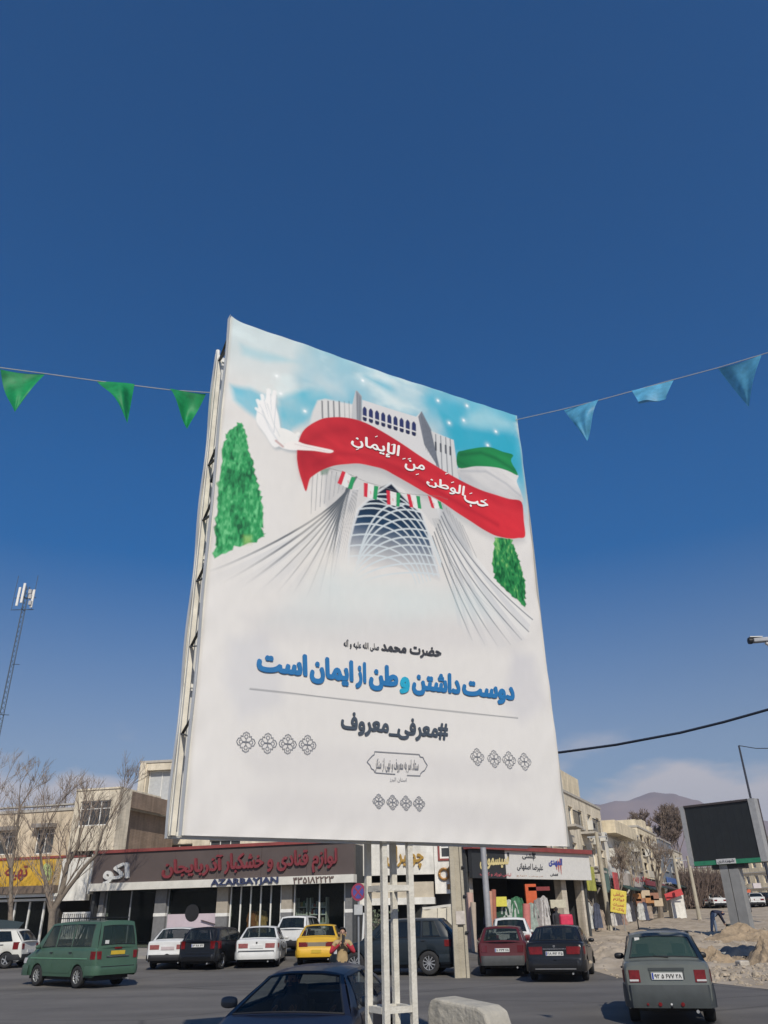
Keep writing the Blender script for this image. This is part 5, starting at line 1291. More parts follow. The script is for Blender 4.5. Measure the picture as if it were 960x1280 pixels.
g = MB(); g.fb(FT, s0-.02, s0+.42, terr(56), zr_-.01, 0.002, .12); g.build('pilaster', CR_W, bT)

# ---------- grey shop with red 3-D lettering
FA = Fac(117, 48.3, 448, 44.0)
sa, sb = 0.0, FA.s(447, 1090)
def zavg(F, a, b): return (Z(F, *a)+Z(F, *b))/2
zt = zavg(FA, (160, 1067), (440, 1053.5)); zs0 = zavg(FA, (160, 1104), (440, 1093.5)); zb0_ = zavg(FA, (160, 1113), (440, 1104)); gz = terr(46)-.15; pv_ = terr(46)+.12
shopA = empty('shop_building', FA.pt(sb/2, gz, -2.5), label='single storey shop with red letters on a long grey sign above four bays', cat='shop')
GREYS = mat('grey_sign_panel', (.098, .076, .070), .55, var=.12, scale=.7)
sgn = []
npan = 6
for i in range(npan):
    a = sa+(sb-sa)*i/npan+.006; b = sa+(sb-sa)*(i+1)/npan-.006
    sgn.append(MB().fb(FA, a, b, zs0+.002, zt, .3, .62).build('sign_panel', GREYS, shopA))
MB().fb(FA, sa-.05, sb+.03, zt+.004, zt+.16, .1, .72).build('red_trim', REDBAND, shopA)
MB().fb(FA, sa, sb+.05, zb0_, zs0-.002, .28, .80).build('white_canopy_band', OFFW, shopA)
MB().fb(FA, sa-.14, sa-.01, zs0-.5, zt, .0, .66).build('sign_end_panel', OFFW, shopA)
RED3 = mat('red_sign_letter', (.19, .035, .042), .45, var=.15); NVY = mat('navy_sign_letter', (.035, .045, .10), .5); WH3 = mat('white_sign_letter', (.6, .6, .58), .5)
fac_text(FA, 'لوازم قنادی و خشکبار', [(288, 1068), (427, 1061), (427, 1090), (288, 1098)], sgn[3], RED3, o=.62, ext=.05, depth=.14, bold=.03)
fac_text(FA, 'آذربایجان', [(211, 1073), (286, 1069), (286, 1094), (211, 1099)], sgn[1], RED3, o=.62, ext=.05, depth=.14, bold=.03)
fac_text(FA, 'اکو', [(138, 1079), (170, 1079), (170, 1104), (138, 1107)], sgn[0], WH3, o=.62, ext=.05, depth=.14, bold=.03)
fac_text(FA, 'AZARBAYJAN', [(273, 1100), (356, 1096.5), (356, 1106.5), (273, 1110)], shopA, NVY, o=.80, ext=.05, depth=.08, bold=.03, arabic=False)
fac_text(FA, '۴۳۵۱۸۲۲۲۳', [(374, 1097.5), (424, 1095.5), (424, 1103.5), (374, 1105.5)], shopA, mat('brown_sign_letter', (.12, .08, .07), .5), o=.80, ext=.03, depth=.03, bold=.02)
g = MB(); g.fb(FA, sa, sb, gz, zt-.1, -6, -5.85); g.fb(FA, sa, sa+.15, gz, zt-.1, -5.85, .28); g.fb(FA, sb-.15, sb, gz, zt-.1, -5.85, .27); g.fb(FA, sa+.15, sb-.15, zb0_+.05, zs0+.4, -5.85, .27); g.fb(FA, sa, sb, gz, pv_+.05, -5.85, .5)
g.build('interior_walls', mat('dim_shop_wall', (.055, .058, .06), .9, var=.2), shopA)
MB().fb(FA, sa, sb, zt-.1, zt, -6, .28).build('roof', CONC, shopA)
cols = [(124, 130), (194, 208), (271, 285), (352, 365), (432, 446)]
for u0, u1 in cols:
    a0, a1 = FA.s(u0, 1130), FA.s(u1, 1130); zc = Z(FA, (u0+u1)/2, 1144 if u0 < 300 else 1139)
    c = MB().fb(FA, a0, a1, gz, zc-.06, -.5, .05).build('column', GREYTILE, shopA)
    MB().fb(FA, a0-.012, a1+.012, zc-.058, zc+.10, -.5, .07).build('white_band', WHITE, c)
    MB().fb(FA, a0, a1, zc+.102, zb0_, -.5, .05).build('upper_tile', GREYTILE if u0 < 200 or u0 > 400 else mat('beige_tile', (.36, .32, .26), .6), c)
# shop-front glazing
def glaz(u0, u1, o=-.15, n=3, top=None):
    a0, a1 = FA.s(u0, 1130), FA.s(u1, 1130)
    for i in range(n+1): s_ = a0+(a1-a0)*i/n; MB().fb(FA, s_-.035, s_+.035, pv_+.05, zb0_+.04, o-.04, o+.04).build('glazing_bar', WHITE if u0 > 280 else STEEL, shopA)
    for i in range(n): MB().fb(FA, a0+(a1-a0)*i/n+.04, a0+(a1-a0)*(i+1)/n-.04, pv_+.06, zb0_+.03, o-.01, o+.01).build('glass_pane', glass('shop_glass', (.015, .018, .02), .88), shopA)
glaz(131, 193, n=2); glaz(209, 270, n=1); glaz(287, 350, n=5); glaz(367, 430, n=2)
# poster in the second bay
q = qpx(FA, 209, 1143, 269, 1180, -.1)
pst = tag(MB().fb(FA, q[0]+.05, q[1]-.05, q[2], q[3], -.11, -.08).build('window_poster', mat('pale_pink_poster', (.52, .44, .48), .6, var=.1, scale=1)), label='pale pink poster with a black disc in the second bay of the grey shop', cat='poster')
c = FA.px(240, 1141, -.07); g = MB(); g.add([FA.pt(c[0]+.42*math.cos(t), c[1]+.42*math.sin(t), -.068) for t in [i*math.pi/10 for i in range(20)]], [tuple(range(20))]); g.build('black_disc', BLACK, pst)
g = MB(); a, b = FA.px(252, 1150, -.07), FA.px(269, 1155, -.07); g.beam(FA.pt(a[0], a[1], -.068), FA.pt(b[0], b[1], -.068), .02, .22, up=Vector((FA.n.x, FA.n.y, 0))); g.build('dark_bar', mat('dark_brown_print', (.06, .04, .04), .7), pst)
# shelves with goods
rr = random.Random(5)
pal = [(.5, .5, .48), (.4, .38, .3), (.1, .16, .3), (.35, .08, .06), (.45, .35, .12), (.08, .2, .12), (.55, .55, .55)]
pm_l = [mat('goods_%s' % n, c, .5, var=.1) for n, c in zip(('white', 'tan', 'blue', 'red', 'amber', 'green', 'pale'), pal)]
for nm, u0, u1, lv, lab in (('shelf_unit', 371, 385, (1134, 1143, 1154, 1164), 'left half of the white shelves behind the yellow taxi'), ('shelf_unit', 388, 409, (1134, 1143, 1154, 1164), 'right half of the white shelves behind the yellow taxi')):
    a0, a1 = FA.s(u0, 1130, -.7), FA.s(u1, 1130, -.7); sh = empty('shelf_unit', FA.pt((a0+a1)/2, pv_, -.8), label='white shop shelves, '+lab, cat='shelf')
    g = MB(); zt2 = Z(FA, 390, 1122, -.8)
    for s_ in (a0, a1-.05): g.fb(FA, s_, s_+.05, pv_+.05, zt2, -1.0, -.6)
    g.build('upright', WHITE, sh)
    for v in lv: zz_ = Z(FA, (u0+u1)/2, v, -.8); MB().fb(FA, a0+.05, a1-.05, zz_-.03, zz_+.02, -1.0, -.6).build('shelf', WHITE, sh)
    st = [MB() for _ in pm_l]
    for v in lv:
        zz_ = Z(FA, (u0+u1)/2, v, -.8)+.021; s_ = a0+.08
        while s_ < a1-.16:
            w_ = rr.uniform(.06, .13); h_ = rr.uniform(.10, .27); st[rr.randrange(7)].fb(FA, s_, s_+w_, zz_, zz_+h_, -.9, -.68); s_ += w_+rr.uniform(.01, .06)
    for k, m_ in enumerate(st):
        if m_.v: tag(m_.build('packed_goods', pm_l[k], sh), kind='stuff')
def garment(name, label, p, w, h, m, cat='garment', flare=1.25, group=None, parent=None, sleeve=True):
    """hanging clothing: shoulders, a waist, folds"""
    g = MB(); n = 12
    def fn(a, b, sd):
        k = b; wd = w/2*(.30+.62*min(1, k*9)) if k < .1 else w/2*(1-.14*math.sin(math.pi*min(1, k*1.6)))*(1+(flare-1)*k)
        t = a*2-1; return Vector(p)+Vector((t*wd, sd*(.05+.03*math.sin(t*9+k*3))*math.sqrt(max(0, 1-t*t*.98)), h*(1-k)-.03*abs(t)*(k < .1)))
    g.grid(lambda a, b: fn(a, b, -1), n, 10); g.grid(lambda a, b: fn(a, b, 1), n, 10)
    if sleeve:
        for sg_ in (1, -1): g.tube([Vector(p)+Vector((sg_*w*.36, 0, h*.93)), Vector(p)+Vector((sg_*w*.56, -.02, h*.68)), Vector(p)+Vector((sg_*w*.60, -.03, h*.48))], [.07*w*1.6, .055*w*1.6, .05*w*1.6], 6)
    o = g.build(name, m, parent, smooth=60)
    return tag(o, label, cat, group) if parent is None else o
for u, v0, v1, c, lab in ((315, 1138, 1166, (.34, .13, .05), 'orange brown dress displayed inside the glass doors, left one'), (326, 1137, 1166, (.5, .3, .12), 'pale orange patterned dress displayed inside the glass doors, right one')):
    a = at(u, v1, 46.3); b = at(u, v0, 46.3); garment('displayed_dress', lab, a, .5, b.z-a.z, mat('dress_%d' % u, c, .8, var=.4, scale=8))

# ---------- white shop with gilt lettering
FB = Fac(440, 45.2, 584, 44.6)
gz = terr(45)-.15
bB = empty('shop_building', FB.pt(FB.L/2, gz, -3), label='white fronted shop with gilt letters directly behind the four billboard posts', cat='shop')
zA, zB = Z(FB, 500, 1094), Z(FB, 500, 1030); s0, s1, s2, s3 = FB.s(448), FB.s(552), FB.s(545), FB.s(584)
fw_ = MB().fb(FB, s0, FB.s(544.5), zA, zB, -.2, .25).build('white_fascia', WHT_W, bB)
fac_text(FB, 'چوبیران', [(484, 1058), (530, 1058), (530, 1086), (484, 1086)], fw_, mat('gilt_letter', (.50, .30, .07), .35, .5), o=.25, ext=.05, depth=.1, bold=.03)
g = MB(); g.fb(FB, s0, s3, gz, zB, -6.2, -6); g.fb(FB, s0, s0+.2, gz, zB, -6, -.2); g.fb(FB, s3-.2, s3, gz, zB, -6, -.2); g.fb(FB, s0, s3, zB-.2, zB, -6.2, -.2); g.fb(FB, s0+.2, s3-.2, gz, gz+.3, -6, -.1); g.build('wall', GRY_W, bB)
q = qpx(FB, 447, 1104, 542, 1121, .9)
g = MB(); g.fb(FB, q[0], q[1], q[2], q[3], .6, .72); g.fb(FB, q[1]-.1, q[1], q[2], q[3], -.2, .6); g.build('balcony_parapet', CREAM, bB)
MB().fb(FB, q[0]-.05, q[1]+.05, q[2]-.32, q[2]-.004, -.25, .85).build('balcony_slab', WHT_W, bB)
MB().fb(FB, FB.s(458), FB.s(476), gz, Z(FB, 470, 1148), -.6, -.4).build('grey_wall_panel', CR_G, bB)
MB().fb(FB, FB.s(449), FB.s(457), gz, Z(FB, 450, 1131), -.2, .1).build('pink_panel', mat('salmon_panel', (.42, .22, .17), .7, var=.15), bB)
# white wall with red-framed window and emblem
rw_ = qpx(FB, 549, 1046, 574, 1073)
g = MB(); cutwall(g, FB, FB.s(545), s3, Z(FB, 560, 1117), zB, [rw_], .3); g.fb(FB, FB.s(545), FB.s(545)+.1, Z(FB, 560, 1117), zB, -.5, .296); g.fb(FB, FB.s(545)+.1, s3, Z(FB, 560, 1117), Z(FB, 560, 1117)+.1, -.5, .29); g.build('white_wall', WHT_W, bB)
window(bB, FB, rw_, .3, nx=2, nz=2, fw=.09, rev=.12)
g = MB(); a0, a1, b0, b1 = rw_
for k in ((a0-.1, a0, b0-.1, b1+.1), (a1, a1+.1, b0-.1, b1+.1), (a0, a1, b0-.1, b0), (a0, a1, b1, b1+.1)): g.fb(FB, *k, .302, .36)
g.build('red_window_surround', REDBAND, bB)
GB = mat('brown_gold_letter', (.36, .19, .06), .45, .3, var=.3, scale=5); c = FB.px(562, 1095, .3)
g = MB(); g.tube([FB.pt(c[0]-.28+.25*math.cos(t), c[1]+.1+.25*math.sin(t), .36) for t in [i*math.pi/8 for i in range(17)]], .07, 6); g.build('emblem_ring', GB, bB)
g = MB(); g.prism([FB.pt(c[0]+x, c[1]+z, .31) for x, z in ((-.1, .35), (.15, .62), (.45, .7), (.5, .35), (.3, .25), (.55, 0), (.45, -.25), (0, -.3), (-.05, -.05), (.2, .1))], FB.pt(0, 0, .1)-FB.pt(0, 0, 0)); g.build('emblem', GB, bB)
MB().fb(FB, c[0]-.15, c[0]+.55, c[1]-.62, c[1]-.38, .31, .37).build('emblem_base', GB, bB)

# ---------- black and white sign shop curving away to the right
FC = Fac(584, 43.8, 735, 50.2)
gz = terr(46)-.15; zt = zavg(FC, (590, 1060), (720, 1071)); zrt = zavg(FC, (590, 1055.5), (720, 1064.5)); zb = zavg(FC, (600, 1098), (720, 1101)); pv_ = terr(47)
shopC = empty('shop_building', FC.pt(FC.L/2, gz, -3), label='shop with one black and one white sign under a dark red band', cat='shop')
MB().fb(FC, -.1, FC.L+.1, zt+.004, zrt, .1, .75).build('red_trim', REDBAND, shopC)
sk = FC.s(631, 1080, .5)
blk_s = MB().fb(FC, .0, sk-.01, zb, zt, .3, .55).build('black_sign', mat('black_sign_board', (.03, .032, .034), .5), shopC)
wht_s = MB().fb(FC, sk+.01, FC.L, zb, zt, .3, .55).build('white_sign', mat('white_sign_board', (.60, .59, .56), .5, var=.06), shopC)
fac_text(FC, 'سیسمونی', [(590, 1069), (626, 1067), (626, 1086), (590, 1088)], blk_s, mat('cream_yellow_letter', (.62, .52, .25), .5), o=.56, bold=.04)
fac_text(FC, 'لباس نوزاد و کودک', [(590, 1090.5), (629, 1092), (629, 1097), (590, 1096)], blk_s, mat('pink_red_letter', (.5, .12, .14), .5), o=.56, bold=.02)
fac_text(FC, 'گلشنی', [(643, 1066), (660, 1067), (660, 1076), (643, 1075)], wht_s, INK, o=.56, bold=.04)
fac_text(FC, 'علیرضا اصفهانی', [(636.5, 1079), (669, 1081), (669, 1091), (636.5, 1089)], wht_s, INK, o=.56, bold=.03)
fac_text(FC, 'فروش انواع', [(636, 1094), (669, 1095.5), (669, 1097.5), (636, 1096.5)], wht_s, mat('faded_orange_ink', (.5, .3, .2), .6), o=.56, bold=.0)
fac_text(FC, 'المهدی', [(676, 1073), (693, 1074), (693, 1085), (676, 1084)], wht_s, mat('royal_blue_ink', (.05, .07, .28), .5), o=.56, bold=.06)
fac_text(FC, 'کفش', [(678, 1092), (688, 1092.5), (688, 1096.5), (678, 1096)], wht_s, INK, o=.56, bold=.04)
for u in (635.5, 666.5):
    c = FC.px(u, 1071, .56); g = MB(); g.add([FC.pt(c[0]+x, c[1]+z, .562) for x, z in ((-.09, .16), (0, .24), (.09, .16), (.05, -.05), (.0, -.24), (-.05, -.05))], [(0, 1, 2, 3, 4, 5)]); g.build('tulip_motif', INK, wht_s)
c = FC.px(697, 1082, .56); g = MB()
for dx, h_ in ((-.12, .5), (.05, .75), (.24, .95)): g.add([FC.pt(c[0]+dx+x, c[1]+z*h_, .562) for x, z in ((-.06, .2), (.02, .45), (.1, 0), (.02, -.5), (-.02, -.4))], [(0, 1, 2, 3, 4)])
g.build('flame_motif', mat('dull_red_ink', (.42, .14, .12), .5), wht_s)
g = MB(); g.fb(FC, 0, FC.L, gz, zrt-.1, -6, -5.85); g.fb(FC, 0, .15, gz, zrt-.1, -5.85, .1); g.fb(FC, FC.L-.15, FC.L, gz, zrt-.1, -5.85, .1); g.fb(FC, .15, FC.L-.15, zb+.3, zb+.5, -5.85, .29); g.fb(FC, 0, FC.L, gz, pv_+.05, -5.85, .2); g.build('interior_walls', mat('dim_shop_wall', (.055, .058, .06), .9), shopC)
MB().fb(FC, 0, FC.L, zrt-.1, zrt-.004, -6, .1).build('roof', CONC, shopC)
for u in (588, 706, 731): a = FC.s(u, 1120); MB().fb(FC, a-.22, a+.22, gz, zb+.28, -.5, 0).build('column', CR_G, shopC)
# upper wall set back above this shop
# goods in front of it
D0 = 44
def roll(u, v0, v1, D, r, m, label, lean=.12):
    b = gx(u, D); t = at(u, v0, D); MB_ = MB().tube([Vector((b.x, b.y-lean, b.z)), Vector((t.x-lean*.3, t.y+.05, t.z))], r, 12)
    return tag(MB_.build('fabric_roll', m, smooth=40), label, 'fabric roll')
roll(659, 1130, 1180, 43.2, .19, mat('salmon_cloth', (.5, .17, .15), .8, var=.15), 'tall salmon red fabric roll standing right of the maroon hatchback')
roll(613, 1114, 1150, 43.0, .14, mat('peach_cloth', (.5, .26, .18), .8), 'peach fabric roll standing right of the thin steel lamp post')
roll(618, 1112, 1150, 43.4, .12, mat('rust_cloth', (.34, .13, .09), .8), 'rust coloured fabric roll beside the peach one')
roll(588, 1116, 1170, 41.5, .17, mat('pinkish_cloth', (.5, .33, .27), .8), 'pinkish beige fabric roll just right of the concrete pole')
roll(592.5, 1128, 1180, 41.0, .13, mat('beige_cloth', (.4, .33, .26), .8), 'beige fabric roll leaning beside the pinkish one')
for u, v0, v1, w_, c, lab in ((626, 1128, 1158, .75, (.02, .06, .035), 'dark green garment under the yellow square card'), (639, 1124, 1160, .7, (.42, .45, .42), 'pale striped garment left of the salmon fabric roll'), (649, 1120, 1160, .6, (.05, .16, .08), 'mid green garment just left of the salmon roll'),
    (667, 1128, 1165, .55, (.3, .36, .32), 'grey green patterned garment under the orange red box'), (678, 1122, 1168, .55, (.28, .26, .25), 'grey coat hanging left of the grey column'), (684, 1119, 1168, .4, (.5, .48, .46), 'narrow white coat hanging beside the grey coat'), (615, 1140, 1170, .6, (.05, .05, .08), 'dark jacket hanging low behind the thin steel post')):
    D = 44.3; a = at(u, v1, D); b = at(u, v0, D); garment('hanging_garment', lab, a, w_, b.z-a.z, mat('cloth_%d' % u, c, .85, var=.35, scale=7))
q = at(625.5, 1127, 44.0); tag(MB().box(q, (.32, .03, .22)).build('price_card', mat('yellow_card', (.6, .55, .08), .6)), label='yellow square card hanging in the dark shop opening', cat='card')
ob = empty('display_box', at(668, 1122, 44.6)-Vector((0, 0, .5)), label='orange red box frame hanging under the white sign', cat='display')
a = at(663.5, 1120, 44.6); MB().box(a, (.28, .2, .55)).build('panel', mat('orange_red_plastic', (.55, .10, .03), .5), ob); b = at(673, 1111, 44.6); MB().box(b, (.55, .2, .09)).build('arm', mat('dark_red_plastic', (.2, .03, .03), .5), ob)
q = at(697, 1130, 46.5); tag(bevel(MB().box(q, (.42, .2, .2)).build('carton', mat('cream_carton', (.5, .47, .36), .8)), .02), label='cream carton hung in front of the grey column', cat='carton')
q = at(707.5, 1150, 41); tag(bevel(MB().box(q, (.30, .2, .24)).build('bag', mat('crimson_bag', (.55, .03, .08), .6, var=.2)), .08, 3), label='crimson bag carried above the roof of the black sedan', cat='bag')
# cream covered load behind the SUV
cl_ = empty('covered_cart', gx(551, 37), label='cart under a cream tied sheet between the SUV and the concrete pole', cat='cart')
b = gx(551, 37); t_ = at(551, 1135, 37)
g = MB(); g.grid(lambda a, v: Vector((b.x+(a-.5)*2*.78*(1-.12*v**4), b.y-.45*(1-.1*v)+.04*math.sin(a*12), b.z+.35+(t_.z-b.z-.35)*v-.05*math.cos(a*3)*v)), 16, 8)
g.grid(lambda a, v: Vector((b.x+(a-.5)*2*.78*.88, b.y-.41+.95*v, t_.z-.05*math.cos(a*3)+.10*math.sin(math.pi*v))), 16, 6)
for s_ in (1, -1): g.grid(lambda a, v, s_=s_: Vector((b.x+s_*.78*(1-.12*v**4), b.y-.45+.99*a, b.z+.35+(t_.z-b.z-.38)*v)), 4, 8)
g.build('cream_sheet', mat('cream_sheet', (.62, .57, .46), .8, var=.1), cl_, smooth=60)
g = MB()
for x in (-.15, .25): g.tube([Vector((b.x+x, b.y-.47, b.z+.4)), Vector((b.x+x+.08, b.y-.44, t_.z-.02)), Vector((b.x+x+.1, b.y+.4, t_.z+.03))], .012, 5)
g.build('rope', BLACK, cl_); g = MB(); g.bb(b.x-.75, b.x+.75, b.y-.4, b.y+.5, b.z+.28, b.z+.36); g.build('tray', STEEL, cl_)
for x in (-.5, .5): MB().disc((b.x+x, b.y-.42, b.z+.2), (0, 1, 0), .2, .06, 16).build('wheel', RUBBER, cl_)

# ---------- street running up to the right
FR = Fac(680, 46.5, 762, 62)
AWN = [mat('awning_dark_green', (.03, .06, .05), .8), mat('awning_charcoal', (.04, .04, .045), .8), mat('awning_brown', (.10, .06, .045), .8)]
def rowb(name, label, u0, u1, vt, wall, floors, nwin, dep=9, frame=WHITE, base=None, o=0.0, wfill=PANE, ww=.42):
    s0, s1 = FR.s(u0, 1100, o), FR.s(u1, 1100, o); z1 = Z(FR, (u0+u1)/2, vt, o); yb_ = FR.pt(s0, 0).y; g0_ = terr(yb_)-.4
    r_ = empty(name, FR.pt((s0+s1)/2, g0_, -dep/2), label=label, cat='building')
    z0 = terr(FR.pt((s0+s1)/2, 0).y)+3.3; ops = []
    fh = (z1-z0-.3)/floors
    for f in range(floors):
        for k in range(nwin):
            c = s0+(s1-s0)*(k+.5)/nwin; w_ = (s1-s0)/nwin*ww; ops.append((c-w_/2, c+w_/2, z0+f*fh+fh*.28, z0+f*fh+fh*.80))
    g = MB(); cutwall(g, FR, s0, s1, z0-.35, z1, ops, o, rev=.25); shell(g, FR, s0, s1, base or g0_, z1, dep, o); g.build('wall', wall, r_)
    roofslab(r_, FR, s0, s1, z1, dep, o=o)
    for q in ops: window(r_, FR, q, o, nx=2, rev=.2, fw=.07, frame=frame, pane=wfill); MB().fb(FR, q[0]-.08, q[1]+.08, q[2]-.1, q[2]-.002, o-.02, o+.12).build('sill', CONC, r_)
    sl0 = FR.s(737, 1140) if base else s0
    g = MB(); g.fb(FR, sl0+.02, s1-.02, g0_+.01, z0-.36, o-4, o-3.9); g.build('shop_back', DARK, r_)  # back wall coloured dark to stand for the shade inside the openings
    for k in range(nwin+1):
        c = s0+(s1-s0)*k/nwin
        if c < sl0-.3: continue
        MB().fb(FR, max(s0, c-.12), min(s1, c+.12), g0_, z0-.36, o-.4, o-.004).build('pier', GRY_W, r_)
        if c < s1-.5: MB().prism([FR.pt(c+.1, z0-.5, .02), FR.pt(c+.1, z0-.5-.1, .02), FR.pt(c+.1, z0-1.2, 1.3), FR.pt(c+.1, z0-1.12, 1.32)], FR.pt(min(s1, c+(s1-s0)/nwin)-.2, 0)-FR.pt(c, 0)).build('awning', AWN[k % 3], r_)  # dark awnings added to throw shade on the shop fronts
    return r_, s0, s1, z0, z1
r1, s0, s1, z0, z1 = rowb('apartment_building', 'long cream grey three storey block receding from the billboard right edge', 688, 762, 1000, CR_W, 2, 6, base=5.35)
# cream stair tower on its roof
a0, a1 = FR.s(700, 1000), FR.s(726, 1000); MB().fb(FR, a0, a1, z1+.142, Z(FR, 713, 969), -4, -.02).build('roof_tower', YEL_W, r1)
for k in range(2):
    zz_ = z0+ (z1-z0)/2*k+.1
    for a in (s0+(s1-s0)*.55, s0+(s1-s0)*.22):
        g = MB(); g.fb(FR, a, a+2.2, zz_, zz_+.14, .004, .95); bs = g.build('balcony_slab', CONC, r1)
        g = MB(); g.fb(FR, a, a+2.2, zz_+.9, zz_+.95, .88, .93); 
        for i in range(9): g.fb(FR, a+.02+i*.265, a+.05+i*.265, zz_+.14, zz_+.9, .89, .92)
        g.build('balcony_railing', BLACK, bs)
r2, s0, s1, z0, z1 = rowb('apartment_building', 'lower building with a projecting beige roof box beyond the long cream block', 763, 791, 1052, WHT_W, 1, 2, ww=.5)
MB().fb(FR, s0+.1, s1-.1, z1+.142, Z(FR, 777, 1036), -4, .9).build('roof_box', YEL_W, r2)
MB().tube([FR.pt(s0+2, z1+1, -2), FR.pt(s0+2, z1+3.4, -2)], .05, 6).build('roof_pole', WHITE, r2); MB().tube([FR.pt(s0+3.6, z1+1, -2), FR.pt(s0+3.6, z1+2.4, -2)], .04, 6).build('roof_pole', WHITE, r2)
r3, *_ = rowb('apartment_building', 'dark grey shaded building between the beige roof box and the bright cream facade', 791.5, 806, 1047, GRY_W, 2, 2)  # a shaded side: its shade is put into the grey wall colour
r4, s0, s1, z0, z1 = rowb('apartment_building', 'bright cream building with ornate uneven top beyond the shaded grey one', 806.5, 829, 1044, YEL_W, 3, 3, frame=mat('dark_window_frame', (.06, .05, .045), .6), ww=.55)
for k in range(3): MB().fb(FR, s0+(s1-s0)*(k+.1)/3, s0+(s1-s0)*(k+.7)/3, z1+.142, z1+.7+.3*(k % 2), -2, -.1).build('roof_ornament', YEL_W, r4)
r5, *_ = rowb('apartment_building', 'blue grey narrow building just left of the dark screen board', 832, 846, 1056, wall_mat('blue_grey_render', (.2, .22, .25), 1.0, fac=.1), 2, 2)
r6, *_ = rowb('apartment_building', 'cream narrow building half hidden behind the screen board and the brown tree', 846.5, 858, 1068, CR_W, 2, 2)
# cluttered first-floor boxes and air conditioners along the row
rq = random.Random(8)
for i, (u, v) in enumerate(((741, 1032), (747, 1050), (756, 1046), (768, 1066), (779, 1064), (788, 1070), (797, 1060), (811, 1066), (818, 1056), (825, 1072))):
    p = FR.px(u, v, .3); ac = empty('air_conditioner', FR.pt(p[0], p[1]-.3, .25), label='air conditioner box on the street facade, %s from the left in the row' % ('first', 'second', 'third', 'fourth', 'fifth', 'sixth', 'seventh', 'eighth', 'ninth', 'last')[i], cat='air conditioner', group='air conditioners on the receding street facades')
    MB().fb(FR, p[0]-.45, p[0]+.45, p[1]-.3, p[1]+.3, .02, .4).build('housing', OFFW, ac); MB().disc(FR.pt(p[0], p[1], .405), (FR.n.x, FR.n.y, 0), .2, .02, 12).build('fan_grille', DARK, ac)
# shop signs along the street
def flat_sign(u0, v0, u1, v1, o, m, label, text=None, tm=None, shp=None, tilt=0):
    q = qpx(FR, u0, v0, u1, v1, o); r_ = empty('shop_sign', FR.pt((q[0]+q[1])/2, q[2], o-.05), label=label, cat='sign'); 
    bevel(MB().fb(FR, q[0], q[1], q[2], q[3], o-.12, o).build('board', m, r_), .02)
    if text: fac_text(FR, text, [(u0+3, v0+6), (u1-4, v0+6), (u1-4, v1-7), (u0+3, v1-7)], r_, tm, o=o+.01, bold=.04)
    return r_
flat_sign(733, 1082, 746, 1114, 1.2, mat('yellow_green_board', (.42, .42, .08), .6, var=.35, scale=3), 'yellow green sign hung beside the end of the white sign')
flat_sign(751, 1084, 764, 1116, .9, mat('dull_green_board', (.10, .17, .14), .6, var=.3, scale=3), 'dull green tall sign behind the leaning concrete pole')
flat_sign(767, 1090, 775, 1114, .9, mat('red_white_board', (.45, .08, .08), .6, var=.3, scale=4), 'narrow red sign right of the dull green one')
flat_sign(776, 1090, 806, 1112, .7, mat('pale_board', (.45, .40, .35), .6, var=.25, scale=2), 'long pale sign with red writing behind bare trees', 'پوشاک زنانه', mat('red_ink', (.45, .05, .05), .6))
flat_sign(808, 1100, 832, 1110, .9, mat('maroon_board', (.22, .04, .05), .6), 'maroon shop sign under the bright cream facade', 'کیف و کفش', WHITE)
flat_sign(834, 1096, 848, 1106, .9, mat('blue_board', (.06, .12, .3), .6), 'small blue shop sign near the far end of the street')
flat_sign(811, 1088, 820, 1098, .7, mat('cream_board', (.55, .5, .4), .6), 'small cream square sign below the bright cream facade')
flat_sign(712, 1062, 722, 1078, -.3 if False else .4, mat('white_ac_board', (.5, .5, .48), .6), 'small white sign above the end of the white fascia')
# A-frame yellow sign, tilted
c = at(773, 1127, 55); ys = empty('standing_sign', gx(773, 55), label='yellow sign board standing tilted on the pavement by the leaning pole', cat='sign')
X_, Z_ = Vector((1, 0, -.18)).normalized(), Vector((.18, 0, 1)).normalized(); Y_ = Vector((0, 1, 0))
yb2 = bevel(MB().box(c, (.50, .04, .66), 0, (X_, Y_, Z_)).build('board', mat('yellow_sign_board', (.62, .5, .08), .6, var=.2, scale=2), ys), .05)
for k, (tx, zz_) in enumerate((('خیاطی', .38), ('لوازم', .1), ('تعمیرات', -.2), ('پلاک ۸', -.45))):
    lettering(tx, lambda a, b, z, zz_=zz_: c+X_*((a-.5)*.7)+Z_*(zz_+(b-.5)*.22)+Y_*(-.045-z), yb2, mat('red_brown_ink', (.4, .1, .05), .6), bold=.03)
for s_ in (-.3, .3): MB().tube([c+X_*s_-Z_*.6, Vector((c.x+s_-.12, c.y, terr(55)))], .025, 6).build('leg', STEEL, ys)
# red banner and white kiosk further on
kk_ = empty('kiosk', gx(844, 72), label='small white kiosk with a red slanting banner near the far poles', cat='kiosk')
c = at(845, 1130, 72); MB().box((c.x, c.y, (c.z+terr(72))/2+.35), (.55, .5, (c.z-terr(72))/2+.5)).build('cabin', WHT_W, kk_); c2 = at(842, 1118, 71.2)
MB().box(c2, (.75, .05, .24), 0, (Vector((1, 0, .28)).normalized(), Y_, Vector((-.28, 0, 1)).normalized())).build('banner', mat('red_banner', (.5, .06, .06), .7), kk_)
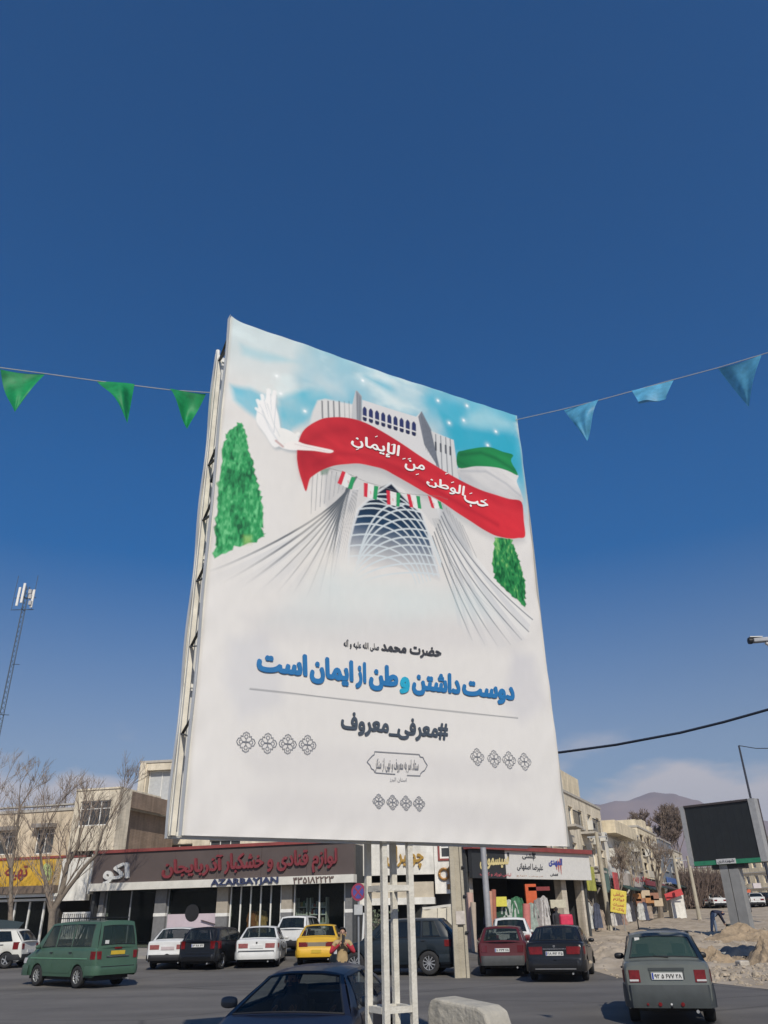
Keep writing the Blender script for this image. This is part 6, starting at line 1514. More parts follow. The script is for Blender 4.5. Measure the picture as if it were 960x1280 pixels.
# garments and figures along the shops
cols_ = [(.55, .55, .53), (.05, .05, .06), (.5, .5, .47), (.07, .08, .12), (.35, .28, .22), (.55, .53, .5), (.1, .1, .12), (.3, .2, .16)]
wd_ = ['white', 'black', 'off white', 'navy', 'tan', 'cream', 'charcoal', 'brown']
pos_ = [(725, 1128, 1160), (731, 1132, 1162), (737, 1126, 1161), (749, 1128, 1160), (753, 1136, 1163), (768, 1141, 1163), (775, 1140, 1162), (781, 1142, 1160), (786, 1128, 1152), (791, 1126, 1152), (803, 1128, 1150), (808, 1127, 1150), (813, 1129, 1148)]
nb_ = ['nearest the black sedan', 'second from the black sedan', 'left of the walking man', 'left of the leaning concrete pole', 'touching the leaning concrete pole', 'below the left side of the yellow sign board', 'below the middle of the yellow sign board', 'below the right side of the yellow sign board', 'just right of the yellow sign board', 'left of the thin black post', 'right of the thin black post', 'under the small cream square sign', 'left of the far street tree trunk']
for i, (u, v0, v1) in enumerate(pos_):
    D = 52+max(0, (u-740))*.22; a = at(u, v1, D); a.z = max(a.z, terr(D)+.12); b = at(u, v0, D)
    garment('hanging_garment', '%s garment on display %s' % (wd_[i % 8], nb_[i]), a, .42, b.z-a.z, mat('street_cloth_%d' % (i % 8), cols_[i % 8], .85, var=.3, scale=6), sleeve=i % 2 == 0, group='clothes displayed along the right hand shops')
# orange goods heap
for i, (u, v) in enumerate(((795, 1122), (800, 1128), (806, 1118), (811, 1124), (817, 1121), (822, 1128))):
    p = at(u, v, 68); tag(bevel(MB().box(p, (.35, .25, .28)).build('crate', mat('crate_%d' % (i % 3), ((.42, .2, .08), (.3, .15, .1), (.5, .4, .28))[i % 3], .8)), .03), label='%s crate, %s from the left in the stack before the bright cream facade' % (('orange', 'brown', 'tan')[i % 3], ('first', 'second', 'third', 'fourth', 'fifth', 'sixth')[i]), cat='crate', group='crates stacked before the far shops')

# ---------- far blocks behind the plaza
def farb(name, label, u0, D0, u1, D1, vt, uu, wall, floors, nwin, frame=WHITE):
    F = Fac(u0, D0, u1, D1); z1 = Z(F, uu, vt); z0 = 2.6; r_ = empty(name, F.pt(F.L/2, z0, -5), label=label, cat='building'); ops = []
    fh = (z1-z0-.5)/floors
    for f in range(floors):
        for k in range(nwin):
            c = F.L*(k+.5)/nwin; w_ = F.L/nwin*.42; ops.append((c-w_/2, c+w_/2, z0+f*fh+fh*.3, z0+f*fh+fh*.82))
    g = MB(); cutwall(g, F, 0, F.L, z0-1, z1, ops, rev=.3); shell(g, F, 0, F.L, z0-1, z1, 10); g.build('wall', wall, r_); roofslab(r_, F, 0, F.L, z1, 10)
    for q in ops: window(r_, F, q, nx=2, rev=.25, fw=.1, frame=frame)
    for f in range(1, floors): MB().fb(F, 0, F.L, z0+f*fh-.08, z0+f*fh+.08, .003, .12).build('floor_band', CONC, r_)
    return r_, F, z0, z1
farb('apartment_building', 'pale yellow four storey block behind the plaza at right edge', 905, 132, 1010, 120, 1046, 957, YEL_W, 4, 9)
farb('apartment_building', 'low beige block far behind the brown hedge under the screen', 846, 150, 904, 146, 1085, 880, CR_W, 2, 7)
farb('apartment_building', 'low tan block closing the far end of the street', 800, 175, 850, 170, 1092, 840, CR_G, 2, 5)
for u0, u1, vt, c, lab in ((912, 925, 1117, (.5, .4, .3), 'tan'), (926, 939, 1112, (.55, .12, .05), 'orange red'), (941, 952, 1104, (.55, .5, .5), 'white'), (950, 960, 1120, (.5, .06, .16), 'magenta')):
    a = at(u0, vt, 118); b = at(u1, vt+6, 118); tag(MB().bb(a.x, b.x, 118, 118.3, b.z, a.z).build('shop_sign', mat('far_sign_'+lab.replace(' ', '_'), c, .6)), label='small far %s shop sign below the pale yellow block' % lab, cat='sign')

# ================================================================== POLES, SIGNS, SCREEN
# concrete pole, H section
b = gr(578, 1222); pc = empty('concrete_pole', b, label='tall square concrete utility pole standing between the SUV and the maroon hatchback', cat='utility pole')
hp = 9.0; POLEC = mat('pole_concrete', (.40, .36, .28), .9, var=.22, scale=1.6, bump=.6, bscale=20)
def taper(g, x0, x1, y0, y1, z0, z1, k, m=0):
    v = [(b.x+x*s, b.y+y*s, z) for z, s in ((z0, 1), (z1, k)) for x, y in ((x0, y0), (x1, y0), (x1, y1), (x0, y1))]
    g.add(v, [(0, 1, 2, 3), (4, 5, 6, 7), (0, 1, 5, 4), (1, 2, 6, 5), (2, 3, 7, 6), (3, 0, 4, 7)], m)
g = MB(); taper(g, -.26, -.07, -.19, .19, b.z-.1, hp, .72); taper(g, .13, .24, -.19, .19, b.z-.1, hp, .72); o = g.build('flange', POLEC, pc); bevel(o, .02)
g = MB(); taper(g, -.07, .13, -.11, .11, b.z-.1, hp-.01, .72); g.build('web', POLEC, pc)
for z in (1.3, 2.4, 3.3, 4.3): MB().disc((b.x+.22, b.y-.2, b.z+z), (1, -.3, 0), .05, .1, 8).build('bolt', BLACK, pc)
p = at(575.5, 1147, b.y-.2); MB().box(p, (.15, .006, .2)).build('paper_notice', mat('old_paper', (.52, .47, .42), .8, var=.2), pc)
MB().beam((b.x-.6, b.y, hp-.4), (b.x+.6, b.y, hp-.4), .08).build('cross_arm', STEEL, pc)
for x in (-.5, 0, .5): MB().tube([(b.x+x, b.y, hp-.36), (b.x+x, b.y, hp-.15)], [.05, .035], 8).build('insulator', mat('porcelain', (.4, .2, .12), .3), pc)
# steel lamp post
q = at(611, 1158, 38); st = empty('lamp_post', (q.x, q.y, terr(38)), label='thin grey steel lamp post rising in front of the black shop sign', cat='lamp post')
MB().tube([(q.x, q.y, terr(38)-.1), (q.x, q.y, 5), (q.x, q.y, 9.2)], [.15, .125, .09], 12).build('pole', mat('grey_steel_pole', (.36, .36, .37), .5, .3), st, smooth=40)
MB().tube([(q.x, q.y, 9.1), (q.x+.3, q.y-.5, 9.5), (q.x+.6, q.y-1.2, 9.55)], .045, 8).build('arm', STEEL, st); MB().box((q.x+.72, q.y-1.45, 9.52), (.12, .3, .05)).build('lamp_head', STEEL, st)
# no stopping sign
q = at(448, 1115, 25); ns = empty('traffic_sign', (q.x, q.y, 0), label='round blue and red no stopping sign on a thin pole left of the billboard posts', cat='traffic sign')
ax = Vector((-.45, -.9, .02)).normalized(); sx = ax.cross(Vector((0, 0, 1))).normalized(); sz = sx.cross(ax)
MB().tube([(q.x, q.y+.03, 0), (q.x, q.y+.03, q.z+.2)], .028, 8).build('pole', STEEL, ns)
MB().disc(q, ax, .235, .012, 28, 0).build('red_rim', mat('sign_red', (.32, .05, .09), .5), ns); MB().disc(q+ax*.008, ax, .175, .008, 28).build('blue_disc', mat('sign_blue', (.09, .09, .30), .5), ns)
for s_ in (1, -1): MB().beam(q+ax*(.014+.001*s_)+(sx+sz*s_)*-.12, q+ax*(.014+.001*s_)+(sx+sz*s_)*.12, .045, .002, up=ax).build('slash', mat('sign_red', (.32, .05, .09), .5), ns)
MB().box(at(448, 1137, 24.95), (.12, .008, .13)).build('small_plate', mat('plate_grey_white', (.42, .43, .43), .5), ns)
# white slim bollard pole
q = gx(452, 33); t_ = at(455, 1141, 33); tag(MB().tube([q, t_], [.06, .035], 8).build('marker_post', WHITE, smooth=40), label='slim white tapering post between the yellow taxi and the billboard posts', cat='post')
# street poles on the right
for nm, u, vt, D, r_, lab in (('a', 757, 1040, 56, .17, 'thick pale concrete pole beside the tilted yellow sign board'), ('b', 853, 1068, 74, .17, 'pale concrete pole left of the brown hedge, nearer the street shops'), ('c', 872, 1070, 68, .17, 'pale concrete pole in front of the brown hedge')):
    q = gx(u+ (6 if nm == 'a' else 3), D); t_ = at(u-4, vt, D); r0 = empty('utility_pole', q, label=lab, cat='utility pole')
    MB().tube([q-Vector((0, 0, .3)), (q.x-.05, q.y, t_.z)], [r_, r_*.72], 10).build('pole', POLEC, r0, smooth=40)
    MB().beam((q.x-.7, q.y, t_.z-.3), (q.x+.6, q.y, t_.z-.3), .07).build('cross_arm', STEEL, r0)
q = gx(799, 54); tag(MB().tube([q, (q.x, q.y, q.z+1.9)], .035, 6).build('iron_post', BLACK), label='thin black iron post just above the roof of the silver car', cat='post')
# street light behind the screen
q = gx(948, 60); ul = at(923.5, 932, 60); sl_ = empty('street_light', q, label='tall dark thin post rising behind the screen board with a thin span wire', cat='street light')
MB().tube([(ul.x, 60, q.z-.2), (ul.x, 60, ul.z)], [.12, .07], 8).build('pole', mat('dark_pole', (.03, .035, .05), .6), sl_); e_ = at(1010, 935, 60); MB().tube([(ul.x, 60, ul.z), at(945, 935.5, 60), e_], .03, 5).build('span_wire', BLACK, sl_)
MB().tube([(e_.x, 60, e_.z+.2), (e_.x, 60, terr(60)-.1)], [.08, .12], 8).build('far_pole', mat('dark_pole', (.03, .035, .05), .6), sl_)
# screen board
FD = Fac(853, 47.6, 950, 44.6)
sc_ = empty('screen_board', FD.pt(FD.L*.55, terr(46), -.3), label='black electronic screen board with silver sides and green base strip on one grey column', cat='screen')
q0 = FD.px(850, 1009); q1 = FD.px(941, 998); q2 = FD.px(957, 1076); q3 = FD.px(863, 1083)
sa_, sb_ = (q0[0]+q3[0])/2, (q1[0]+q2[0])/2+.1; zt = (q0[1]+q1[1])/2; zb = (q2[1]+q3[1])/2
SIL = mat('silver_frame', (.42, .42, .41), .45, .4)
MB().fb(FD, sa_+.26, sb_-.34, zb+.2, zt-.08, -.28, .02).build('screen', mat('dark_led_screen', (.018, .021, .022), .45, var=.15, scale=3), sc_)
g = MB()
nlx, nlz = 8, 6
for i in range(1, nlx): s_ = sa_+.26+(sb_-sa_-.6)*i/nlx; g.fb(FD, s_-.006, s_+.006, zb+.21, zt-.09, .02, .026)
for i in range(1, nlz): z_ = zb+.2+(zt-zb-.28)*i/nlz; g.fb(FD, sa_+.27, sb_-.35, z_-.006, z_+.006, .0205, .0265)
g.build('module_seams', BLACK, sc_)
MB().fb(FD, sa_, sa_+.255, zb+.0, zt, -.4, .08).build('side_frame', SIL, sc_); MB().fb(FD, sb_-.335, sb_, zb, zt+.02, -.4, .08).build('side_frame', SIL, sc_)
MB().fb(FD, sa_+.26, sb_-.34, zt-.078, zt+.02, -.4, .1).build('top_frame', mat('dark_frame', (.06, .05, .05), .5), sc_)
gs = MB().fb(FD, sa_+.26, sb_-.34, zb-.02, zb+.196, -.3, .07).build('green_strip', mat('green_strip', (.03, .20, .11), .5, var=.2), sc_)
c = (sa_+sb_)/2-.05; wp_ = MB().fb(FD, c-.52, c+.52, zb-.01, zb+.24, .07, .12).build('white_panel', mat('strip_white', (.5, .5, .5), .5), sc_)
def fnl(a, b_, z): return FD.pt(c-.46+.92*a, zb+.03+.17*b_, .121+z)
lettering('شهرداری', fnl, wp_, INK, bold=.03)
MB().fb(FD, sa_-.01, sb_+.01, zb-.03, zt+.03, -.55, -.41).build('back_housing', mat('dark_frame', (.06, .05, .05), .5), sc_)
MB().fb(FD, c-.9, c+.9, zb-.25, zb-.03, -.5, -.05).build('bracket', mat('dark_bracket', (.03, .03, .03), .6), sc_)
COLM = mat('column_grey', (.30, .30, .29), .5, .3, var=.15, scale=1.5)
g = MB(); g.fb(FD, c-.5, c-.06, terr(46)-.5, zb-.03, -.55, -.05); g.build('column', COLM, sc_); g = MB(); g.fb(FD, c-.02, c+.5, terr(46)-.5, zb-.03, -.55, -.06); g.build('column', COLM, sc_)
MB().fb(FD, c-.06, c-.02, terr(46)-.3, zb-.04, -.5, -.12).build('seam', BLACK, sc_)
# security camera at the right edge
cpz = at(1000, 815, 12); cm = empty('camera_pole', (cpz.x, cpz.y, 0), label='white camera on a bracket reaching in at the right edge', cat='camera')
MB().tube([(cpz.x, cpz.y, 0), (cpz.x, cpz.y, cpz.z+.6)], .06, 10).build('pole', STEEL, cm, smooth=40)
c = at(947, 801, 12); bevel(MB().box(c+Vector((.05, 0, .01)), (.12, .05, .035), 0, (Vector((1, -.1, .03)).normalized(), Vector((.1, 1, 0)).normalized(), Vector((0, 0, 1)))).build('camera_body', mat('camera_grey', (.33, .34, .36), .5), cm), .015)
MB().disc(c+Vector((-.12, 0, .0)), (1, 0, 0), .05, .05, 14).build('lens', BLACK, cm); MB().box(c+Vector((-.03, 0, .055)), (.10, .055, .006)).build('sun_shield', WHITE, cm)
MB().tube([c+Vector((.12, 0, -.03)), c+Vector((.2, 0, -.10)), c+Vector((.32, 0, -.12)), Vector((cpz.x, cpz.y, c.z-.05))], .03, 8).build('bracket', WHITE, cm, smooth=50)
# overhead cable
pts = [at(u, v, 11.5-(u-560)*.004) for u, v in ((300, 900), (420, 928), (520, 941), (600, 944), (700, 940.5), (770, 931), (850, 916), (905, 902.5), (960, 887), (1060, 850), (1200, 790))]
tag(MB().tube(pts, .017, 6).build('overhead_cable', mat('dark_blue_cable', (.012, .018, .035), .6), smooth=60), label='thick dark sagging cable passing behind the billboard to the right', cat='cable')
# antenna mast
mb_ = gx(-28, 150); mt = at(37, 722, 150); ma = empty('antenna_mast', (mt.x, 150, terr(150)), label='slender dark lattice mast with white panel antennas on top at the far left', cat='antenna mast')
MST = mat('mast_steel', (.06, .08, .10), .6, .3); g = MB(); zb_, zt_ = terr(150)-.5, mt.z
legs = [(.55*math.cos(t), .55*math.sin(t)) for t in (.5, 2.6, 4.7)]
for x, y in legs: g.tube([(mt.x+x, 150+y, zb_), (mt.x+x*.75, 150+y*.75, zt_-2)], .09, 5)
n_ = 60
for i in range(n_):
    za = zb_+(zt_-2-zb_)*i/n_; zc = zb_+(zt_-2-zb_)*(i+1)/n_; k = 1-.25*i/n_
    for j in range(3):
        a_ = legs[j]; b_ = legs[(j+1) % 3]; g.tube([(mt.x+a_[0]*k, 150+a_[1]*k, za), (mt.x+b_[0]*k, 150+b_[1]*k, zc)], .045, 3, cap=False)
g.build('lattice', MST, ma)
def mpx(u, v): return at(u, v, 150)
for (u0, v0, u1, v1) in ((27.5, 736, 24.5, 759), (33.5, 731, 31.5, 755), (45, 739, 42.5, 761)):
    a_ = mpx(u0, v0); b_ = mpx(u1, v1); MB().beam((a_.x, 149.2, a_.z), (a_.x, 149.2, b_.z), .45, .25, up=Vector((0, 1, 0))).build('panel_antenna', WHITE, ma)
for v in (742, 748, 756): a_ = mpx(40.5, v); MB().box((a_.x, 149, a_.z), (.3, .3, .45)).build('radio_unit', mat('radio_grey', (.4, .4, .4), .6), ma)
g = MB(); a_ = mpx(34, 762); 
for z in (a_.z, a_.z+2.6): g.beam((mt.x-2.2, 150, z), (mt.x+2.2, 150, z), .12); g.beam((mt.x, 149.2, z), (mt.x, 150.6, z), .12)
for x in (-2.1, 2.0): g.tube([(mt.x+x, 149.4, a_.z-.4), (mt.x+x, 149.4, mt.z+.2)], .06, 5)
g.build('headframe', MST, ma)
for v in (830, 893): a_ = mpx(22 if v < 850 else 14, v); MB().tube([(mt.x, 150, a_.z), (mt.x+1.6, 150, a_.z-.1)], .06, 4).build('side_arm', MST, ma)
# concrete barrier block
c0, c1 = at(541, 1250, 10.5), at(618, 1262, 9.8); c0.z = c1.z = 0; d = (c1-c0); L_ = d.length; d.normalize(); nn = Vector((d.y, -d.x, 0))
zL, zR = at(547, 1247, 10.4).z, at(622, 1259, 9.8).z
bk = MB(); prof_ = [(-.04, 0), (-.02, .35), (0.0, zL-.10), (.05, zL-.02), (.12, zL), (L_-.16, zR), (L_-.05, zR-.05), (L_+.0, zR-.18), (L_+.06, 0)]
fr = [c0+d*x+Vector((0, 0, z)) for x, z in prof_]; bk.prism([p+nn*.10 for p in fr], -nn*.38)
tag(bevel(bk.build('barrier_block', mat('pale_worn_concrete', (.40, .375, .32), .9, var=.2, scale=2.4, bump=1.0, bscale=9)), .035, 3), label='worn pale concrete barrier block with rounded corners in the foreground', cat='barrier')

# ================================================================== EARTHWORKS
MND = mat('tan_sand_heap', (.31, .235, .155), .95, var=.35, scale=3, bump=1.0, bscale=16, detail=12)
def mound(name, label, u, v, D, rx, ry, h_, seed, m=MND):
    c = gx(u, D); g = MB(); n = 44
    def fn(a, b_):
        t = a*2*math.pi; r_ = b_; x = math.cos(t)*r_; y = math.sin(t)*r_; nz_ = MN.fractal(Vector((x*2.3+seed, y*2.3, seed)), .8, 2, 6); nz2 = MN.fractal(Vector((x*9+seed, y*9, seed)), .5, 2.1, 4)
        k = 1+.18*math.sin(t*2+seed)+.1*math.sin(t*5+seed*2)
        return Vector((c.x+x*rx*k, c.y+y*ry*k, terr(c.y)-.12+h_*(math.exp(-2.4*r_*r_)-.09)*(1+.35*nz_)+.10*nz_*(1-r_*.6)+.045*nz2))
    g.grid(fn, 90, 44); o = g.build(name, m, smooth=45); return tag(o, label, 'mound')
mound('sand_mound', 'tan sand mound just right of the silver car roof', 893, 1192, 32.5, 1.5, 1.2, .62, 2)
mound('sand_mound', 'larger tan sand mound at the right edge beside the dark sheet', 965, 1194, 31.5, 1.5, 1.4, .95, 5)
mound('sand_mound', 'low mound of pale rubble round the foot of the screen column', 938, 1170, 44, 3.0, 2.0, .8, 8)
mound('earth_bank', 'low earth bank between the black sedan and the silver car', 765, 1180, 36, 3.0, 2.2, .55, 11, EARTH)
# dark crumpled sheet added for the shade beside the right mound
c = gr(930, 1203); g = MB()
g.grid(lambda a, b_: Vector((c.x-1.15+2.1*a+.25*b_, c.y-.6+1.5*b_, earth_z(c.x, c.y)+.10+.30*math.sin(math.pi*a)**.8*math.sin(math.pi*b_)+.06*math.sin(a*17+b_*6)+.04*math.sin(b_*15-a*5))), 26, 18)
tag(g.build('shade_sheet', mat('mound_shade_blue', (.02, .028, .042), .55, var=.3), smooth=50, fix=False), label='dark blue crumpled sheet added as shade between two sand mounds', cat='sheet')
c = gr(897, 1203); tag(bevel(MB().box(c+Vector((0, 0, .22)), (.62, .35, .07), 0, (Vector((.93, .3, .25)).normalized(), Vector((-.3, .95, 0)).normalized(), Vector((-.22, -.1, .95)).normalized())).build('concrete_slab', mat('grey_slab', (.3, .3, .27), .9, var=.25, scale=3, bump=.5)), .02), label='broken grey concrete slab propped left of the dark shade sheet', cat='slab')
c = gr(930, 1214); tag(bevel(MB().box(c+Vector((0, 0, .14)), (.18, .16, .17), 0, (Vector((.98, .2, 0)).normalized(), Vector((-.2, .98, 0)).normalized(), Vector((0, 0, 1)))).build('stone_block', mat('pale_stone', (.44, .40, .34), .9, var=.2, bump=.5)), .04, 2), label='pale square stone block in front of the dark shade sheet', cat='stone')
def rock(g, c, r_, rng_):
    k = len(g.v); n = 7; vs = [Vector(c)+Vector((0, 0, r_*rng_.uniform(.5, .9)))]
    for z, s_ in ((.35, .8), (-.2, 1.0)):
        for i in range(n): t = 2*math.pi*i/n+rng_.uniform(-.2, .2); q = r_*s_*rng_.uniform(.7, 1.2); vs.append(Vector(c)+Vector((math.cos(t)*q, math.sin(t)*q*.8, r_*z)))
    f = [(0, 1+i, 1+(i+1) % n) for i in range(n)]+[(1+i, 1+n+i, 1+n+(i+1) % n, 1+(i+1) % n) for i in range(n)]
    g.add(vs, f, 0)
rr = random.Random(11); STN = mat('rubble_stone', (.37, .31, .235), .92, var=.3, scale=4, bump=.6)
big = [(762, 1185, 'beside the black sedan front wheel'), (772, 1192, 'right of the black sedan front wheel'), (905, 1222, 'in front of the grey slab'), (918, 1226, 'left of the pale square block'), (945, 1222, 'right of the pale square block'), (953, 1212, 'below the right hand sand mound'), (898, 1214, 'below the broken grey slab'), (750, 1205, 'next to the asphalt edge by the black sedan')]
for u, v, lab in big: g = MB(); c = gr(u, v); rock(g, c+Vector((0, 0, .08)), rr.uniform(.13, .2), rr); tag(g.build('stone', STN), label='rough tan stone on the earth '+lab, cat='stone', group='stones on the dug earth')
g = MB()
for i in range(5200):
    y = 24+abs(rr.gauss(0, 1))*11; x = rr.uniform(6.5, 26)+ (y-24)*.3
    if y < road_end(x)+.1: continue
    rock(g, (x, y, earth_z(x, y)+.0), rr.uniform(.015, .06) if rr.random() < .95 else rr.uniform(.08, .14), rr)
for u, v, n_, sp_ in ((885, 1190, 120, 1.0), (955, 1190, 160, 1.5), (760, 1182, 260, 1.6), (935, 1172, 200, 2.5), (905, 1222, 200, 1.6)):
    c = gr(u, v)
    for i in range(n_): x, y = c.x+rr.gauss(0, sp_), c.y+rr.gauss(0, sp_*.6); rock(g, (x, y, earth_z(x, max(y, road_end(x)))+.02), rr.uniform(.025, .09), rr)
tag(g.build('rubble', STN), kind='stuff')

# ================================================================== TREES
BARK = mat('grey_bark', (.20, .165, .13), .95, var=.25, scale=4, bump=.8, bscale=20); TWIG = mat('twig_brown', (.24, .19, .15), .95, var=.3, scale=2); TWIGP = mat('pale_twig', (.34, .29, .22), .95, var=.3, scale=2); TWIGD = mat('dark_twig', (.17, .13, .105), .95, var=.3)
def bare_tree(name, label, base, h, spread, seed, m2=TWIG, trunks=None, depth=5, r0=.16, twr=.012, stems=1, dens=1.0):
    r_ = random.Random(seed); root = empty(name, base, label=label, cat='tree'); gt = MB(); gc = MB()
    def grow(p, d, L, rad, lvl):
        n = 3; pts = [p]; q = p.copy(); dd = d.copy()
        for i in range(n):
            dd = (dd+Vector((r_.uniform(-1, 1), r_.uniform(-1, 1), r_.uniform(-.3, .6)))*.16).normalized(); q = q+dd*(L/n); pts.append(q.copy())
        re = rad*.62 if lvl < depth else rad*.4
        (gt if lvl <= 1 else gc).tube(pts, [rad+(re-rad)*i/n for i in range(n+1)], 7 if lvl < 2 else 3, cap=lvl < 2)
        if lvl >= depth: return
        kids = r_.choice((2, 3)) if lvl < 2 else r_.choice((3, 4) if dens >= 1 else (2, 3))
        for k in range(kids):
            t = Vector((r_.uniform(-1, 1), r_.uniform(-1, 1), r_.uniform(-.1, .9))).normalized()
            nd = (dd*(1.1-.08*lvl)+t*spread*(.75+.12*lvl)).normalized(); at_ = pts[r_.choice((2, 3))] if k else pts[3]
            grow(at_.copy(), nd, L*r_.uniform(.58, .8), max(twr, re*r_.uniform(.65, .95)), lvl+1)
    if trunks:
        for pts, ra in trunks:
            pts = [Vector(p) for p in pts]; n = len(pts)-1; gt.tube(pts, [ra[0]+(ra[1]-ra[0])*i/n for i in range(n+1)], 8)
            for i in range(1, n+1):
                for k in range(2 if i < n else 3):
                    dd = (pts[i]-pts[i-1]).normalized(); t = Vector((r_.uniform(-1, 1), r_.uniform(-1, 1), r_.uniform(0, 1))).normalized()
                    grow(pts[i].copy(), (dd*.7+t*spread).normalized(), h*.26, ra[1]*.6, 2)
    else:
        for k in range(stems): grow(Vector(base), (Vector((r_.uniform(-.2, .2), r_.uniform(-.2, .2), 1))).normalized(), h*.34, r0, 0)
    gt.build('trunk', BARK, root, smooth=50); cw = gc.build('crown', m2, root, fix=False)
    return root
D = 43.0
def tp(u, v, dd=0): p = at(u, v, D+dd); return p
b = gx(62, D); b.z -= .1
bare_tree('bare_tree', 'bare tree forking low into two leaning limbs before the blank white panel', b, 4.6, .5, 4, TWIG, depth=5, twr=.009, trunks=[
    ([b, tp(66, 1140), tp(76, 1118), tp(80, 1100), tp(84, 1080, .3), tp(97, 1060, .2), tp(101, 1035, .3)], (.21, .07)),
    ([tp(70, 1132), tp(84, 1112), tp(104, 1086, -.3), tp(120, 1068, -.4), tp(128, 1040, -.5), tp(140, 1018, -.5)], (.12, .04)),
    ([tp(64, 1140), tp(60, 1120), tp(58, 1104), tp(52, 1086), tp(50, 1062), tp(62, 1028)], (.14, .05))])
b = gx(13, D); b.z -= .1
bare_tree('bare_tree', 'bare straight tree in front of the yellow sign at the left edge', b, 4.6, .6, 9, TWIG, depth=5, twr=.009, trunks=[([b, tp(13, 1145), tp(14, 1110), tp(14, 1085), tp(20, 1050), tp(24, 1010)], (.14, .05)), ([tp(14, 1085), tp(4, 1055), tp(-6, 1030), tp(-10, 1000)], (.08, .04))])
bare_tree('bare_tree', 'bare tree standing behind the roof of the tan brick block', gx(32, 66), 11.5, .45, 21, TWIG, depth=5, r0=.2, twr=.012)
bare_tree('bare_tree', 'slim bare tree behind the roof left of the projecting bay', gx(68, 68), 10.8, .3, 23, TWIGD, depth=5, r0=.14)
bare_tree('bare_tree', 'bare tree behind the bay window at the right end of the tan block', gx(118, 72), 10.5, .5, 25, TWIG, depth=5, r0=.18)
for u, Dd, h_, sd, lab, mm_ in ((752, 57, 4.8, 31, 'bare street tree just behind the leaning concrete pole', TWIG), (772, 62, 5.2, 33, 'bare street tree above the tilted yellow sign board', TWIG), (790, 66, 5.8, 35, 'bare street tree before the shaded grey building', TWIGP), (826, 70, 6.4, 37, 'tall bare street tree with a thick trunk before the bright cream facade', TWIG),
    (738, 55, 5.5, 39, 'small bare tree against the receding cream block', TWIGP), (812, 74, 6.5, 43, 'bare tree between the cream facade and the thick trunk', TWIGP)):
    bare_tree('bare_tree', lab, gx(u, Dd), h_, .5, sd, mm_, depth=6, r0=.15 if u != 826 else .25, twr=.011)
for u, Dd, h_, sd, lab in ((845, 98, 11.6, 51, 'tall dense brown bare tree rising left of the screen board'), (853, 104, 10.6, 53, 'dense brown bare tree touching the left side of the screen board')):
    bare_tree('bare_tree', lab, gx(u, Dd), h_, .42, sd, TWIGD, depth=7, r0=.2, twr=.035)
# brown hedge-like mass of bare shrubs: each a shrub of its own
def shrub(u, D, h_, w_, seed, lab):
    r_ = random.Random(seed); c = gx(u, D); root = empty('bare_shrub', c, label=lab, cat='shrub', group='bare brown shrubs behind the plaza'); g = MB()
    for i in range(420):
        t = r_.uniform(0, 2*math.pi); k = math.sqrt(r_.random()); p = Vector((c.x+math.cos(t)*k*w_*.5, c.y+math.sin(t)*k*w_*.5, c.z+r_.random()*h_*.3)); d = Vector((math.cos(t)*k*.5+r_.uniform(-.4, .4), r_.uniform(-.5, .5), 1)).normalized(); L_ = h_*r_.uniform(.45, .85)
        m1 = p+d*L_*.5+Vector((r_.uniform(-.1, .1), 0, 0)); g.tube([p, m1, p+d*L_+Vector((r_.uniform(-.3, .3), 0, 0))], [.045, .035, .015], 3, cap=False)
        for q in range(2): e_ = m1+Vector((r_.uniform(-.7, .7), r_.uniform(-.7, .7), r_.uniform(.2, .9))); g.tube([m1, e_], [.03, .012], 3, cap=False)
    g.build('branches', mat('brown_shrub_twig', (.15, .11, .09), .95, var=.3), root, fix=False)
for i, (u, D, h_) in enumerate(((858, 96, 3.8), (868, 98, 4.2), (878, 97, 4.6), (888, 99, 4.2), (898, 98, 4.0), (907, 101, 3.4))):
    shrub(u, D, h_, 3.4, 60+i, 'bare brown shrub %s in the row behind the plaza' % ('at the left end', 'second from the left', 'third from the left', 'third from the right', 'second from the right', 'at the right end')[i])
# small green shrub between the posts and SUV
c = gx(474, 36); g = MB(); r_ = random.Random(4); sr = empty('green_shrub', c, label='small grey green shrub seen between the billboard posts', cat='shrub')
for i in range(500):
    p = c+Vector((r_.gauss(0, .28), r_.gauss(0, .25), r_.uniform(.1, 1.9))); n_ = Vector((r_.uniform(-1, 1), r_.uniform(-1, 1), r_.uniform(-1, 1))).normalized(); a_ = n_.orthogonal().normalized()*.05; b_ = n_.cross(a_)*1.0; g.add([p-a_, p-b_, p+a_, p+b_], [(0, 1, 2, 3)])
g.build('leaves', mat('grey_green_leaf', (.16, .19, .12), .8, var=.4, scale=9), sr, fix=False); MB().tube([c, c+Vector((0, 0, 1.6))], .03, 5).build('stem', BARK, sr)

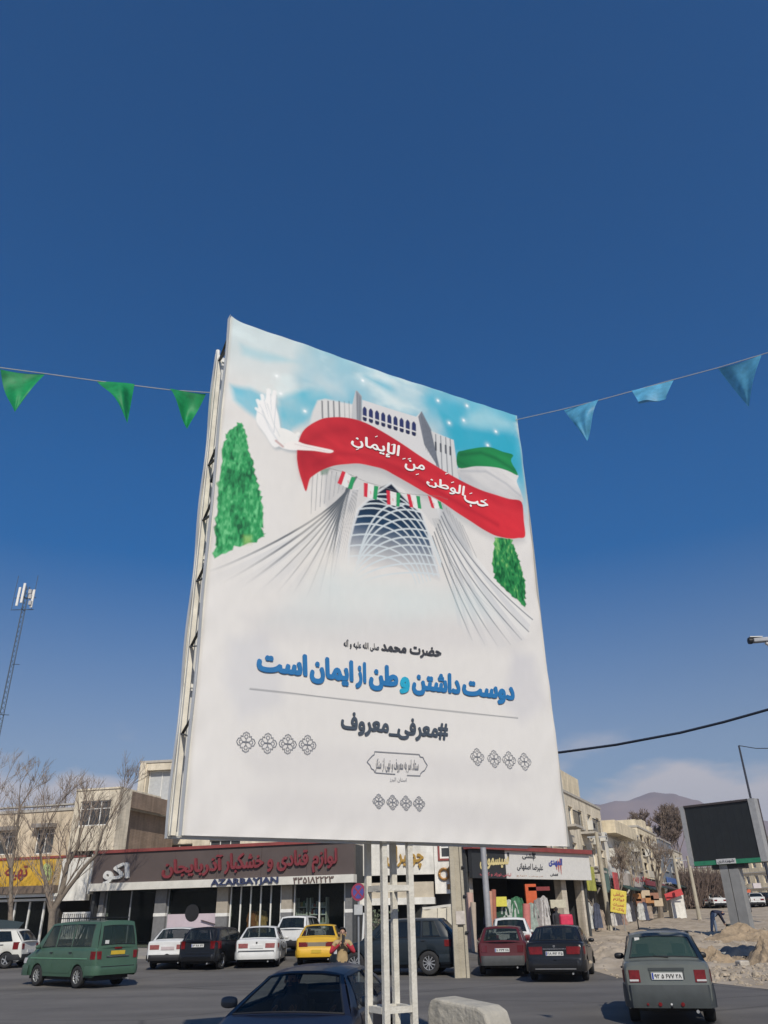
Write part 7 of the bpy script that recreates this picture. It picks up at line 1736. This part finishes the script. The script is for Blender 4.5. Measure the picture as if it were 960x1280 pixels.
# ================================================================== PEOPLE
SKIN = mat('skin', (.38, .22, .15), .6, var=.08); HAIR = mat('dark_hair', (.02, .016, .014), .7)
def cloth_m(n, c): return mat('clothes_'+n, c, .85, var=.2, scale=9)
def person(label, base, yaw, pose, mats, hgt=1.7, hair=HAIR, cap=None, hands=True, bulk=1.0):
    """pose: joints in metres for a 1.7 m figure, facing -y before the turn; mats: legs, torso, sleeves, skin, shoes"""
    k = hgt/1.7; root = empty('person', base, yaw, label=label, cat='person')
    J = dict(pel=(0, 0, .93), waist=(0, .0, 1.08), chest=(0, .01, 1.30), neck=(0, .0, 1.46), head=(0, -.01, 1.58), top=(0, -.0, 1.68))
    for s_, n in ((1, 'l'), (-1, 'r')):
        J.update({'hip'+n: (.09*s_, 0, .90), 'kn'+n: (.10*s_, -.02, .48), 'an'+n: (.10*s_, .02, .09), 'toe'+n: (.115*s_, -.13, .04), 'sh'+n: (.18*s_, .01, 1.40), 'el'+n: (.24*s_, .02, 1.12), 'wr'+n: (.25*s_, -.04, .87), 'ha'+n: (.25*s_, -.06, .80)})
    J.update(pose)
    names = list(J); idx = {n: i for i, n in enumerate(names)}
    E_ = [('pel', 'waist'), ('waist', 'chest'), ('chest', 'neck'), ('neck', 'head'), ('head', 'top')]
    for n in 'lr': E_ += [('pel', 'hip'+n), ('hip'+n, 'kn'+n), ('kn'+n, 'an'+n), ('an'+n, 'toe'+n), ('chest', 'sh'+n), ('sh'+n, 'el'+n), ('el'+n, 'wr'+n), ('wr'+n, 'ha'+n)]
    RD = dict(pel=(.15, .11), waist=(.14, .10), chest=(.165, .115), neck=(.06, .06), head=(.085, .10), top=(.06, .075))
    if bulk > 1.2: RD.update(pel=(.14, .14), waist=(.16, .16), chest=(.17, .17))
    for n in 'lr': RD.update({'hip'+n: (.09, .09), 'kn'+n: (.062, .062), 'an'+n: (.05, .05), 'toe'+n: (.045, .035), 'sh'+n: (.065, .065), 'el'+n: (.048, .048), 'wr'+n: (.036, .032), 'ha'+n: (.042, .025)})
    me = bpy.data.meshes.new('body'); me.from_pydata([tuple(Vector(J[n])*k) for n in names], [(idx[a], idx[b]) for a, b in E_], []); o = bpy.data.objects.new('body', me); COL.objects.link(o)
    m = o.modifiers.new('skin', 'SKIN'); o.modifiers.new('sub', 'SUBSURF').levels = 1
    for i, n in enumerate(names): me.skin_vertices[0].data[i].radius = (RD[n][0]*k*(1 if n in ('head', 'top', 'neck', 'hal', 'har') else bulk), RD[n][1]*k*(1 if n in ('head', 'top', 'neck', 'hal', 'har') else bulk)); me.skin_vertices[0].data[i].use_root = n == 'pel'
    ev = bpy.data.meshes.new_from_object(o.evaluated_get(bpy.context.evaluated_depsgraph_get())); bpy.data.objects.remove(o)
    for m_ in mats: ev.materials.append(m_)
    seg = []
    for a, b_ in E_:
        mi = 3 if 'head' in (a, b_) else 4 if b_.startswith('toe') else 3 if b_.startswith('ha') else 2 if b_[:2] in ('el', 'wr') else 0 if (b_.startswith('kn') or b_.startswith('an') or b_.startswith('hip')) else 1
        seg.append((Vector(J[a])*k, Vector(J[b_])*k, mi, RD[a][0]))
    for p in ev.polygons:
        c = p.center; best = None
        for a, b_, mi, rr_ in seg:
            d = b_-a; t = max(0, min(1, (c-a).dot(d)/max(1e-9, d.dot(d)))); q = (c-a-d*t).length-rr_*.6*k
            if best is None or q < best[0]: best = (q, mi)
        p.material_index = best[1]; p.use_smooth = True
    bo = bpy.data.objects.new('body', ev); COL.objects.link(bo); bo.parent = root
    hd = Vector(J['head'])*k; up_ = (Vector(J['top'])-Vector(J['head'])).normalized(); g = MB()
    fwd = Vector((0, -1, 0)); fwd = (fwd-up_*fwd.dot(up_)).normalized(); sd_ = up_.cross(fwd)
    def hf(a, b_):
        t = a*2*math.pi; ph = b_*1.75; r_ = .112*k; d = (fwd*math.cos(t)*(.95 if math.cos(t) < 0 else .82)+sd_*math.sin(t)*.86)*math.sin(ph)+up_*math.cos(ph)*.98
        lo = 1.0 if math.cos(t) < .3 else .0
        if lo == 0 and ph > .95: d = (fwd*math.cos(t)*.6+sd_*math.sin(t)*.7)*math.sin(.95)*.9+up_*math.cos(.95)*.9
        return hd+up_*.035*k+d*r_
    g.grid(hf, 16, 8); g.build('hair' if cap is None else 'cap', hair if cap is None else cap, root, local=True, smooth=60)
    # face
    g = MB(); g.add([hd+fwd*.10*k+sd_*.012+up_*.02, hd+fwd*.10*k-sd_*.012+up_*.02, hd+fwd*.135*k-up_*.02, hd+fwd*.098*k-up_*.028+sd_*.016, hd+fwd*.098*k-up_*.028-sd_*.016], [(0, 1, 2), (0, 2, 3), (1, 4, 2), (3, 2, 4)]); g.build('nose', mats[3], root, local=True)
    for s_ in (1, -1):
        g = MB(); g.disc(hd+fwd*.098*k+sd_*s_*.034*k+up_*.022*k, fwd, .011*k, .012, 8); g.build('eye', BLACK, root, local=True)
        g = MB(); g.disc(hd+sd_*s_*.09*k, sd_, .026*k, .02, 8); g.build('ear', mats[3], root, local=True)
    g = MB(); g.box(hd+fwd*.094*k-up_*.05*k, (.022*k, .006, .005), 0, (sd_, fwd, up_)); g.build('mouth', mat('lips', (.3, .12, .1), .6), root, local=True)
    if hands:
        for n in 'lr':
            w = Vector(J['wr'+n])*k; h_ = Vector(J['ha'+n])*k; dd = (h_-w).normalized(); sx_ = dd.orthogonal().normalized(); g = MB()
            for i in range(4): a_ = h_+sx_*(i-1.5)*.018*k; g.tube([a_, a_+dd*(.045+.008*(1.5-abs(i-1.5)))*k, a_+dd*.075*k+dd.cross(sx_)*.015*k], [.009*k, .0085*k, .006*k], 5)
            a_ = w+dd*.03*k-sx_*.03*k; g.tube([a_, a_-sx_*.025*k+dd*.03*k, a_-sx_*.03*k+dd*.055*k], [.01*k, .009*k, .007*k], 5); g.build('fingers', mats[3], root, local=True)
    return root
SHOE = cloth_m('shoe', (.03, .03, .03))
# man in red sleeves and tan waistcoat, hands raised before his chest
pz = at(428, 1170, 21.0)
rp = person('person in a tan waistcoat over red sleeves holding something up, before the yellow taxi', (pz.x, 21.0, .0), R(8), dict(ell=(.30, -.02, 1.14), wrl=(.10, -.20, 1.33), hal=(.04, -.23, 1.40), elr=(-.30, -.02, 1.14), wrr=(-.10, -.20, 1.33), har=(-.04, -.23, 1.40)),
       [cloth_m('dark_trousers', (.05, .05, .06)), cloth_m('tan_vest', (.40, .29, .15)), cloth_m('red_sleeve', (.42, .035, .05)), SKIN, SHOE], hgt=1.60)
MB().box((0, -.26, 1.385), (.035, .01, .07)).build('held_phone', BLACK, rp, local=True)
# bending man near the screen column
bp = gr(897, 1167)
person('person in a dark jacket and jeans bending down left of the screen column', bp, R(78), dict(pel=(0, .12, .86), waist=(0, .0, 1.0), chest=(0, -.20, 1.10), neck=(0, -.33, 1.06), head=(0, -.43, 1.0), top=(0, -.50, .95), hipl=(.09, .10, .84), hipr=(-.09, .10, .84), knl=(.11, .02, .46), knr=(-.12, .22, .46), anl=(.11, .02, .08), anr=(-.12, .3, .08), toel=(.12, -.14, .04), toer=(-.13, .14, .04),
       shl=(.17, -.26, 1.0), shr=(-.17, -.26, 1.0), ell=(.19, -.36, .76), elr=(-.19, -.34, .76), wrl=(.12, -.44, .53), wrr=(-.12, -.44, .53), hal=(.10, -.46, .46), har=(-.1, -.46, .46)),
       [cloth_m('jeans', (.16, .20, .28)), cloth_m('dark_jacket', (.02, .022, .045)), cloth_m('dark_jacket', (.02, .022, .045)), SKIN, SHOE], hgt=1.8, cap=cloth_m('navy_cap', (.03, .035, .1)), bulk=1.4)
c = bp+Vector((.85, -.1, .28)); hb = empty('hand_tool', (c.x, c.y, bp.z), label='small dark machine on the ground in front of the bending person', cat='machine')
bevel(MB().box(c, (.28, .2, .2)).build('housing', cloth_m('machine', (.04, .05, .05)), hb), .05); MB().tube([c+Vector((-.2, 0, .1)), c+Vector((-.35, 0, .35)), c+Vector((-.2, 0, .5))], .02, 6).build('handle', STEEL, hb)
walk = dict(knl=(.10, -.14, .50), anl=(.10, -.20, .12), toel=(.11, -.34, .08), knr=(-.10, .02, .48), anr=(-.10, .24, .12), toer=(-.11, .12, .04), ell=(.23, .12, 1.13), wrl=(.22, .1, .9), hal=(.22, .08, .84), elr=(-.23, -.08, 1.13), wrr=(-.22, -.2, .93), har=(-.22, -.23, .87))
for u, D, yw, c1, c2, lab in ((741, 55, 200, (.5, .5, .48), (.25, .28, .33), 'person in a pale top and blue jeans walking left of the concrete pole'), (915, 84, 30, (.03, .03, .04), (.02, .02, .02), 'person in black walking left of the screen column far away'), (933, 78, 200, (.04, .04, .05), (.03, .03, .03), 'person in black walking right of the screen column'), (938, 82, 160, (.12, .11, .1), (.06, .06, .07), 'person in grey beside the one in black right of the column'), (700, 43, 190, (.03, .03, .035), (.03, .03, .03), 'person in a black coat behind the roof of the black sedan')):
    b = gx(u, D); person(lab, b, R(yw), walk, [cloth_m('t%d' % u, c2), cloth_m('c%d' % u, c1), cloth_m('c%d' % u, c1), SKIN, SHOE], hgt=1.7, hands=D < 60)
# driver and passenger in the near car, sitting
nc = [o for o in bpy.data.objects if o.get('label', '').startswith('dark navy blue car')][0]
sit = dict(pel=(0, 0, .10), waist=(0, .02, .24), chest=(0, .06, .46), neck=(0, .05, .62), head=(0, .03, .74), top=(0, .04, .84), hipl=(.09, -.02, .08), hipr=(-.09, -.02, .08), knl=(.11, -.42, .16), knr=(-.11, -.42, .16), anl=(.11, -.58, -.20), anr=(-.11, -.58, -.20), toel=(.11, -.70, -.22), toer=(-.11, -.70, -.22), shl=(.18, .05, .56), shr=(-.18, .05, .56), ell=(.22, -.10, .34), elr=(-.22, -.10, .34), wrl=(.14, -.30, .42), wrr=(-.14, -.30, .42), hal=(.12, -.36, .46), har=(-.12, -.36, .46))
for y, lab in ((.36, 'person driving the near dark blue car in a dark coat'), (-.36, 'person in the passenger seat of the near dark blue car')):
    p = Matrix.Rotation(R(NEAR_YAW), 3, 'Z') @ Vector((1.68-2.0, y, 0)); q = nc.location+p
    person(lab, (q.x, q.y, .40), R(NEAR_YAW+90), sit, [cloth_m('dark', (.04, .04, .05)), cloth_m('dark', (.04, .04, .05)), cloth_m('dark', (.04, .04, .05)), SKIN, SHOE], hgt=1.62)

# far parked cars on the plaza edge: one small built car, copied
FARC = W_(SEDAN, paint=wp, glass=GLD)
silv2 = paint('far_silver_paint', (.3, .3, .3)); 
proto = car('parked_car', 'white far parked car at the left end of the row behind the plaza', 'car', (gx(852, 98).x, 98, terr(98)), R(110), FARC, group='cars parked behind the plaza')
protos = [proto, car('parked_car', 'black far parked car second from the left in the row behind the plaza', 'car', (gx(865, 99).x, 99, terr(99)), R(95), W_(FARC, paint=blk), group='cars parked behind the plaza'),
    car('parked_car', 'silver far parked car third from the left in the row behind the plaza', 'car', (gx(877, 98).x, 98, terr(98)), R(100), W_(FARC, paint=silv2), group='cars parked behind the plaza')]
for i, (u, k, lab) in enumerate(((889, 0, 'white far parked car fourth from the left, beneath the dark screen'), (900, 1, 'black far parked car close to the left side of the screen column'), (925, 0, 'white far parked car just right of the screen column'), (936, 2, 'silver far parked car second to the right of the screen column'),
    (947, 0, 'white far parked car near the right edge below the magenta sign'), (958, 1, 'black far parked car cut by the right edge'))):
    c = copy_tree(protos[k]); D = 97+2*(i % 2); c.location = (gx(u, D).x, D, terr(D)); c.rotation_euler.z = R((100, 80, 105, 95, 70, 100)[i]); c['label'] = lab

# ================================================================== AIR
hz = MB().bb(-3500, 3500, -430, 3300, -1.3, 345)
hm = bpy.data.materials.new('haze'); hm.use_nodes = True; t = hm.node_tree; t.nodes.clear(); oo = N(t, 'ShaderNodeOutputMaterial'); pv_ = N(t, 'ShaderNodeVolumePrincipled')
pv_.inputs['Color'].default_value = (.70, .82, 1.0, 1); pv_.inputs['Density'].default_value = .00024; pv_.inputs['Anisotropy'].default_value = .2
t.links.new(pv_.outputs[0], oo.inputs['Volume'])
tag(hz.build('haze', hm), kind='stuff')
